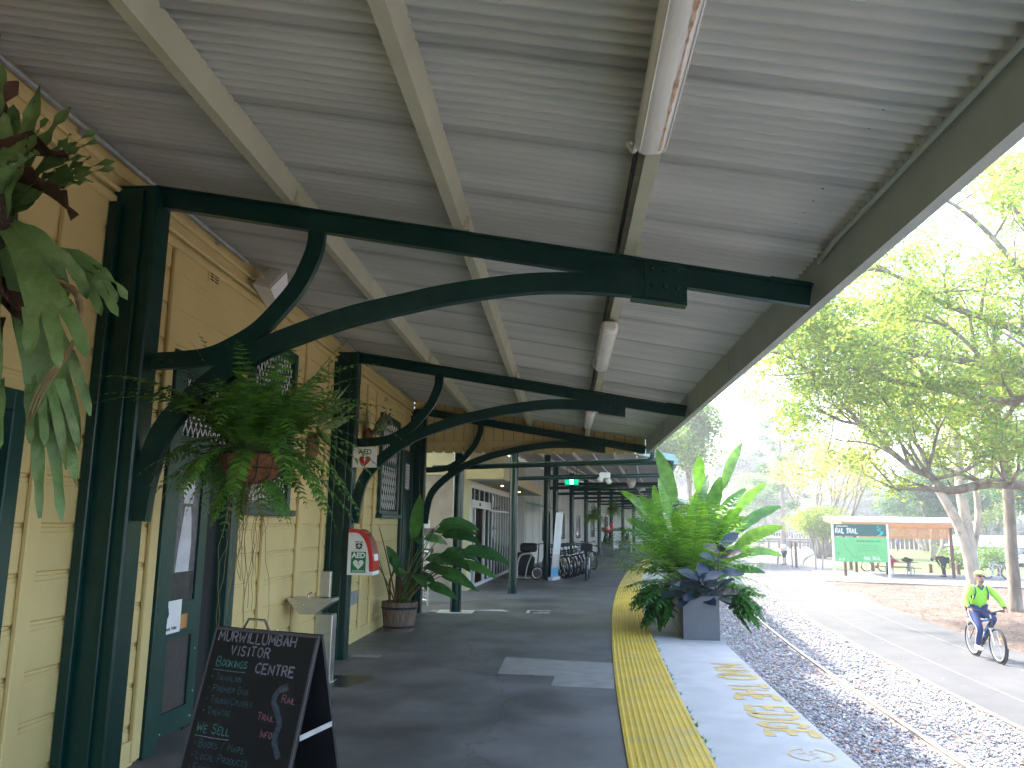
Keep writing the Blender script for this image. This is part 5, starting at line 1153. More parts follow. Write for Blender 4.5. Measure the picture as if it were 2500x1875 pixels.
# giant strelitzias: tall paddle leaves
for (s_, Y, lb, spec) in ((1.70,13.9,"tall plant with big bright paddle leaves rising from the middle planters",
    [(-.30,-.1,1.25,.95,.30),(.05,-.1,1.45,.62,.26),(.38,.0,1.5,.95,.22),(-.55,-.2,.8,.8,.26),(-.75,.0,.55,.75,.27),(.2,-.2,.9,.85,.32),(-.1,-.3,.7,.8,.30),(.75,-.2,.55,.9,.26),(.95,-.2,.6,.9,.25),(1.15,-.1,.35,.8,.24),(.6,.0,.8,1.0,.28),(-.9,-.1,.75,.7,.22),(.45,-.3,.6,.8,.28),(.9,.0,.9,.9,.24),(1.3,-.3,.05,.85,.2),(-.5,-.3,.3,.7,.26),(-.2,.2,1.0,.8,.28),(.3,.2,1.1,.8,.28),(.5,-.2,.35,.7,.3),(-.3,-.3,.45,.8,.3),(.1,-.35,.55,.8,.3),(-1.0,-.1,.35,.65,.24),(1.0,-.3,.25,.8,.24),(.7,.1,1.15,.9,.24),(-.7,.1,1.05,.8,.24),(1.4,.1,.5,.9,.18)]),
    (1.6,15.6,"second clump of paddle leaves, behind the tall bright one",
    [(-.6,0,.75,.7,.24),(-.9,0,.5,.7,.22),(-.2,-.2,1.0,.7,.26),(.3,-.1,.9,.8,.26),(.7,-.1,.7,.8,.24),(-1.0,-.2,.25,.7,.2),(1.0,.1,.5,.7,.22)])):
    t = thing("strelitzia_plant", lb, "plant", P3(s_,Y,.55)); g = MB()
    for (lx, ly, H_, L, W_) in spec:
        b = P3(s_,Y,.57)+Vector((rnd.uniform(-.15,.15), rnd.uniform(-.4,.4), 0)); d = Vector((lx*.62, ly, 1)).normalized(); pts = [b]; p = b.copy()
        for k in range(5): p = p+d*(H_*.95+.25)/5*(1+.0*k); d = (d+Vector((lx*.05,ly*.05,0))).normalized(); pts.append(p.copy())
        g.tube(pts, [.02,.017,.014,.012,.011,.009], 6, 1)
        upv = Vector((rnd.uniform(-.6,.6), -1.0, .35)); blade(g, p, d, L, W_*.86, .3+.5*abs(lx), up=upv, seg=9, fold=.2, wave=.012, ragged=.16, twist=rnd.uniform(-.6,.6), shape=lambda t: max(.05, math.sin(math.pi*min(1,t*.98+.02)))**.55)
    g.build("leaves", ['strel','stem'], t, True)
# ------------------------------------------------------------------ second building, curving away
fa0, fa1 = Vector((-2.40,19.9,0)), Vector((-1.80,30.6,0)); fd = (fa1-fa0).normalized(); fn = Vector((fd.y,-fd.x,0))
sb = thing("visitor_centre", "cream visitor centre with long white framed shopfront beyond the first canopy", "building", (-2.4, 20, 0))
def FP(u, o, z): q = fa0+fd*u+fn*o; return Vector((q.x, q.y, z))
def fbox(mb, u0, u1, o0, o1, z0, z1, m=0):
    P = [FP(u,o,z) for z in (z0,z1) for u, o in ((u0,o0),(u1,o0),(u1,o1),(u0,o1))]; mb.add(P, [(0,1,2,3),(7,6,5,4),(0,4,5,1),(1,5,6,2),(2,6,7,3),(3,7,4,0)], m)
g = MB(); g.box(-9,-2.4,19.9,20.1,0,3.9); fbox(g, 0,.45,-.25,.0,0,2.7); fbox(g, 0,10.7,-.25,-.02,2.62,3.95); fbox(g, 10.3,10.7,-.25,.0,0,2.62); g.build("wall", 'cream2', sb)
g = MB(); g.box(-9,-2.45,20.12,30.7,3.83,3.89); g.build("roof", 'teal', sb)
g = MB(); fbox(g, -.35,10.7,-.01,.92,2.70,2.99); bu = g.build("bulkhead", 'tan', sb)
g = MB(); fbox(g, -.34,10.7,-.0,.91,2.685,2.699); g.build("soffit", pm("soffit_grey", (.33,.34,.26), .7), sb)
fr = MB(); gl = MB()
fbox(fr, .45,10.3,-.06,.0,2.52,2.62); fbox(fr,.45,10.3,-.06,.0,0,.08); fbox(fr,.45,3.6,-.05,.03,2.02,2.22); fbox(fr,3.6,10.3,-.05,.0,1.98,2.03)
us = [.45,.95,1.75,2.6,3.5]+[3.5+.62*k for k in range(1,11)]+[10.25]
for i, u in enumerate(us):
    if u in (1.75,): fbox(fr,u,u+.05,-.05,.0,2.22,2.52); continue
    fbox(fr,u,u+.055,-.05,.0,.08,2.52)
fbox(fr,.50,.56,-.05,.02,.08,2.02); fbox(fr,2.55,2.66,-.045,.02,.08,2.02); fbox(fr,.93,1.04,-.045,.02,.08,2.02)
fo = fr.build("shopfront_frame", 'alu', sb)
for i in range(len(us)-1):
    a, b = us[i]+.055, us[i+1]
    if b-a < .1: continue
    g = MB()
    if us[i] in (.95,1.75): fbox(g,a,b,-.03,-.02,2.22,2.52)
    else: fbox(g,a,b,-.03,-.02,.08,2.0); fbox(g,a,b,-.03,-.02,2.06,2.52)
    g.build("window_pane", 'glass', fo)
g = MB(); fbox(g,1.55,1.68,.03,.05,2.08,2.16); g.build("door_sensor", 'blackink', fo)
# interior seen through the open sliding door and the glass
g = MB(); fbox(g,-.2,10.6,-4.2,-4.1,0,2.8); fbox(g,-.1,0,-4.1,-.26,0,2.8); g.build("back_wall", pm("room_wall", (.34,.30,.25), .8, var=.2, vs=2), sb)
g = MB(); fbox(g,-.1,10.6,-4.1,-.26,.005,.02); fbox(g,-.1,10.6,-4.1,-.26,2.78,2.8); g.build("room_floor", 'floor', sb)
g = MB(); fbox(g,1.35,2.05,-1.5,-1.4,.3,1.9); g.build("timber_partition", 'brownboard', sb)
g = MB()
for u in (4,6.2,8.4): fbox(g,u,u+1.3,-2.2,-1.7,0,1.2)
g.build("display_counters", pm("counter", (.2,.16,.12), .5, var=.5, vs=2), sb)
for (u, o, z) in ((2.9,.45,2.68),(7.2,.45,2.68),(1.4,-1.0,2.74),(1.9,-1.4,2.74),(3.6,-1.2,2.74),(5.2,-1.2,2.74),(7.,-1.2,2.74)):
    g = MB(); g.lathe([(.04,0),(.04,.004)], FP(u,o,z), 10); g.build("downlight", 'lampwarm', sb)
g = MB()
for z in (0,): g.tube([(-2.56,19.78,0),(-2.56,19.78,2.95)], .05, 10)
dp = g.build("downpipe", 'white', sb, 'auto'); g = MB(); g.tube([(-2.56,19.78,2.52),(-2.56,19.78,2.66)], .056, 10); g.tube([(-2.56,19.78,1.3),(-2.56,19.78,1.34)], .054, 10); g.build("pipe_band", 'black', dp)
# long far wing
fw = thing("far_wing", "long white walled wing of the station following the curve far down the platform", "building", cp(-3.5,50,0))
g = MB(); ys_ = [30.7+i*1.5 for i in range(33)]
for i in range(32):
    y0_, y1_ = ys_[i], ys_[i+1]; s0_ = -3.85
    a = Vector(cp(s0_,y0_,0)); b = Vector(cp(s0_,y1_,0)); g.add([a,b,b+UP*4.1,a+UP*4.1], [(0,3,2,1)])
g.add([(-9,30.75,0),(-1.55,30.75,0),(-1.55,30.75,4.08),(-9,30.75,4.9)], [(0,1,2,3)])
g.build("wall", pm("white_cladding", (.60,.60,.56), .6, var=.1, vs=3, stretch=(14,14,.3)), fw)
g = MB(); a = Vector(cp(-3.8,31,0)); 
for i in range(1,14):
    y0_ = ys_[i]; 
    a = Vector(cp(-3.83,y0_+.06,0)); b = Vector(cp(-3.83,y0_+.12,0)); g.add([a,b,b+UP*3.6,a+UP*3.6], [(0,3,2,1)])
g.build("cladding_joints", pm("joint_dark", (.2,.2,.17), .8), fw)  # darker strips marking the cladding joints
g = MB()
for k in range(5):
    y0_ = 36+k*4.6; pts = [Vector(cp(-3.82,y0_,.9)), Vector(cp(-3.82,y0_+1.2,.9)), Vector(cp(-3.82,y0_+1.2,2.2)), Vector(cp(-3.82,y0_,2.2))]; g.add(pts, [(0,3,2,1)])
g.build("window", 'darkglass', fw)
g = MB(); g.prism([tuple(Vector(cp(-3.8,32,2.45))), tuple(Vector(cp(-2.7,32,2.2))), tuple(Vector(cp(-2.7,32,2.24))), tuple(Vector(cp(-3.8,32,2.5)))], cdir(33)*3.6); g.build("awning", 'teal', fw)
# columns, tie pipes and the second canopy
cols = [(-2.53-.0,15.2),(-2.06,19.4),(-1.83,24.3)]+[(-2.15,28.8+4.55*k) for k in range(9)]
c2 = thing("curved_canopy", "second lean-to canopy curving away along the platform on round green columns", "canopy", cp(-.5,40,3.4))
def zr2(s_): return 3.42-.165*(s_+0.2)
t = thing("sun_block_sheet", "unseen translucent sheet added over the gap between the two canopies to block the sun", "roof", (-2,17,3.7))
g = MB(); g.prism([(-9,14.9,zr(-9)+.075),(1.62,14.9,zr(1.62)+.075),(1.62,14.9,zr(1.62)+.085),(-9,14.9,zr(-9)+.085)][::-1], (0,4.3,0)); g.prism([(-9,19.1,zr(-9)+.09),(-2.2,19.1,zr(-2.2)+.09),(-2.2,19.1,zr(-2.2)+.10),(-9,19.1,zr(-9)+.10)][::-1], (0,3.2,0))  # unseen sheets added to keep direct sun off the floor below
mm, tt_, b_ = _mat("translucent_sheet"); b_.inputs["Base Color"].default_value = (.62,.74,.70,1); tr_ = tt_.nodes.new("ShaderNodeBsdfTranslucent"); tr_.inputs[0].default_value = (.70,.80,.76,1); ms_ = tt_.nodes.new("ShaderNodeMixShader"); ms_.inputs[0].default_value = .35
tt_.links.new(b_.outputs[0], ms_.inputs[1]); tt_.links.new(tr_.outputs[0], ms_.inputs[2]); tt_.links.new(ms_.outputs[0], tt_.nodes["Material Output"].inputs[0]); g.build("sheeting", mm, t)
n = 60; Yr = [18.9+i*.9 for i in range(n+1)]; vs = []; 
for y in Yr:
    for s_ in (-4.0,-1.5,0.5,1.75): vs.append(cp(s_, y, zr2(s_)+.10))
g = MB(); g.add(vs, [(4*i+j, 4*i+4+j, 4*i+5+j, 4*i+1+j) for i in range(n) for j in range(3)]); ro = g.build("roof_sheet", pm("roof_underside", (.36,.35,.33), .6, var=.15, vs=3, stretch=(1,16,1)), c2)
g = MB()
for y in Yr: 
    pass
g2 = MB(); g2.prism([cp(-4.0,18.88,zr2(-4)+.02), cp(1.78,18.88,zr2(1.78)+.02), cp(1.78,18.88,zr2(1.78)+.17), cp(-4.0,18.88,zr2(-4)+.17)], (0,-.03,0)); g2.build("barge_board", 'teal', c2)
g2 = MB(); ptsl = [Vector(cp(1.80,y,zr2(1.8)+.03)) for y in Yr]; g2.sweep(ptsl, [UP]*len(ptsl), .10, .15); g2.build("gutter", 'teal', c2)
for s_ in (-2.1,-.85,.35,1.5):
    ptsl = [Vector(cp(s_,y,zr2(s_)+.03)) for y in Yr]; g2 = MB(); g2.sweep(ptsl, [UP]*len(ptsl), .05, .10); g2.build("purlin", 'offwhite', c2)
g2 = MB()
for s_ in (-1.4,-.2,.9): ptsl = [Vector(cp(s_,y,zr2(s_)-.02)) for y in Yr]; g2.tube(ptsl, .02, 6)
g2.build("service_pipes", 'white', c2)
proto = None
for i, (s_, Y) in enumerate(cols):
    base = Vector(cp(s_,Y,0))
    lab = ["round green column nearest the photo board, standing on a pale square pad","second round green column, in front of the sliding doors","third round green column, beside the bike trailer and the pull-up banner"][i] if i < 3 else "round green column in the receding row past the banner"
    if i < 3 or i == 3:
        t = thing("canopy_column", lab, "column", base, 0, "round green columns of the curved canopy")
        top = zr2(s_)+.0 if i else 3.2
        g = MB(); g.lathe([(.112,0.004),(.112,.02),(.105,.02),(.105,top)], base, 24); g.build("shaft", 'colgreen', t, 'auto')
        if i == 0: g = MB(); g.box(base.x-.33,base.x+.33,base.y-.25,base.y+.3,.001,.006); g.build("pad", 'concrete', t)
        if i >= 1:
            g = MB(); a = base+UP*2.70; e = Vector(cp(1.68,Y,2.82)) if i == 1 else Vector(cp(1.65,Y,2.82)); g.tube([a,e], .05, 10); g.tube([base+UP*3.05, Vector(cp(1.7,Y,zr2(1.7)-.0))], .05, 8)
            g.tube([e, e+Vector((.03,0,.04)), e+Vector((.05,0,.30))], .05, 10); g.build("tie_pipe", 'colgreen', t, 'auto')
        if i == 3: proto = t; pb = base.copy()
    else: dup(proto, base, 0, lab, "round green columns of the curved canopy")
# drain pipe under the end of the first canopy
g = MB(); g.tube([(-2.55,15.32,2.66),(1.55,15.32,2.83),(1.63,15.32,2.87),(1.645,15.32,2.93),(1.65,15.32,3.12)], .052, 10); tag(g.build("drain_pipe", 'colgreen', None, 'auto'), "green drain pipe running across under the scalloped valance", "pipe")
g = MB(); t = thing("security_camera", "white dome security cameras clamped on the second green pipe", "camera", cp(.15,19.35,2.72))
q = Vector(cp(.08,19.3,2.74)); g.bbox(q.x-.08,q.x+.18,q.y-.09,q.y+.0,q.z-.02,q.z+.12,.02); g.build("housing", 'white', t); g = MB(); g.ball(q+Vector((-.06,-.06,-.05)), .07, 0, 12, 8); g.ball(q+Vector((.14,-.06,-.09)), .07, 0, 12, 8); g.build("dome", 'offwhite', t, True)
t = thing("exit_sign", "hanging green running man exit sign under the curved canopy", "sign", (.17,22,2.78))
g = MB(); g.bbox(-.01,.36,22.0,22.05,2.70,2.87,.006); g.build("panel", 'exitgreen', t); g = MB(); O = Vector((-.01,22.0,2.70)); X_ = Vector((1,0,0)); Y_ = UP
rect(g,.13,.23,.012,.158,0,.002,O,X_,Y_); 
g.build("white_door", 'exitwhite', t); g = MB()
for pts, w_ in (([(.205,.02),(.185,.06),(.18,.095)],.016),([(.15,.03),(.17,.06),(.18,.09)],.016),([(.155,.10),(.18,.11),(.205,.085)],.012),([(.18,.09),(.185,.12)],.022)): flat_stroke(g, pts, w_, X_, Y_, O, Vector((0,-1,0)), 0, .004)
g.poly([O+X_*(.19+.013*math.cos(a))+Y_*(.14+.013*math.sin(a))+Vector((0,-.004,0)) for a in [2*math.pi*k/10 for k in range(10)]]); g.build("running_figure", 'safegreen', t)
g = MB(); g.tube([(.05,22.025,2.87),(.05,22.025,3.4)], .008, 6); g.tube([(.30,22.025,2.87),(.30,22.025,3.4)], .008, 6); g.build("hanger", 'black', t)
for k, (s_, Y, lb) in enumerate(((.55,24.2,"nearest round white horn speaker under the curved canopy"),(.75,29.,"farther round white horn speaker under the curved canopy"))):
    t = thing("horn_speaker", lb, "speaker", cp(s_,Y,2.95)); g = MB(); g.lathe([(.04,.0),(.07,.12),(.14,.26),(.15,.27)], cp(s_,Y,2.93), 16, 0, (.5,-.8,-.25)); g.build("horn", 'offwhite', t, True); g = MB(); g.tube([cp(s_,Y,2.93), cp(s_,Y,3.3)], .012, 6); g.build("bracket", 'black', t)
# pull-up banner
t = thing("pull_up_banner", "tall white pull-up banner beside the third green column", "banner", (-.40,24.35,0))
a = Vector((-.43,24.05,.0)); bb = Vector((-.22,24.75,.0)); d = (bb-a).normalized(); n_ = Vector((d.y,-d.x,0))
g = MB(); g.obox((a+bb)/2+UP*.05, (bb-a)/2*1.03, n_*.07, UP*.045); g.build("base", 'alu', t)
g = MB(); ln = Vector((.16,.06,0))
def BQ(z0, z1, m): g.add([a+UP*z0+ln*(z0/2), bb+UP*z0+ln*(z0/2), bb+UP*z1+ln*(z1/2), a+UP*z1+ln*(z1/2)], [(0,1,2,3)], m)
BQ(.09,.36,2); BQ(.36,.75,1); BQ(.75,1.98,0); g.build("printed_sheet", [pm("banner_white", (.62,.66,.70), .5, var=.12, vs=3), pm("banner_sand", (.48,.46,.45), .5, var=.3, vs=5), pm("banner_blue", (.12,.36,.58), .5, var=.4, vs=6)], t)
# ---- bicycles
def make_bike(label, frame='bikeblack', wheel_r=.34, group=None, rim='chrome', tyre_w=.022, basket=None, blue=False, simple=False):
    """built along +x (front) with the ground at z=0"""
    t = thing("bicycle", label, "bicycle", (0,0,0), 0, group); r = wheel_r; bbp = Vector((-.08,0,.29)); fh = Vector((.56,0,r)); rh = Vector((-.50,0,r))
    seat = Vector((-.22,0,.80)); ht = Vector((.36,0,.86)); hb = Vector((.40,0,.68))
    g = MB()
    g.tube([bbp, seat], .018, 8); g.tube([seat+Vector((.02,0,-.06)), ht+Vector((0,0,-.02))], .018, 8); g.tube([bbp, hb], .024, 8); g.tube([hb, ht], .022, 8)
    for sg in (1,-1): g.tube([bbp+Vector((0,.03*sg,0)), rh+Vector((0,.06*sg,0))], .010, 6); g.tube([seat+Vector((0,.02*sg,-.08)), rh+Vector((0,.06*sg,0))], .008, 6)
    if blue: g.tube([bbp+Vector((.08,0,.10)), hb+Vector((-.06,0,.04))], .042, 8)
    g.build("frame", frame, t, 'auto')
    if blue: gg = MB(); gg.tube([seat+Vector((.14,0,-.045)), ht+Vector((-.10,0,-.03))], .0235, 8); gg.tube([bbp+Vector((.16,0,.18)), hb+Vector((-.16,0,-.02))], .047, 8); gg.build("blue_band", 'bikeblue', t, 'auto')
    g = MB()
    for sg in (1,-1): g.tube([hb+Vector((.01,.055*sg,-.03)), fh+Vector((.0,.062*sg,0))], [.017,.011], 8)
    g.obox(hb+Vector((.005,0,-.02)), (.02,0,0), (0,.075,0), (0,0,.016)); g.tube([ht, ht+Vector((-.02,0,.10))], .014, 8); g.build("fork", 'chrome' if not blue else 'bikewhite', t, 'auto')
    for nm, c_ in (("front", fh), ("rear", rh)):
        g = MB(); g.torus(c_, (0,1,0), r-tyre_w, tyre_w, 40 if not simple else 28, 8); wh = g.build("wheel", 'tyre', t, True)
        g = MB(); g.torus(c_, (0,1,0), r-tyre_w*2.1, .010, 36 if not simple else 24, 6); g.build("rim", rim, wh, True)
        g = MB()
        for k in range(18):
            a = 2*math.pi*k/18; g.tube([c_+Vector((.02*math.cos(a+.5), .02*(1 if k%2 else -1), .02*math.sin(a+.5))), c_+Vector(((r-tyre_w*2.1)*math.cos(a),0,(r-tyre_w*2.1)*math.sin(a)))], .0018, 3, cap=False)
        g.lathe([(.018,-.05),(.03,-.045),(.03,-.035),(.014,-.03),(.014,.03),(.03,.035),(.03,.045),(.018,.05)], c_, 10, 0, (0,1,0)); g.build("spokes", 'chrome', wh)
        if nm == "front" and blue: gg = MB(); gg.torus(c_, (0,1,0), r-tyre_w*1.6, .013, 30, 6, 0, .3, 2.6); gg.build("rim_stripe", 'bikeblue', wh, True)
        g = MB(); a = .8; g.obox(c_+Vector(((r*.6)*math.cos(a),.004,(r*.6)*math.sin(a))), (.02,0,.02), (0,.006,0), (-.02,0,.02)); g.build("reflector", 'reflect', wh)
    g = MB(); hc = ht+Vector((-.02,0,.12)); g.tube(crom([hc+Vector((-.10,-.33,.03)), hc+Vector((-.02,-.20,.03)), hc, hc+Vector((-.02,.20,.03)), hc+Vector((-.10,.33,.03))],5), .012, 8); g.tube([ht+Vector((-.02,0,.09)), hc], .016, 8)
    hb_ = g.build("handlebar", 'bikeblack', t, True)
    g = MB()
    for sg in (1,-1): p = hc+Vector((-.10,.33*sg,.03)); g.tube([p+Vector((0,.01*sg,0)), p+Vector((.035,-.10*sg,0))], .018, 8); g.tube([p+Vector((.05,-.11*sg,-.01)), p+Vector((.09,-.03*sg,-.03))], .006, 5)
    g.build("grip", 'rubber', hb_, 'auto')
    g = MB(); g.prism([seat+Vector((x,y,.10)) for x,y in ((.15,.02),(.15,-.02),(.02,-.03),(-.10,-.075),(-.13,-.05),(-.13,.05),(-.10,.075),(.02,.03))], (0,0,.045)); g.tube([seat+Vector((0,0,-.02)), seat+Vector((-.01,0,.10))], .013, 8); g.build("saddle", 'black', t)
    g = MB(); g.lathe([(.09,-.004),(.09,.004)], bbp+Vector((0,-.045,0)), 24, 0, (0,1,0)); g.bar(bbp+Vector((0,-.06,0)), bbp+Vector((.13,-.06,-.11)), .014, .02); g.bar(bbp+Vector((0,.06,0)), bbp+Vector((-.13,.06,.11)), .014, .02)
    g.obox(bbp+Vector((.13,-.11,-.11)), (.045,0,0), (0,.045,0), (0,0,.010)); g.obox(bbp+Vector((-.13,.11,.11)), (.045,0,0), (0,.045,0), (0,0,.010)); g.tube([bbp+Vector((0,-.045,.088)), rh+Vector((0,-.045,.045))], .004, 4); g.tube([bbp+Vector((0,-.045,-.088)), rh+Vector((0,-.045,-.045))], .004, 4); g.build("crank", 'bikeblack', t)
    if not simple:
        g = MB(); g.tube([rh+Vector((0,.06,0)), rh+Vector((.06,.17,-.33))], .008, 6); g.build("kickstand", 'bikeblack', t)
    g = MB(); g.torus(rh, (0,1,0), r+.025, .022, 16, 4, 0, .2, 2.2); g.torus(fh, (0,1,0), r+.025, .02, 12, 4, 0, .8, 2.0); g.build("mudguard", 'bikeblack' if not blue else 'black', t)
    if basket: g = MB(); c_ = ht+Vector((.2,0,.10)); g.bbox(c_.x-.12,c_.x+.12,-.17,.17,c_.z-.10,c_.z+.12,.03); g.build("basket", basket, t)
    return t
rk = make_bike("first rack bike, nearest the banner, with a tight bright front wheel", group="bikes parked in a row along the shopfront")
hd = math.atan2(-.86,.50)
rl = ["second bike in the row of parked bikes after the banner","third bike in the row of parked bikes after the banner","fourth bike in the row of parked bikes after the banner","fifth bike in the row of parked bikes after the banner","sixth bike in the row of parked bikes after the banner","last bike in the row of parked bikes, farthest from the banner"]
rp_ = [(-.32,25.75),(-.19,26.1),(-.06,26.5),(.06,27.1),(.2,27.9),(.36,28.9),(.72,31.0)]
rk.location = (rp_[0][0],rp_[0][1],0); rk.rotation_euler = (0,0,hd); rk['label'] = "first bike in the row of parked bikes, its front wheel beside the banner"
for (x,y), lb in zip(rp_[1:], rl): dup(rk, (x,y,0), hd+rnd.uniform(-.06,.06), lb)
sbk = make_bike("black bike standing on its kickstand in the open, front wheel towards the viewer", basket='blackcloth', rim='bikeblack', wheel_r=.345, tyre_w=.027); sbk.location = (.70,24.95,0); sbk.rotation_euler = (0,0,R(-96))
# black bike trailer / cargo bike by the third column
t = thing("bike_trailer", "black bike trailer with cream tube frame parked by the third column", "bike trailer", (-1.15,24.5,0))
g = MB(); g.prism([(-1.55,24.35,.12),(-.98,24.35,.12),(-.92,24.35,.60),(-1.08,24.35,.78),(-1.42,24.35,.78),(-1.6,24.35,.5)][::-1], (0,.7,0)); g.build("body", 'blackcloth', t)
g = MB(); g.tube(crom([(-1.42,24.3,.06),(-1.42,24.3,.45),(-1.30,24.3,.72),(-1.0,24.3,.76)],5), .026, 8); g.tube(crom([(-1.18,24.28,.06),(-1.12,24.28,.4),(-1.0,24.28,.72)],5), .018, 8); g.tube([(-1.45,24.3,.06),(-1.0,24.3,.05)], .022, 8); g.build("tube_frame", pm("cream_tube", (.55,.50,.40), .5), t, True)
g = MB(); g.torus((-.83,24.25,.20), (.25,-1,0), .175, .022, 28, 8); wh = g.build("wheel", 'tyre', t, True); g = MB(); g.torus((-.83,24.25,.20), (.25,-1,0), .145, .012, 24, 6); g.build("rim", 'chrome', wh, True)
g = MB()
for (x,z) in ((-.86,.30),(-.76,.10)): g.obox((x,24.235,z), (.03,0,0), (0,.006,0), (0,0,.014))
g.build("reflector", 'reflect', wh)
g = MB(); g.tube([(-.83,24.27,.2),(-.80,24.3,.75),(-.78,24.3,1.05)], .016, 8); g.tube([(-.95,24.25,1.03),(-.62,24.35,1.06)], .014, 8); g.bbox(-1.35,-.85,24.35,24.9,.80,1.06,.05); g.build("handle_and_bag", 'black', t)
# hanging baskets far off
def far_basket(x, y, z, label, name="hanging_basket"):
    t = thing(name, label, "hanging basket", (x,y,z)); g = MB(); g.lathe([(.06,-.20),(.17,-.13),(.22,0)], (x,y,z), 14); g.build("liner", 'coir', t, True); g = MB()
    for i in range(60):
        a = rnd.uniform(0,6.28); el = rnd.uniform(-.2,1.4); frond(g, (x,y,z), (math.cos(a)*math.cos(el), math.sin(a)*math.cos(el), math.sin(el)), rnd.uniform(.4,.75), .09, 9, 2.0, m=0, m2=1, pin_w=.4)
    g.build("fern", ['fern','stem'], t); g = MB(); g.tube([(x,y,z+.2),(x,y,3.1)], .01, 5); g.build("chain", 'black', t)
far_basket(1.08,30.2,2.02,"hanging fern basket under the curved canopy, past the parked bikes")
far_basket(1.95,33.5,2.35,"dark trailing fern basket farther along the curved canopy")
# planters with plants farther down, white bench, red decoration
for (Y, lb, lb2) in ((44.5,"farther dark planter box against the columns","leafy plant filling the farther dark planter"),(49.7,"dark planter box farthest along, next to the white benches","leafy plant in the planter next to the white benches")):
    s_ = -2.05 if Y < 46 else -1.78; x, y, z = cp(s_,Y,0)
    t = thing("planter_box", lb, "planter", (x,y,0)); g = MB(); g.bbox(x-.34,x+.34,y-.34,y+.34,.005,.68,.01); g.build("box", 'planter', t)
    t = thing("planter_plant", lb2, "plant", (x,y,.66)); g = MB()
    for k in range(40): a = k*2.4; el = rnd.uniform(.1,1.4); blade(g, (x+rnd.uniform(-.2,.2),y+rnd.uniform(-.2,.2),.66), (math.cos(a)*math.cos(el),math.sin(a)*math.cos(el),math.sin(el)), rnd.uniform(.5,.95), .12, 1.0, seg=4, m=0 if k%3 else 1)
    for k in range(6): a = k*1.1; blade(g, (x,y,1.2), (math.cos(a),math.sin(a)*.6,.6), 1.0, .34, .8, seg=5, m=2)
    g.build("leaves", ['fern','cordy','strel'], t, True)
for k, Y in enumerate((53,56)):
    x, y, z = cp(-1.7,Y,0); t = thing("garden_bench", ["white slatted bench on the far platform, nearer one","white slatted bench on the far platform, farther one"][k], "bench", (x,y,0)); g = MB(); g.bbox(x-.25,x+.25,y-.8,y+.8,.40,.44,.01); g.build("seat", 'white', t)
    g = MB()
    for q in range(7): g.bar((x-.25,y-.75+q*.25,.44),(x-.3,y-.75+q*.25,.88),.05,.02)
    g.bar((x-.3,y-.8,.88),(x-.3,y+.8,.88),.05,.04); g.build("backrest", 'white', t)
    for sx_ in (-.2,.2):
        for sy_ in (-.7,.7): g = MB(); g.bar((x+sx_,y+sy_,0.002),(x+sx_,y+sy_,.40),.05,.05); g.build("leg", 'white', t)
t = thing("wreath", "small red and white round decoration hung by the farther planters", "wreath", (2.0,38,1.7)); g = MB(); g.torus((2.0,38,1.55), (.2,-1,0), .17, .06, 24, 8, 0, -.4, 3.6); g.build("ring", 'redcloth', t, True); g = MB(); g.ball((2.0,38,1.5), .09, 0, 10, 6); g.build("bow", 'whitecloth', t, True)
# ------------------------------------------------------------------ people
def skin_mesh(name, verts, edges, radii, mat, parent, sub=1, root=0):
    me = bpy.data.meshes.new("sk"); me.from_pydata([tuple(v) for v in verts], edges, []); ob = bpy.data.objects.new("sk", me); COL.objects.link(ob)
    md = ob.modifiers.new("s", 'SKIN'); md.use_smooth_shade = True
    for i, r in enumerate(radii):
        d = me.skin_vertices[0].data[i]; d.radius = (r, r) if not isinstance(r, tuple) else r; d.use_root = (i == root)
    if sub: m2 = ob.modifiers.new("u", 'SUBSURF'); m2.levels = sub; m2.render_levels = sub
    dg = bpy.context.evaluated_depsgraph_get(); res = bpy.data.meshes.new_from_object(ob.evaluated_get(dg)); bpy.data.objects.remove(ob); bpy.data.meshes.remove(me)
    res.name = name; res.materials.clear(); res.materials.append(M[mat]); res.polygons.foreach_set("use_smooth", [True]*len(res.polygons))
    o = bpy.data.objects.new(name, res); COL.objects.link(o); o.parent = parent; return o
BASE = dict(pel=(0,0,.94), bel=(0,0,1.10), che=(0,0,1.30), nek=(0,0,1.47), jaw=(.02,0,1.56), sku=(.0,0,1.66), top=(-.005,0,1.735),
    shL=(0,.19,1.42), elL=(-.02,.25,1.15), wrL=(.06,.25,.92), haL=(.08,.25,.84), shR=(0,-.19,1.42), elR=(-.02,-.25,1.15), wrR=(.06,-.25,.92), haR=(.08,-.25,.84),
    hiL=(0,.09,.90), knL=(.02,.10,.50), anL=(-.02,.10,.09), toL=(.17,.12,.035), hiR=(0,-.09,.90), knR=(.02,-.10,.50), anR=(-.02,-.10,.09), toR=(.17,-.12,.035))
EDG = [('pel','bel'),('bel','che'),('che','nek'),('nek','jaw'),('jaw','sku'),('sku','top'),('che','shL'),('shL','elL'),('elL','wrL'),('wrL','haL'),('che','shR'),('shR','elR'),('elR','wrR'),('wrR','haR'),
    ('pel','hiL'),('hiL','knL'),('knL','anL'),('anL','toL'),('pel','hiR'),('hiR','knR'),('knR','anR'),('anR','toR')]
RAD = dict(pel=.125,bel=.12,che=.135,nek=.052,jaw=.072,sku=.092,top=.055,sh=.06,el=.042,wr=.030,ha=.026,hi=.088,kn=.055,an=.036,to=.032)
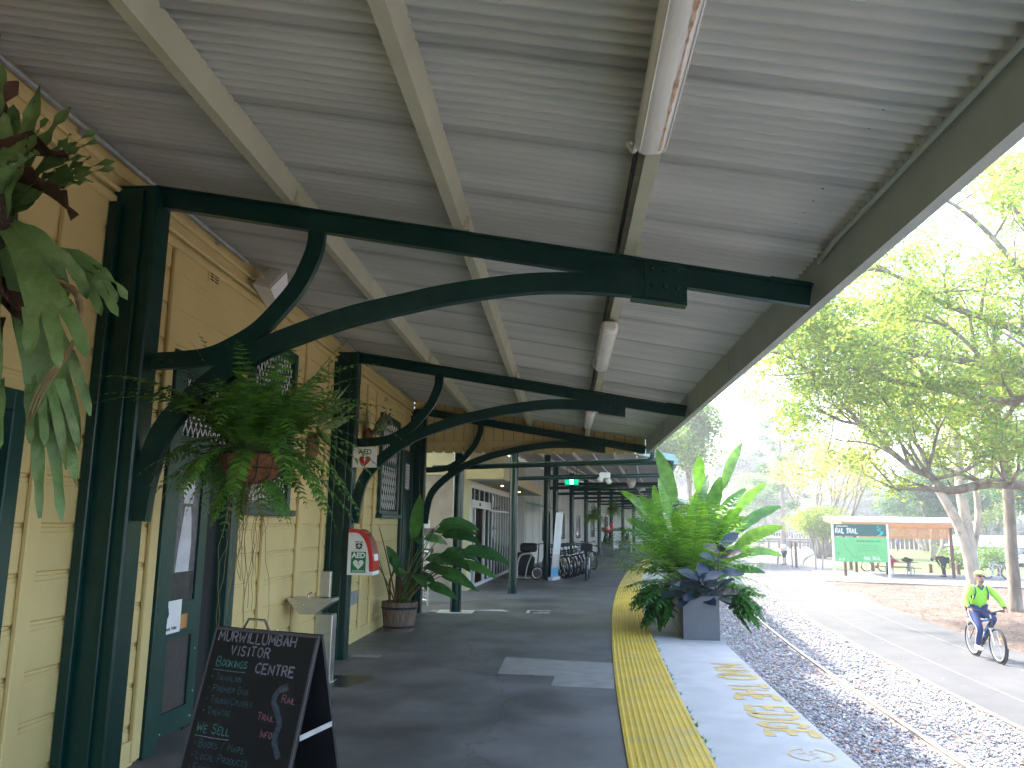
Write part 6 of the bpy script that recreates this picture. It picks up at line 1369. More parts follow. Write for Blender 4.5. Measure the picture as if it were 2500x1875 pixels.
def person(label, loc, rz, J=None, shirt='blackcloth', pants='blackcloth', shoes='black', hair='brownhair', helmet=None, fingers=False, short=False, bare_arms=False, group=None, height=1.):
    t = thing("person", label, "person", loc, rz, group); j = dict(BASE); j.update(J or {})
    j = {k: Vector(v)*height for k, v in j.items()}
    def R_(k): return RAD.get(k, RAD.get(k[:2]))*height
    names = list(j); idx = {k: i for i, k in enumerate(names)}; vs = [j[k] for k in names]; ed = [(idx[a], idx[b]) for a, b in EDG]; cov = {'pel','bel','che','shL','shR','hiL','hiR'}; ra = [R_(k)*(.84 if k in cov else 1) for k in names]
    if fingers:
        for s_ in ('L','R'):
            w_, h = j['wr'+s_], j['ha'+s_]; d = (h-w_).normalized(); side = d.cross(UP); side = side.normalized() if side.length > .1 else Vector((1,0,0)); dn_ = Vector((0,0,-1))
            for q in range(4):
                o = side*(q-1.5)*.018; L = (.075,.085,.08,.062)[q]; p0 = h+o*.8; p1 = p0+d*L*.5+dn_*.004; p2 = p1+(d*.4+dn_).normalized()*L*.5; k = len(vs); vs += [p0,p1,p2]; ra += [.0085,.008,.007]; ed += [(idx['ha'+s_],k),(k,k+1),(k+1,k+2)]
            k = len(vs); ts = -1 if s_ == 'L' else 1; p0 = w_.lerp(h,.5)+side*.03*ts; p1 = p0+(d*.6+side*ts*.5+dn_*.6).normalized()*.045; vs += [p0,p1]; ra += [.010,.008]; ed += [(idx['wr'+s_],k),(k,k+1)]
    skin_mesh("body", vs, ed, ra, 'skin', t, 1, idx['pel'])
    # nose and eyes' line read as part of the head covering below
    def cloth(name, keys, mat, k_, extra=None):
        ix = {k: i for i, k in enumerate(keys)}; pts = [j[k].copy() for k in keys]
        e = [(ix[a], ix[b]) for a, b in EDG if a in ix and b in ix]; skin_mesh(name, pts, e, [R_(k)*k_+.016 for k in keys], mat, t, 1, 0)
    up = ['pel','bel','che','shL','elL','shR','elR']+([] if bare_arms else ['wrL','wrR'])
    cloth("shirt", up, shirt, 1.10); lo = ['pel','hiL','knL','hiR','knR']+([] if short else ['anL','anR'])
    cloth("trousers" if not short else "shorts", lo, pants, 1.10)
    for s_ in ('L','R'):
        g = MB(); a = j['an'+s_]; b = j['to'+s_]; d = (b-a); d.z = 0; d = d.normalized() if d.length > .01 else Vector((1,0,0)); sd = Vector((-d.y,d.x,0)); zb_ = min(a.z,b.z)-.034
        pr = [(-.07,.034),(.0,.045),(.10,.05),(.19,.042),(.235,.015)]
        bot = [a.xy.to_3d()+d*x+sd*y for x,y in pr]+[a.xy.to_3d()+d*x-sd*y for x,y in pr[::-1]]; n = len(bot); hs = [.10,.11,.075,.05,.035]; hs = hs+hs[::-1]
        vsx = [p+UP*zb_ for p in bot]+[p+UP*(zb_+.025) for p in bot]+[(p-a.xy.to_3d())*.8+a.xy.to_3d()+UP*(zb_+h) for p, h in zip(bot, hs)]
        g.add(vsx, [tuple(range(n))[::-1]]+[(i,(i+1)%n,n+(i+1)%n,n+i) for i in range(n)]+[(n+i,n+(i+1)%n,2*n+(i+1)%n,2*n+i) for i in range(n)]+[tuple(range(2*n,3*n))])
        me_ = g.v; o = MB(); o.add([WM(t) @ Vector(p) for p in me_], g.f); o.build("shoe", shoes, t, True)
    hd_ = (j['top']-j['jaw']).normalized(); fw = Vector((1,0,0)); fw = (fw-hd_*fw.dot(hd_)); fw = fw.normalized() if fw.length > .2 else Vector((0,0,-1))
    sd = hd_.cross(fw).normalized(); c = j['sku']+hd_*.02; T_ = Matrix((fw, sd, hd_)).transposed().to_4x4(); T_.translation = c; T_ = WM(t) @ T_
    g = MB(); g.T = T_
    if helmet:
        n = 14; vsx = []
        for i in range(6):
            el = R(4)+R(86)*i/5
            for k in range(n): a = 2*math.pi*k/n; vsx.append((.135*math.cos(a)*math.cos(el)-.01, .10*math.sin(a)*math.cos(el), .025+.105*math.sin(el)))
        g.add(vsx, [(i*n+k,i*n+(k+1)%n,(i+1)*n+(k+1)%n,(i+1)*n+k) for i in range(5) for k in range(n)]+[tuple(range(n))[::-1]]); h_ = g.build("helmet", helmet, t, True)
        g = MB(); g.T = T_
        for y in (-.05,0,.05): g.bbox(-.10,.09,y-.009,y+.009,.118-.25*abs(y),.131-.25*abs(y),.003)
        g.build("vents", 'black', h_)
    else:
        g.ball((-.018,0,.025), (.098,.085,.092), 0, 12, 8); g.build("hair", hair, t, True)
    return t, T_, j
# the cyclist and the bike
bk = make_bike("blue and black electric bike ridden towards the viewer along the path", blue=True, rim='bikewhite', wheel_r=.345, tyre_w=.026, group=None)
BZ = R(-91); BL = (8.84, 18.18, ZT+.004); bk.location = BL; bk.rotation_euler = (0,0,BZ)
for ch in list(bk.children):
    if ch.name.startswith("kickstand"): bpy.data.objects.remove(ch)
g = MB(); WB_ = WM(bk); g.T = WB_
g.obox((.47,0,.97), (.035,0,0), (0,.05,0), (.0,0,.03)); o = g.build("lamp_and_display", 'black', bk)
g = MB(); g.T = WB_; g.bbox(-.62,-.32,-.07,.07,.73,.75,.008); g.tube([(-.6,.05,.74),(-.5,.08,.36)], .007, 5); g.tube([(-.6,-.05,.74),(-.5,-.08,.36)], .007, 5); g.build("carrier", 'alu', bk)
J = dict(pel=(-.21,0,1.00), bel=(-.17,0,1.14), che=(-.06,0,1.34), nek=(.0,0,1.50), jaw=(.05,0,1.58), sku=(.04,0,1.68), top=(.035,0,1.755),
    shL=(-.02,.20,1.44), elL=(.08,.36,1.20), wrL=(.22,.37,1.06), haL=(.275,.355,1.035), shR=(-.02,-.20,1.44), elR=(.08,-.36,1.20), wrR=(.22,-.37,1.06), haR=(.275,-.355,1.035),
    hiL=(-.19,.10,.97), knL=(.24,.13,.84), anL=(-.17,.13,.52), toL=(.0,.135,.455), hiR=(-.19,-.10,.97), knR=(.16,-.14,.62), anR=(-.02,-.13,.27), toR=(.14,-.135,.225))
cyc, T_, j = person("cyclist in a lime shirt and helmet with sunglasses riding towards the viewer", BL, BZ, J, 'hiviz', 'navy', 'whitecloth', helmet='helmet', fingers=True)
g = MB(); g.T = T_; g.ball((.046,0,-.104), (.048,.056,.042), 0, 12, 8); g.build("beard", 'beard', cyc, True)
g = MB(); g.T = T_; g.bbox(.085,.10,-.070,-.008,-.022,.012,.004); g.bbox(.085,.10,.008,.070,-.022,.012,.004); g.box(.088,.096,-.01,.01,-.008,.002); g.bar((.09,.07,.0),(-.02,.09,.0),.006,.008); g.bar((.09,-.07,.0),(-.02,-.09,.0),.006,.008); g.build("sunglasses", 'black', cyc)
g = MB(); g.T = T_; g.prism([(.088,-.012,-.05),(.088,.012,-.05),(.088,.006,-.004),(.088,-.006,-.004)], (.024,0,-.004)); g.ball((-.005,.094,-.02), (.018,.01,.03), 0, 8, 6); g.ball((-.005,-.094,-.02), (.018,.01,.03), 0, 8, 6); g.build("nose_and_ears", 'skin', cyc, True)
CW = WM(cyc)
g = MB(); g.T = CW; g.tube(crom([(.045,-.07,1.505),(.065,-.03,1.47),(.09,0,1.43),(.065,.03,1.47),(.045,.07,1.505)],4), .016, 6); g.tube(crom([(-.05,-.07,1.52),(-.08,0,1.53),(-.05,.07,1.52)],4), .02, 6); g.tube([(.03,.12,1.50),(.085,.125,1.36),(.0,.15,1.22)], .014, 6); g.tube([(.03,-.12,1.50),(.085,-.125,1.36),(.0,-.15,1.22)], .014, 6)
g.build("collar_and_straps", 'navy', cyc, True)
g = MB(); g.T = CW
for sg in (1,-1): g.tube([(.17,.368*sg,1.09),(.235,.366*sg,1.055),(.262,.36*sg,1.045)], [.036,.038,.03], 8)
g.build("glove", 'black', cyc, True)
g = MB(); g.T = CW
for sg in (-1,): g.tube(crom([(-.17,-.21,.97),(.0,-.235,.80),(.16,-.208,.63),(.07,-.19,.45),(-.015,-.178,.31)],4), .011, 5)
g.build("side_stripe", 'whitecloth', cyc, True)
t = thing("backpack", "red topped black backpack worn by the cyclist in lime", "backpack", BL, BZ); g = MB(); g.T = WM(t); g.bbox(-.36,-.20,-.19,.19,1.05,1.32,.05); g.build("bag", 'blackcloth', t, True); g = MB(); g.T = WM(t); g.bbox(-.355,-.19,-.185,.185,1.30,1.48,.06); g.build("lid", 'redcloth', t, True)
# people around the shelter and on the grass
person("person bending over in black sports clothes beside the shelter post", (21.85,48.9,ZT+.01), math.pi, dict(pel=(-.12,0,.92), bel=(.02,0,1.0), che=(.24,0,1.06), nek=(.40,0,1.03), jaw=(.50,0,.97), sku=(.55,0,.95), top=(.62,0,.92), shL=(.32,.19,1.03), elL=(.20,.22,.78), wrL=(.10,.16,.58), haL=(.08,.14,.50), shR=(.32,-.19,1.03), elR=(.20,-.22,.78), wrR=(.10,-.16,.58), haR=(.08,-.14,.50), hiL=(-.12,.09,.90), knL=(.02,.10,.50), hiR=(-.12,-.09,.90), knR=(.02,-.10,.50)), height=1.06)
person("person in black standing half hidden behind the green trail sign", (19.35,50.6,ZT+.01), R(-25), dict(elR=(.1,-.22,1.18), wrR=(.32,-.16,1.0), haR=(.40,-.15,.96)), 'blackcloth', 'blackcloth', hair='brownhair')
person("person in helmet and shorts standing with a bike on the far path", (16.1,61.3,ZT+.004), R(200), dict(elL=(.12,.22,1.15), wrL=(.28,.08,1.16), haL=(.34,.04,1.17), elR=(.12,-.22,1.15), wrR=(.28,-.08,1.16), haR=(.34,-.04,1.17)), 'whitecloth', 'blackcloth', helmet='bikeblue', short=True, bare_arms=True)
b2 = make_bike("bike leaning beside the person in shorts on the far path", simple=True); b2.location = (15.55,61.2,ZT+.004); b2.rotation_euler = (R(8),0,R(75))
for (x, y, sh, pa, hm, lb, jj) in ((42.3,107,'navy','blackcloth','carblue',"person in dark blue standing on the lawn beyond the picnic table",None),(39.6,107,'pinkcloth','blackcloth','whitecloth',"person in pale pink sitting low on the lawn",1),(40.7,106,'navy','navy','whitecloth',"person in dark clothes crouching on the lawn beside the one in pink",1),(36.4,104,'whitecloth','whitecloth','whitecloth',"person in white on the lawn just right of the green sign",None),(47.2,100,'bluecloth','blackcloth',None,"person in turquoise top by the heap of bikes on the lawn",None),(48.6,101,'redcloth','navy',None,"person in red and blue by the heap of bikes on the lawn",1)):
    JJ = dict(pel=(0,0,.45), bel=(.02,0,.6), che=(.06,0,.8), nek=(.1,0,.96), jaw=(.13,0,1.05), sku=(.13,0,1.14), top=(.13,0,1.22), shL=(.07,.19,.92), elL=(.2,.24,.7), wrL=(.4,.2,.6), haL=(.46,.18,.58), shR=(.07,-.19,.92), elR=(.2,-.24,.7), wrR=(.4,-.2,.6), haR=(.46,-.18,.58), hiL=(0,.1,.42), knL=(.42,.12,.5), anL=(.35,.12,.09), toL=(.52,.13,.035), hiR=(0,-.1,.42), knR=(.42,-.12,.5), anR=(.35,-.12,.09), toR=(.52,-.13,.035)) if jj else None
    person(lb, (x,y,-1.06), rnd.uniform(0,6), JJ, sh, pa, helmet=hm, group=None)
hp = make_bike("bikes leaning together in a heap on the lawn under the trees", simple=True, rim='chrome', group="bikes heaped on the lawn"); hp.location = (43.6,99.5,-1.06); hp.rotation_euler = (.2,0,.4)
for k in range(5): dup(hp, (44.0+.45*k, 98.5+rnd.uniform(-1,1), -1.06), rnd.uniform(-.5,.9)+(3.1 if k%2 else 0))
bb1 = make_bike("bike with pale tyres leaning under the shelter behind the trail sign", 'bikered', simple=True); bb1.location = (19.75,53.6,ZT+.01); bb1.rotation_euler = (R(4),0,R(184))
rb = make_bike("bike parked at the hoop rack right of the double trunk", 'bikewhite', simple=True, rim='bikeblack'); rb.location = (24.2,47.6,ZT+.01); rb.rotation_euler = (0,0,R(165))
rb2 = dup(rb, (25.6,44.4,ZT+.01), R(170), "bike at the rack cut off by the right edge of the picture")
for k, (x, y) in enumerate(((24.0,47.4),(24.9,47.1),(25.9,44.9))):
    t = thing("bike_hoop", ["galvanised bike hoop, leftmost at the rack","galvanised bike hoop, middle of the rack","galvanised bike hoop nearest the right edge"][k], "bike rack", (x,y,ZT)); g = MB(); g.tube(crom([(x-.2,y,ZT+.005),(x-.2,y,ZT+.6),(x,y,ZT+.85),(x+.2,y,ZT+.6),(x+.2,y,ZT+.005)],5), .03, 8); g.build("hoop", 'galv', t, True)

# ------------------------------------------------------------------ trail sign
t = thing("trail_sign", "tall two panel green RAIL TRAIL map sign on white posts", "sign", (15.25,43.3,ZT))
SA, SB = Vector((14.0,43.5,0)), Vector((16.54,43.1,0)); X_ = (SB-SA).normalized(); Y_ = UP; N_ = X_.cross(Y_); wd = (SB-SA).length
for p, nm in ((SA-X_*.04,0),(SB+X_*.04,1)):
    g = MB(); g.obox(p+UP*.415+UP*0, X_*.05, N_*.05, UP*1.465); g.build("post", 'white', t)
g = MB(); g.obox((SA+SB)/2+UP*1.56, X_*wd/2, N_*.02, UP*.305); g.build("header_panel", 'signgreen', t)
O = SA+N_*.02+UP*1.255; g = MB()
def brush(s_, x, z, h, w_, m, O, lean=.10): strokes(g, s_, h, x, z, X_+Y_*0, (Y_+X_*lean).normalized(), O, w_, m, jit=.035, sp=1.5, off=.004)
text(g, "Northern Rivers", .085, O+X_*.14+Y_*.475, X_, Y_, 0, 'LEFT', .004, bold=.004)
strokes(g, "RAIL TRAIL", .25, .14, .13, X_*.62, (Y_+X_*.06).normalized(), O, .062, 0, jit=.03, sp=1.1, off=.004)
pts = crom([(2.08,.56,0),(2.20,.52,0),(2.12,.46,0),(2.28,.40,0),(2.14,.32,0),(2.34,.22,0),(2.30,.10,0),(2.12,.0,0)],5)
P = [Vector((p.x,p.y)) for p in pts]; vs = []
for i in range(len(P)): w_ = .012+.075*(i/len(P))**1.3; vs += [O+X_*(P[i].x-w_)+Y_*P[i].y+N_*.004, O+X_*(P[i].x+w_)+Y_*P[i].y+N_*.004]
g.add(vs, [(2*i,2*i+1,2*i+3,2*i+2) for i in range(len(P)-1)], 1); g.build("header_lettering", ['white','signteal'], t)
g = MB(); g.obox((SA+SB)/2+UP*.56, X_*wd/2, N_*.02, UP*.62); g.build("map_panel", 'signlight', t)
O = SA+N_*.02+UP*-.06; g = MB()
text(g, "NORTHERN RIVERS RAIL TRAIL", .10, O+X_*1.10+Y_*1.02, X_, Y_, 0, 'LEFT', .004, sx=.82, bold=.004)
for z in (.86,.82,.74,.70,.62,.58,.52): rect(g, 1.10, 1.10+rnd.uniform(.9,1.35), z-.006, z+.006, 3, .004, O, X_, Y_)
flat_stroke(g, [(p.x,p.y) for p in crom([(.5,1.16,0),(.53,1.0,0),(.48,.85,0),(.58,.72,0),(.60,.62,0),(.78,.5,0),(.80,.38,0),(.9,.25,0),(1.15,.22,0),(1.32,.05,0)],4)], .014, X_, Y_, O, N_, 0, .004)
flat_stroke(g, [(.19,.35),(.2,.5)], .03, X_, Y_, O, N_, 0, .004); flat_stroke(g, [(1.1,.28),(1.3,.30),(1.4,.28)], .01, X_, Y_, O, N_, 0, .004)
strokes(g, "RAIL TRAIL", .14, 1.80, .12, X_*.8, Y_, O, .032, 2, jit=.03, sp=1.1, off=.004); text(g, "Northern Rivers", .05, O+X_*1.78+Y_*.30, X_, Y_, 2, 'LEFT', .004)
for x in (.24,.42): g.poly([O+X_*(x+.06*math.cos(a))+Y_*(.12+.06*math.sin(a))+N_*.004 for a in [2*math.pi*k/10 for k in range(10)]], 2)
g.build("map_lettering", ['signdark','signteal','white',pm("sign_text_green",(.06,.40,.12),.5)], t)

# ------------------------------------------------------------------ shelter and its table
t = thing("picnic_shelter", "cedar clad picnic shelter with a slatted screen behind the trail sign", "shelter", (19.5,50,ZT))
g = MB(); A = [(15.9,48.1,2.02),(23.4,47.5,2.0),(24.4,52.8,2.35),(16.6,53.6,2.37)]; g.prism(A, (0,0,.045)); g.build("roof_sheet", 'galv', t)
g = MB(); g.prism([(15.98,48.08,2.01),(23.4,47.48,1.99),(23.4,47.52,1.99),(15.98,48.12,2.01)][::1], (0,0,.0)); 
g = MB(); g.bar((16.0,48.12,1.88),(23.3,47.54,1.86),.05,.25); g.bar((16.0,48.14,1.88),(16.65,53.5,2.2),.05,.22); g.bar((16.3,48.5,1.72),(23.3,48.0,1.70),.06,.06); f_ = g.build("fascia", 'timber', t)
g = MB()
for k in range(5): x = 16.9+k*1.55; g.bar((x,48.2,1.90),(x+.7,53.2,2.25),.06,.16)
g.build("rafter", 'timber', t)
g = MB()
for k in range(11): z = 1.18+k*.062; g.bar((16.9,48.05,z),(21.78,47.68,z),.022,.046)
for x in (16.9,18.5,20.15,21.74): g.bar((x,48.10-.0,1.14),(x,48.10-(x-16.9)*.076,1.86),.05,.06,up=(0,1,0))
g.bar((16.85,48.03,1.135),(21.8,47.66,1.135),.05,.045); g.build("slat_screen", 'timber', t)
for (x,y,z) in ((21.86,47.72,1.95),(23.75,51.9,2.2),(18.2,52.55,2.2),(16.12,48.35,1.9)): g = MB(); g.bbox(x-.07,x+.07,y-.07,y+.07,ZT+.006,z,.008); g.build("post", 'timber2', t)
t = thing("picnic_table", "timber picnic table with galvanised legs under the shelter", "table", (19.9,50.4,ZT)); c = Vector((19.95,50.3,0)); ux = Vector((.99,-.10,0)); uy = Vector((.10,.99,0))
g = MB()
for k in range(4): g.obox(c+uy*(-.33+.22*k)+UP*-.30, ux*.95, uy*.1, UP*.02)
g.build("table_top", 'oldwood', t)
for sg in (-1,1): g = MB(); g.obox(c+uy*.72*sg+UP*-.60, ux*.95, uy*.14, UP*.02); g.build("seat", 'oldwood', t)
for sx_ in (-.6,.6):
    g = MB(); p = c+ux*sx_; g.obox(p+UP*-.68, ux*.04, uy*.05, UP*.36); g.obox(p+UP*-.66, ux*.03, uy*.75, UP*.03); g.obox(p+uy*.7+UP*-.84, ux*.03, uy*.03, UP*.2); g.obox(p-uy*.7+UP*-.84, ux*.03, uy*.03, UP*.2); g.build("leg", 'galv', t)
t = thing("red_jacket", "red jacket lying over the edge of the picnic table", "jacket", c+UP*-.27); g = MB(); q = c-ux*.45; g.add([q+ux*-.22+uy*-.5+UP*-.60,q+ux*-.05+uy*-.47+UP*-.58,q+ux*.05+uy*-.42+UP*-.27,q+ux*-.25+uy*-.40+UP*-.27,q+ux*-.28+UP*-.22,q+ux*.35+UP*-.20,q+ux*.1+uy*.1+UP*-.08,q+ux*-.15+UP*-.06,q+ux*.42+uy*-.2+UP*-.25],[(0,1,2,3),(3,2,5,4),(4,5,6,7),(2,8,5),(3,4,7),(2,6,7,3)]); g.build("cloth", 'redcloth', t, True)
t = thing("black_bag", "black bag lying on the picnic table beside the red jacket", "bag", c+ux*.35+UP*-.27); g = MB(); g.ball(c+ux*.45+UP*-.17, (.36,.2,.11), 0, 10, 6); g.ball(c+ux*.38+UP*-.09, (.16,.12,.10), 0, 8, 6); g.build("bag_body", 'blackcloth', t, True)
for k, ((x,y), h) in enumerate((((19.1,56.15),.52),((19.9,54.5),.55),((22.45,55.2),.55),((23.15,53.6),.55),((24.2,52.2),.6),((26.3,51.6),.6))):
    t = thing("timber_bollard", ["stained timber bollard left of the shelter's rear post","stained timber bollard behind the leaning bike wheel","stained timber bollard behind the middle of the picnic table","stained timber bollard at the right end of the picnic table","stained timber bollard right of the shelter's corner post","stained timber bollard beyond the double trunk"][k], "bollard", (x,y,ZT), 0, "timber bollards along the grass"); g = MB(); g.bbox(x-.09,x+.09,y-.09,y+.09,-1.08,ZT+h,.02); g.build("post", 'timber2', t)
for (x,y,h,m,lb) in ((15.97,57.8,1.75,'oldwood',"tall weathered timber post beside the far path"),(16.58,55.4,1.55,'galv',"tall grey metal post left of the trail sign"),(16.72,54.4,.95,'galv',"short grey metal post next to the tall metal one"),(15.75,58.0,1.75,'timber2',"thin rusty post behind the tall timber post"),(23.5,76.,1.9,'timber2',"lone rusty post standing on the earth beyond the wire fence")):
    g = MB(); r = .07 if m != 'timber2' else .03
    if m == 'galv': g.tube([(x,y,-1.08),(x,y,ZT+h)], .055, 10)
    else: g.bbox(x-r,x+r,y-r,y+r,-1.08,ZT+h,.01)
    tag(g.build("post", m), lb, "post")
t = thing("wire_fence", "sagging wire mesh fence between the posts left of the trail sign", "fence", (16.3,57,ZT)); g = MB()
for z in (-.95,-.8,-.65,-.5,-.35): g.tube([(16.1,61.8,z),(15.97,57.8,z),(16.58,55.4,z),(16.72,54.4,z)], .006, 4)
for k in range(30): u = k/30; p = Vector((15.97,57.8,0)).lerp(Vector((16.72,54.4,0)),u); g.tube([p+UP*-1.0, p+UP*-.33], .004, 3)
g.build("wires", 'galv', t)

# ------------------------------------------------------------------ old platform, cars, shed, canopy far away
t = thing("old_platform", "long low timber platform on posts beyond the curving rails", "platform", (29,111,ZT)); g = MB(); A = Vector((12,116,0)); B = Vector((39,109,0)); d = (B-A).normalized(); nn = Vector((-d.y,d.x,0)); g.obox((A+B)/2+UP*.12+nn*2, (B-A)/2, nn*2, UP*.12); g.build("deck", 'oldwood', t); g = MB()
for k in range(22): p = A.lerp(B,k/21); g.obox(p+UP*-.55+nn*.1, d*.14, nn*.14, UP*.53)
g.obox((A+B)/2+UP*-.2+nn*.02, (B-A)/2, nn*.04, UP*.12); g.build("piles", 'oldwood', t)
t = thing("metal_fence", "long pale grey metal fence beyond the old platform", "fence", (32,122,0)); g = MB(); A = Vector((16,128,0)); B = Vector((46,118,0)); d = (B-A).normalized()
for k in range(90): p = A.lerp(B,k/89); g.bar(p+UP*-1.0, p+UP*1.4, .16, .03)
for z in (-.2,1.2): g.bar(A+UP*z, B+UP*z, .05, .08)
g.build("pickets", 'galv', t)
def car(label, loc, rz, mat, L=4.3, van=False):
    t = thing("parked_car", label, "car", loc, rz); T = WM(t); h1 = .78 if not van else .95; h2 = 1.45 if not van else 1.95
    pr = [(-L/2,.32),(-L/2,h1),(-L/2+.25,h1+.05),(-L/2+.55,h2-.04),(-L/2+.9,h2),(.35,h2),(.75,h2-.08),(1.35,h1+.08),(L/2-.12,h1-.08),(L/2,.55),(L/2,.30)] if not van else [(-L/2,.35),(-L/2,h2),(1.1,h2),(1.6,1.1),(L/2,.95),(L/2,.35)]
    g = MB(); g.T = T; g.prism([(x,-.85,z) for x,z in pr], (0,1.7,0)); g.build("body", mat, t, 'auto')
    g = MB(); g.T = T
    for y in (-.853,.851): 
        gl_ = [(-L/2+.62,h1+.1),(-L/2+.9,h2-.1),(.3,h2-.1),(.62,h2-.16),(1.1,h1+.1)] if not van else [(-.2,1.2),(-.2,h2-.15),(1.0,h2-.15),(1.35,1.2)]
        g.prism([(x,y,z) for x,z in gl_], (0,.004,0))
    g.prism([(.82,-.7,h2-.12),(1.30,-.7,h1+.14),(1.30,.7,h1+.14),(.82,.7,h2-.12)], (.03,0,.04)); g.build("window", 'darkglass', t)
    for x in (-L/2+.8,L/2-.85):
        for y in (-.8,.8): g = MB(); g.T = T; g.torus((x,y,.32), (0,1,0), .22, .10, 20, 8); g.lathe([(.16,-.06),(.16,.06)], (x,y,.32), 14, 0, (0,1,0)); g.build("wheel", 'tyre', t, True)
    for y in (-.6,.6): g = MB(); g.T = T; g.bbox(L/2-.06,L/2+.012,y-.16,y+.16,.62,.74,.01); g.build("headlight", 'chrome', t)
    return t
car("white parked car far off behind the old platform, left one", (33.0,133,-.5), R(200), 'cargrey'); car("white parked ute shaped van far off behind the old platform, middle one", (36.5,130,-.5), R(190), 'carwhite', 4.8); car("silver parked car far off behind the old platform, right one", (39.5,128,-.5), R(15), 'carwhite')
car("white car parked behind the slatted shelter in the distance", (57,118,-1.06), R(165), 'carwhite'); car("white car with dark windows at the right edge, half out of the picture", (36.6,65.0,-1.07), R(180), 'carwhite', 4.6)
t = thing("white_shed", "plain white flat roofed shed beyond the bike rack on the right", "shed", (34,68,ZT)); g = MB(); g.bbox(32.2,41,66.3,71,-1.08,.22,.01); g.build("wall", 'white', t); g = MB(); g.bbox(32.0,41.2,66.0,71.2,.36,.44,.01); g.bbox(32.3,41,66.6,71,.44,1.22,.01); ro_ = g.build("roof", 'white', t); g = MB(); g.box(32.4,41,66.4,71,.22,.36); g.build("painted_shade_band", 'cargrey', t)  # grey band between wall and roof stands in for a line of shade
t = thing("far_canopy", "pale flat roofed canopy on thin posts far along the line", "canopy", (25,128,ZT)); g = MB(); g.bbox(18,28.2,124,132,2.9,3.15,.02); g.build("roof", 'offwhite', t)
for x in (19.5,27.3): g = MB(); g.bbox(x-.12,x+.12,126,126.24,-1.1,2.9,.02); g.build("post", 'offwhite', t)
t = thing("timber_fence", "dark weathered timber fence behind the people on the lawn", "fence", (50,112,ZT)); g = MB()
for k in range(90): x = 33+k*.5; y = 124-k*.28; g.bbox(x,x+.46,y-.02,y+.02,-1.08,.72+.05*math.sin(k*1.7),.005)
g.build("palings", 'oldwood', t)
# ------------------------------------------------------------------ trees
def limb_tree(name, label, base, trunk, limbs, leafmat, barkmat, per=60, rad=.6, L=.15, W=.065, r0=.3, sub=(3,2), subL=1.7, group=None, cat="tree", tube_r=None, every=2, lev=2, flat=.55, spread=.75):
    t = thing(name, label, cat, base, 0, group); g = MB(); tips = []
    for pts in trunk:
        P, r_a, r_b = pts; Q = crom(P, 5); g.tube(Q, [r_a+(r_b-r_a)*i/(len(Q)-1) for i in range(len(Q))], 10)
    for P, r_a, r_b in limbs:
        Q = crom(P, 5); n = len(Q); g.tube(Q, [r_a+(r_b-r_a)*i/(n-1) for i in range(n)], 8)
        for i in range(max(2, n//4), n, every):
            d = (Q[min(i+1,n-1)]-Q[i-1]).normalized(); rr = (r_a+(r_b-r_a)*i/(n-1))
            for k in range(1 if i < n-1 else 2):
                ax = Vector((rnd.uniform(-1,1), rnd.uniform(-1,1), rnd.uniform(-.35,1))).normalized(); grow(g, tips, Q[i], (d*.5+ax*.9).normalized(), max(.018, min(.09, rr*.6)), subL*rnd.uniform(.7,1.25), lev, spread, .08, 5)
    tr = g.build("trunk", barkmat, t, True)
    crown_from(tips, "crown", leafmat, t, per, rad, L, W, flat); return t
Y = 27.
limbs = [([(17.3,26.2,1.8),(16.0,26.6,2.7),(14.8,27,3.06),(13.6,27,3.1),(12.39,27,2.88),(11.87,27,3.34),(11.23,27,3.65),(10.17,27,4.64),(9.78,27,5.0),(9.06,27,5.17),(8.2,26.8,5.6)], .20, .03),
 ([(9.8,27,5.0),(8.6,26.5,6.2),(7.2,26.2,7.2),(6.2,26,7.2)], .06, .025), ([(11.2,27,3.7),(10.0,26.6,4.3),(8.8,26.2,4.4)], .05, .02), ([(11.97,27,7.4),(10.2,26.2,6.9),(8.4,25.8,6.6),(6.7,25.6,6.4)], .06, .02),
 ([(11.9,27,3.3),(11.9,27.6,4.2),(11.4,27.8,5.2),(10.6,27.6,6.2)], .09, .03),
 ([(17.4,26.3,2.4),(16.2,26.8,5.2),(15.05,27,5.89),(14.6,27,5.8),(13.76,27,5.94),(12.19,27,6.26),(11.17,27,6.42),(10.24,27,6.58),(9,27,6.3),(7.4,26.7,6.5)], .17, .03),
 ([(17.4,26.3,3.2),(15.8,26.7,6.2),(14.05,27,6.97),(11.97,27,7.4),(10.73,27,7.63),(9.97,27,8.1),(8.9,27,8.2),(7.6,27,8.0)], .16, .03),
 ([(17.4,26.4,4),(15.6,26.7,7.6),(12.9,27,9.07),(12.1,27,9.6),(10.6,26.6,10.2),(9.0,26.3,10.0)], .15, .03),
 ([(17.4,26.4,4),(16,26.2,8.0),(14.2,25.8,10.6),(12.6,25.4,12.0),(11,25.2,12.6)], .15, .03),
 ([(17.5,26.5,4),(17,26.8,9),(15.6,27,12),(14.6,27,14)], .16, .03), ([(17.5,26.5,4),(18,27.5,9),(17.2,29,12.5)], .16, .03), ([(17.5,26.5,3.5),(16.6,24.6,7),(14.8,23.4,8.8),(13.2,22.8,10)], .14, .03),
 ([(17.5,26.5,3.0),(16.2,25.4,5.2),(14.6,24.4,6.4),(13.0,24.0,7.4)], .12, .03), ([(17.5,26.5,3.0),(16.8,28.6,6),(15,30.4,8),(12.8,31.2,9)], .13, .03), ([(14.0,27,7.0),(13.2,27.6,8.4),(11.4,28,9.4),(9.8,28.4,9.3)], .08, .03), ([(12.2,27,6.3),(11,26.2,7.2),(9.4,25.6,7.5),(8.0,25.4,7.2)], .07, .03)]
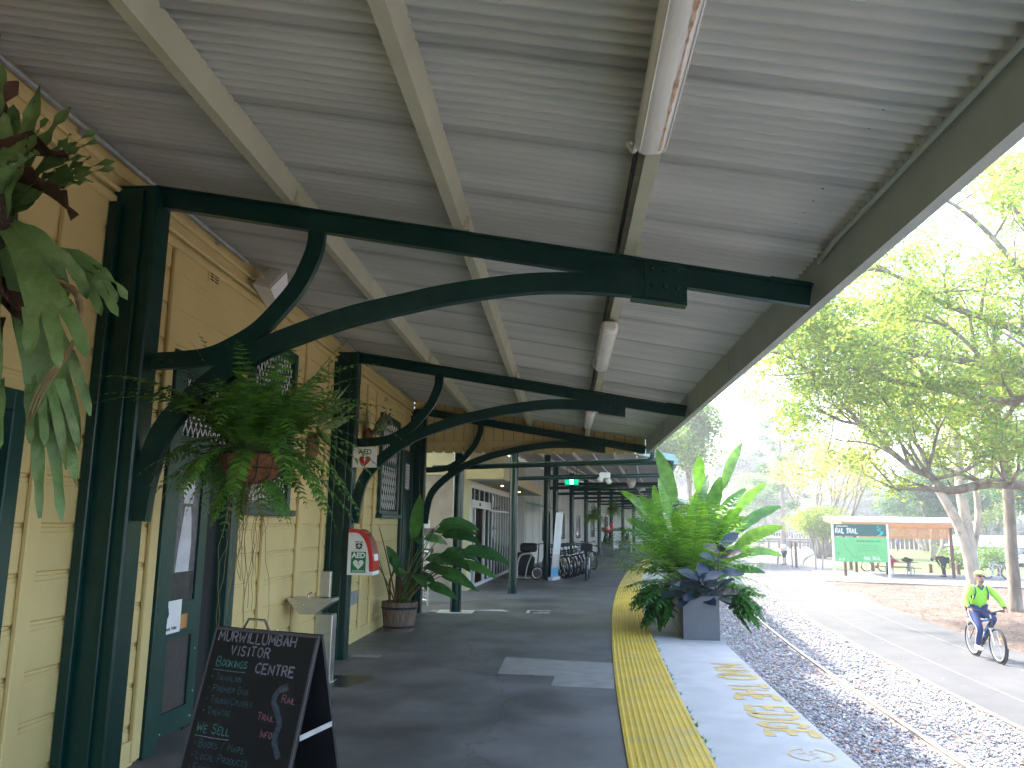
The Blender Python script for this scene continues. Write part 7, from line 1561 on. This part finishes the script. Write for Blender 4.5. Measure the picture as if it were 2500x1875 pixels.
limb_tree("spreading_tree", "big spreading tree with long horizontal limbs and yellow green leaves at upper right", (17.5,26.4,-1.07), [([(17.6,26.4,-1.15),(17.5,26.4,1),(17.4,26.3,2.6),(17.5,26.5,4.2)], .42, .30)], limbs, 'leaf1', 'bark', per=21, rad=.38, L=.19, W=.085, subL=1.4, every=2)
limb_tree("slender_tree", "slender grey trunk standing in the leaf mulch behind the cyclist", (15.25,29.0,-1.07), [([(15.24,29.0,-1.2),(15.25,29,.9),(15.33,29,3.0),(15.33,29,3.94),(15.23,29,5.2)], .21, .14)],
 [([(15.23,29,5.2),(15.4,29.4,7.5),(15.9,29.8,9.5)], .12, .03), ([(15.25,29,4.6),(16.2,29.6,6.2),(17.4,30,7.2)], .08, .03), ([(15.23,29,5.2),(14.2,29.4,7.2),(13.4,30,8.6)], .08, .03), ([(15.3,29,3.9),(14.4,29.3,4.6),(13.6,29.6,5.6)], .06, .02), ([(15.3,29,4.2),(16.4,28.6,4.9),(17.6,28.4,5.4)], .06, .02)], 'leaf1', 'bark', per=24, rad=.5, subL=1.3, L=.18, W=.08)
limb_tree("double_trunk_tree", "pale barked tree with a leaning and an upright trunk beside the shelter", (19.83,41.64,-1.07),
 [([(19.95,41.6,-1.2),(19.85,41.6,.2),(19.45,41.6,1.9),(18.9,41.6,3.1),(18.5,41.6,3.85)], .30, .18), ([(20.05,41.7,-.6),(19.95,41.7,1.4),(19.77,41.7,3.3),(19.74,41.7,4.9),(19.75,41.7,7.0)], .28, .2), ([(20.2,41.9,.6),(20.6,41.9,2.4),(20.65,42,4.4),(20.9,42,6.4)], .17, .12)],
 [([(19.75,41.7,7),(19,42,8.6),(17.6,42,10)], .2, .04), ([(19.75,41.7,7),(20,42,9),(19.6,42.4,11)], .2, .04), ([(20.9,42,6.4),(22.4,42,8),(24,42,9)], .14, .04), ([(19.74,41.7,5.2),(18.2,41.4,6.4),(16.6,41,7)], .12, .03), ([(20.6,42,4.4),(22.2,41.6,5.4),(23.6,41.2,5.8)], .10, .03), ([(19.75,41.7,5),(20.5,40.6,6.4),(21.4,39.8,7)], .10, .03),([(20.6,42,4.0),(21.8,42.4,4.4),(22.9,42.8,4.6)], .07, .03)], 'leaf1', 'bark2', per=30, rad=.6, subL=1.6, L=.22, W=.1)
def multi_tree(name, label, base, stems, H_, spread, leafmat, per, rad, L, W, seed, barkmat='bark', lev=3, r=.2, lean=.35, kids=(2,3), shrink=.7, flat=.6, L0=None):
    rnd.seed(seed); t = thing(name, label, "tree", base); g = MB(); tips = []; b = Vector(base)
    for k in range(stems):
        a = 2*math.pi*k/stems+rnd.uniform(-.3,.3); ln = lean*(.5+rnd.random()); d = Vector((math.cos(a)*ln, math.sin(a)*ln, 1)).normalized(); p = b+Vector((math.cos(a)*.25*(stems > 1), math.sin(a)*.25*(stems > 1), -.1))
        grow(g, tips, p, d, r, (L0 or H_*.36), lev, spread, .16, 7, kids, shrink)
    g.build("trunk", barkmat, t, True); crown_from(tips, "crown", leafmat, t, per, rad, L, W, flat); return t
multi_tree("autumn_tree", "many stemmed tree with sparse yellow and orange leaves behind the trail sign", (25.6,81.8,-1.1), 6, 12.5, .55, 'leaf2', 30, .75, .30, .14, 11, lev=3, r=.24, lean=.42)
multi_tree("lime_bush", "low lime green tree with a tangle of brown stems left of the trail sign", (23.7,77.5,-1.1), 6, 5.6, .6, 'leaf5', 60, .62, .24, .12, 12, lev=2, r=.16, lean=.35)
multi_tree("dark_tree", "dark blue green tree behind the roof of the picnic shelter", (43,96,-1.1), 3, 11, .75, 'leaf3', 150, .95, .34, .15, 13, lev=3, r=.3, lean=.5, flat=.4)
multi_tree("dark_tree", "dark layered tree behind the white shed", (43,74,-1.1), 2, 10, .8, 'leaf3', 150, .9, .30, .14, 14, lev=3, r=.3, lean=.4, flat=.35)
multi_tree("dark_tree", "dark tree between the double trunk and the slender trunk", (36,82,-1.1), 2, 8.5, .8, 'leaf3', 140, .85, .30, .14, 24, lev=3, r=.28, lean=.4, flat=.35)
multi_tree("willow_tree", "soft mid green tree beyond the old platform", (33.5,142,-1.1), 3, 12, .6, 'leaf4', 240, 1.1, .5, .2, 15, lev=3, r=.3, lean=.4)
multi_tree("pale_gum", "tall pale grey green tree far off above the tall planter leaves", (30,175,-1.1), 2, 20, .6, 'leaf6', 120, 1.5, .7, .3, 16, 'bark2', lev=3, r=.35, lean=.3)
multi_tree("pale_gum", "tall pale grey green tree far off, right of the tall planter leaves", (44,172,-1.1), 2, 22, .6, 'leaf6', 120, 1.5, .7, .3, 17, 'bark2', lev=3, r=.35, lean=.3)
multi_tree("station_tree", "bright green tree showing past the end of the far canopy", (8.6,66,-1.1), 3, 13, .6, 'leaf4', 150, .85, .35, .16, 18, lev=3, r=.3, lean=.35)
multi_tree("lawn_tree", "pale barked tree with splayed stems on the lawn behind the picnic table", (46.5,108,-1.1), 6, 9, .6, 'leaf4', 70, .9, .35, .16, 19, 'bark2', lev=3, r=.28, lean=.6)
multi_tree("lawn_tree", "pale barked tree with splayed stems on the lawn near the heap of bikes", (51.5,104,-1.1), 6, 9, .6, 'leaf1', 70, .9, .35, .16, 20, 'bark2', lev=3, r=.28, lean=.6)
# bunya-like conifer with dark tufts at the branch ends
t = thing("conifer", "dark tufted conifer behind the yellow and orange tree", "tree", (26.5,101,-1.1)); g = MB(); g.tube([(26.5,101,-1.2),(26.6,101,8),(26.6,101,16)], [.35,.25,.06], 8); C_ = []
for k in range(30):
    a = k*2.4; z = 3+13*k/30; l = 4.2*(1-.55*k/30); b = Vector((26.55,101,z)); e = b+Vector((math.cos(a)*l, math.sin(a)*l, .4-.2*k/30)); g.tube([b, b.lerp(e,.5)+UP*-.1, e], [.07,.05,.03], 5)
    for u in (1.,.85,.7): p = b.lerp(e,u); C_.append(np.array(p)[None]+NR.normal(size=(70,3))*np.array([.40,.40,.26])*u)
g.build("trunk", 'bark', t, True); C_ = np.concatenate(C_); v, f = leaf_quads(C_, .42, .10); np_mesh("crown", v-np.array(t.location)[None], f, 'leaf3', t)
# the far wood closing the view, one mass nobody could count
n = 70000; ang = NR.uniform(-.28,.95,n); dist = NR.uniform(205,260,n); hh = 9+4*np.sin(ang*23)+3*np.sin(ang*57+1)+2*np.sin(ang*131); hh = np.where(ang < .05, hh*1.0, hh)
z = -1+NR.random(n)**.8*hh; C_ = np.stack([np.sin(ang)*dist, np.cos(ang)*dist, z], 1); v, f = leaf_quads(C_, 2.2, 1.1); struct(np_mesh("far_trees", v, f, 'leaf6'), 'stuff')
# low shrubs by the white shed
for k, (x, y, lb) in enumerate(((31.2,62,"leafy green shrub in front of the white shed's left end"),(27.9,60,"leafy green shrub right of the shelter's corner post"),(40,63,"leafy green shrub at the right edge by the white car"))):
    t = thing("shrub", lb, "shrub", (x,y,-1.07)); C_ = np.array([x,y,-.3])[None]+NR.normal(size=(1400,3))*np.array([.7,.6,.5]); C_[:,2] = np.maximum(C_[:,2], -1.04); v, f = leaf_quads(C_, .2, .1); np_mesh("foliage", v-np.array(t.location)[None], f, 'leaf4', t)
    g = MB()
    for q in range(5): a = q*1.3; g.tube([(x,y,-1.1),(x+.5*math.cos(a),y+.5*math.sin(a),.1)], [.03,.012], 5)
    g.build("stems", 'bark', t)
# ------------------------------------------------------------------ the bright hazy air
m = bpy.data.materials.new("haze_air"); m.use_nodes = True; N = m.node_tree.nodes; N.remove(N["Principled BSDF"])
pv = N.new("ShaderNodeVolumePrincipled"); pv.inputs["Color"].default_value = (.97, .98, 1, 1); pv.inputs["Density"].default_value = .0022; pv.inputs["Anisotropy"].default_value = .55
m.node_tree.links.new(pv.outputs[0], N["Material Output"].inputs["Volume"]); M['haze'] = m
g = MB(); g.box(-404, 404, -64, 704, -2.2, 34); hz = g.build("haze", 'haze'); hz['kind'] = 'stuff'; hz.display_type = 'WIRE'
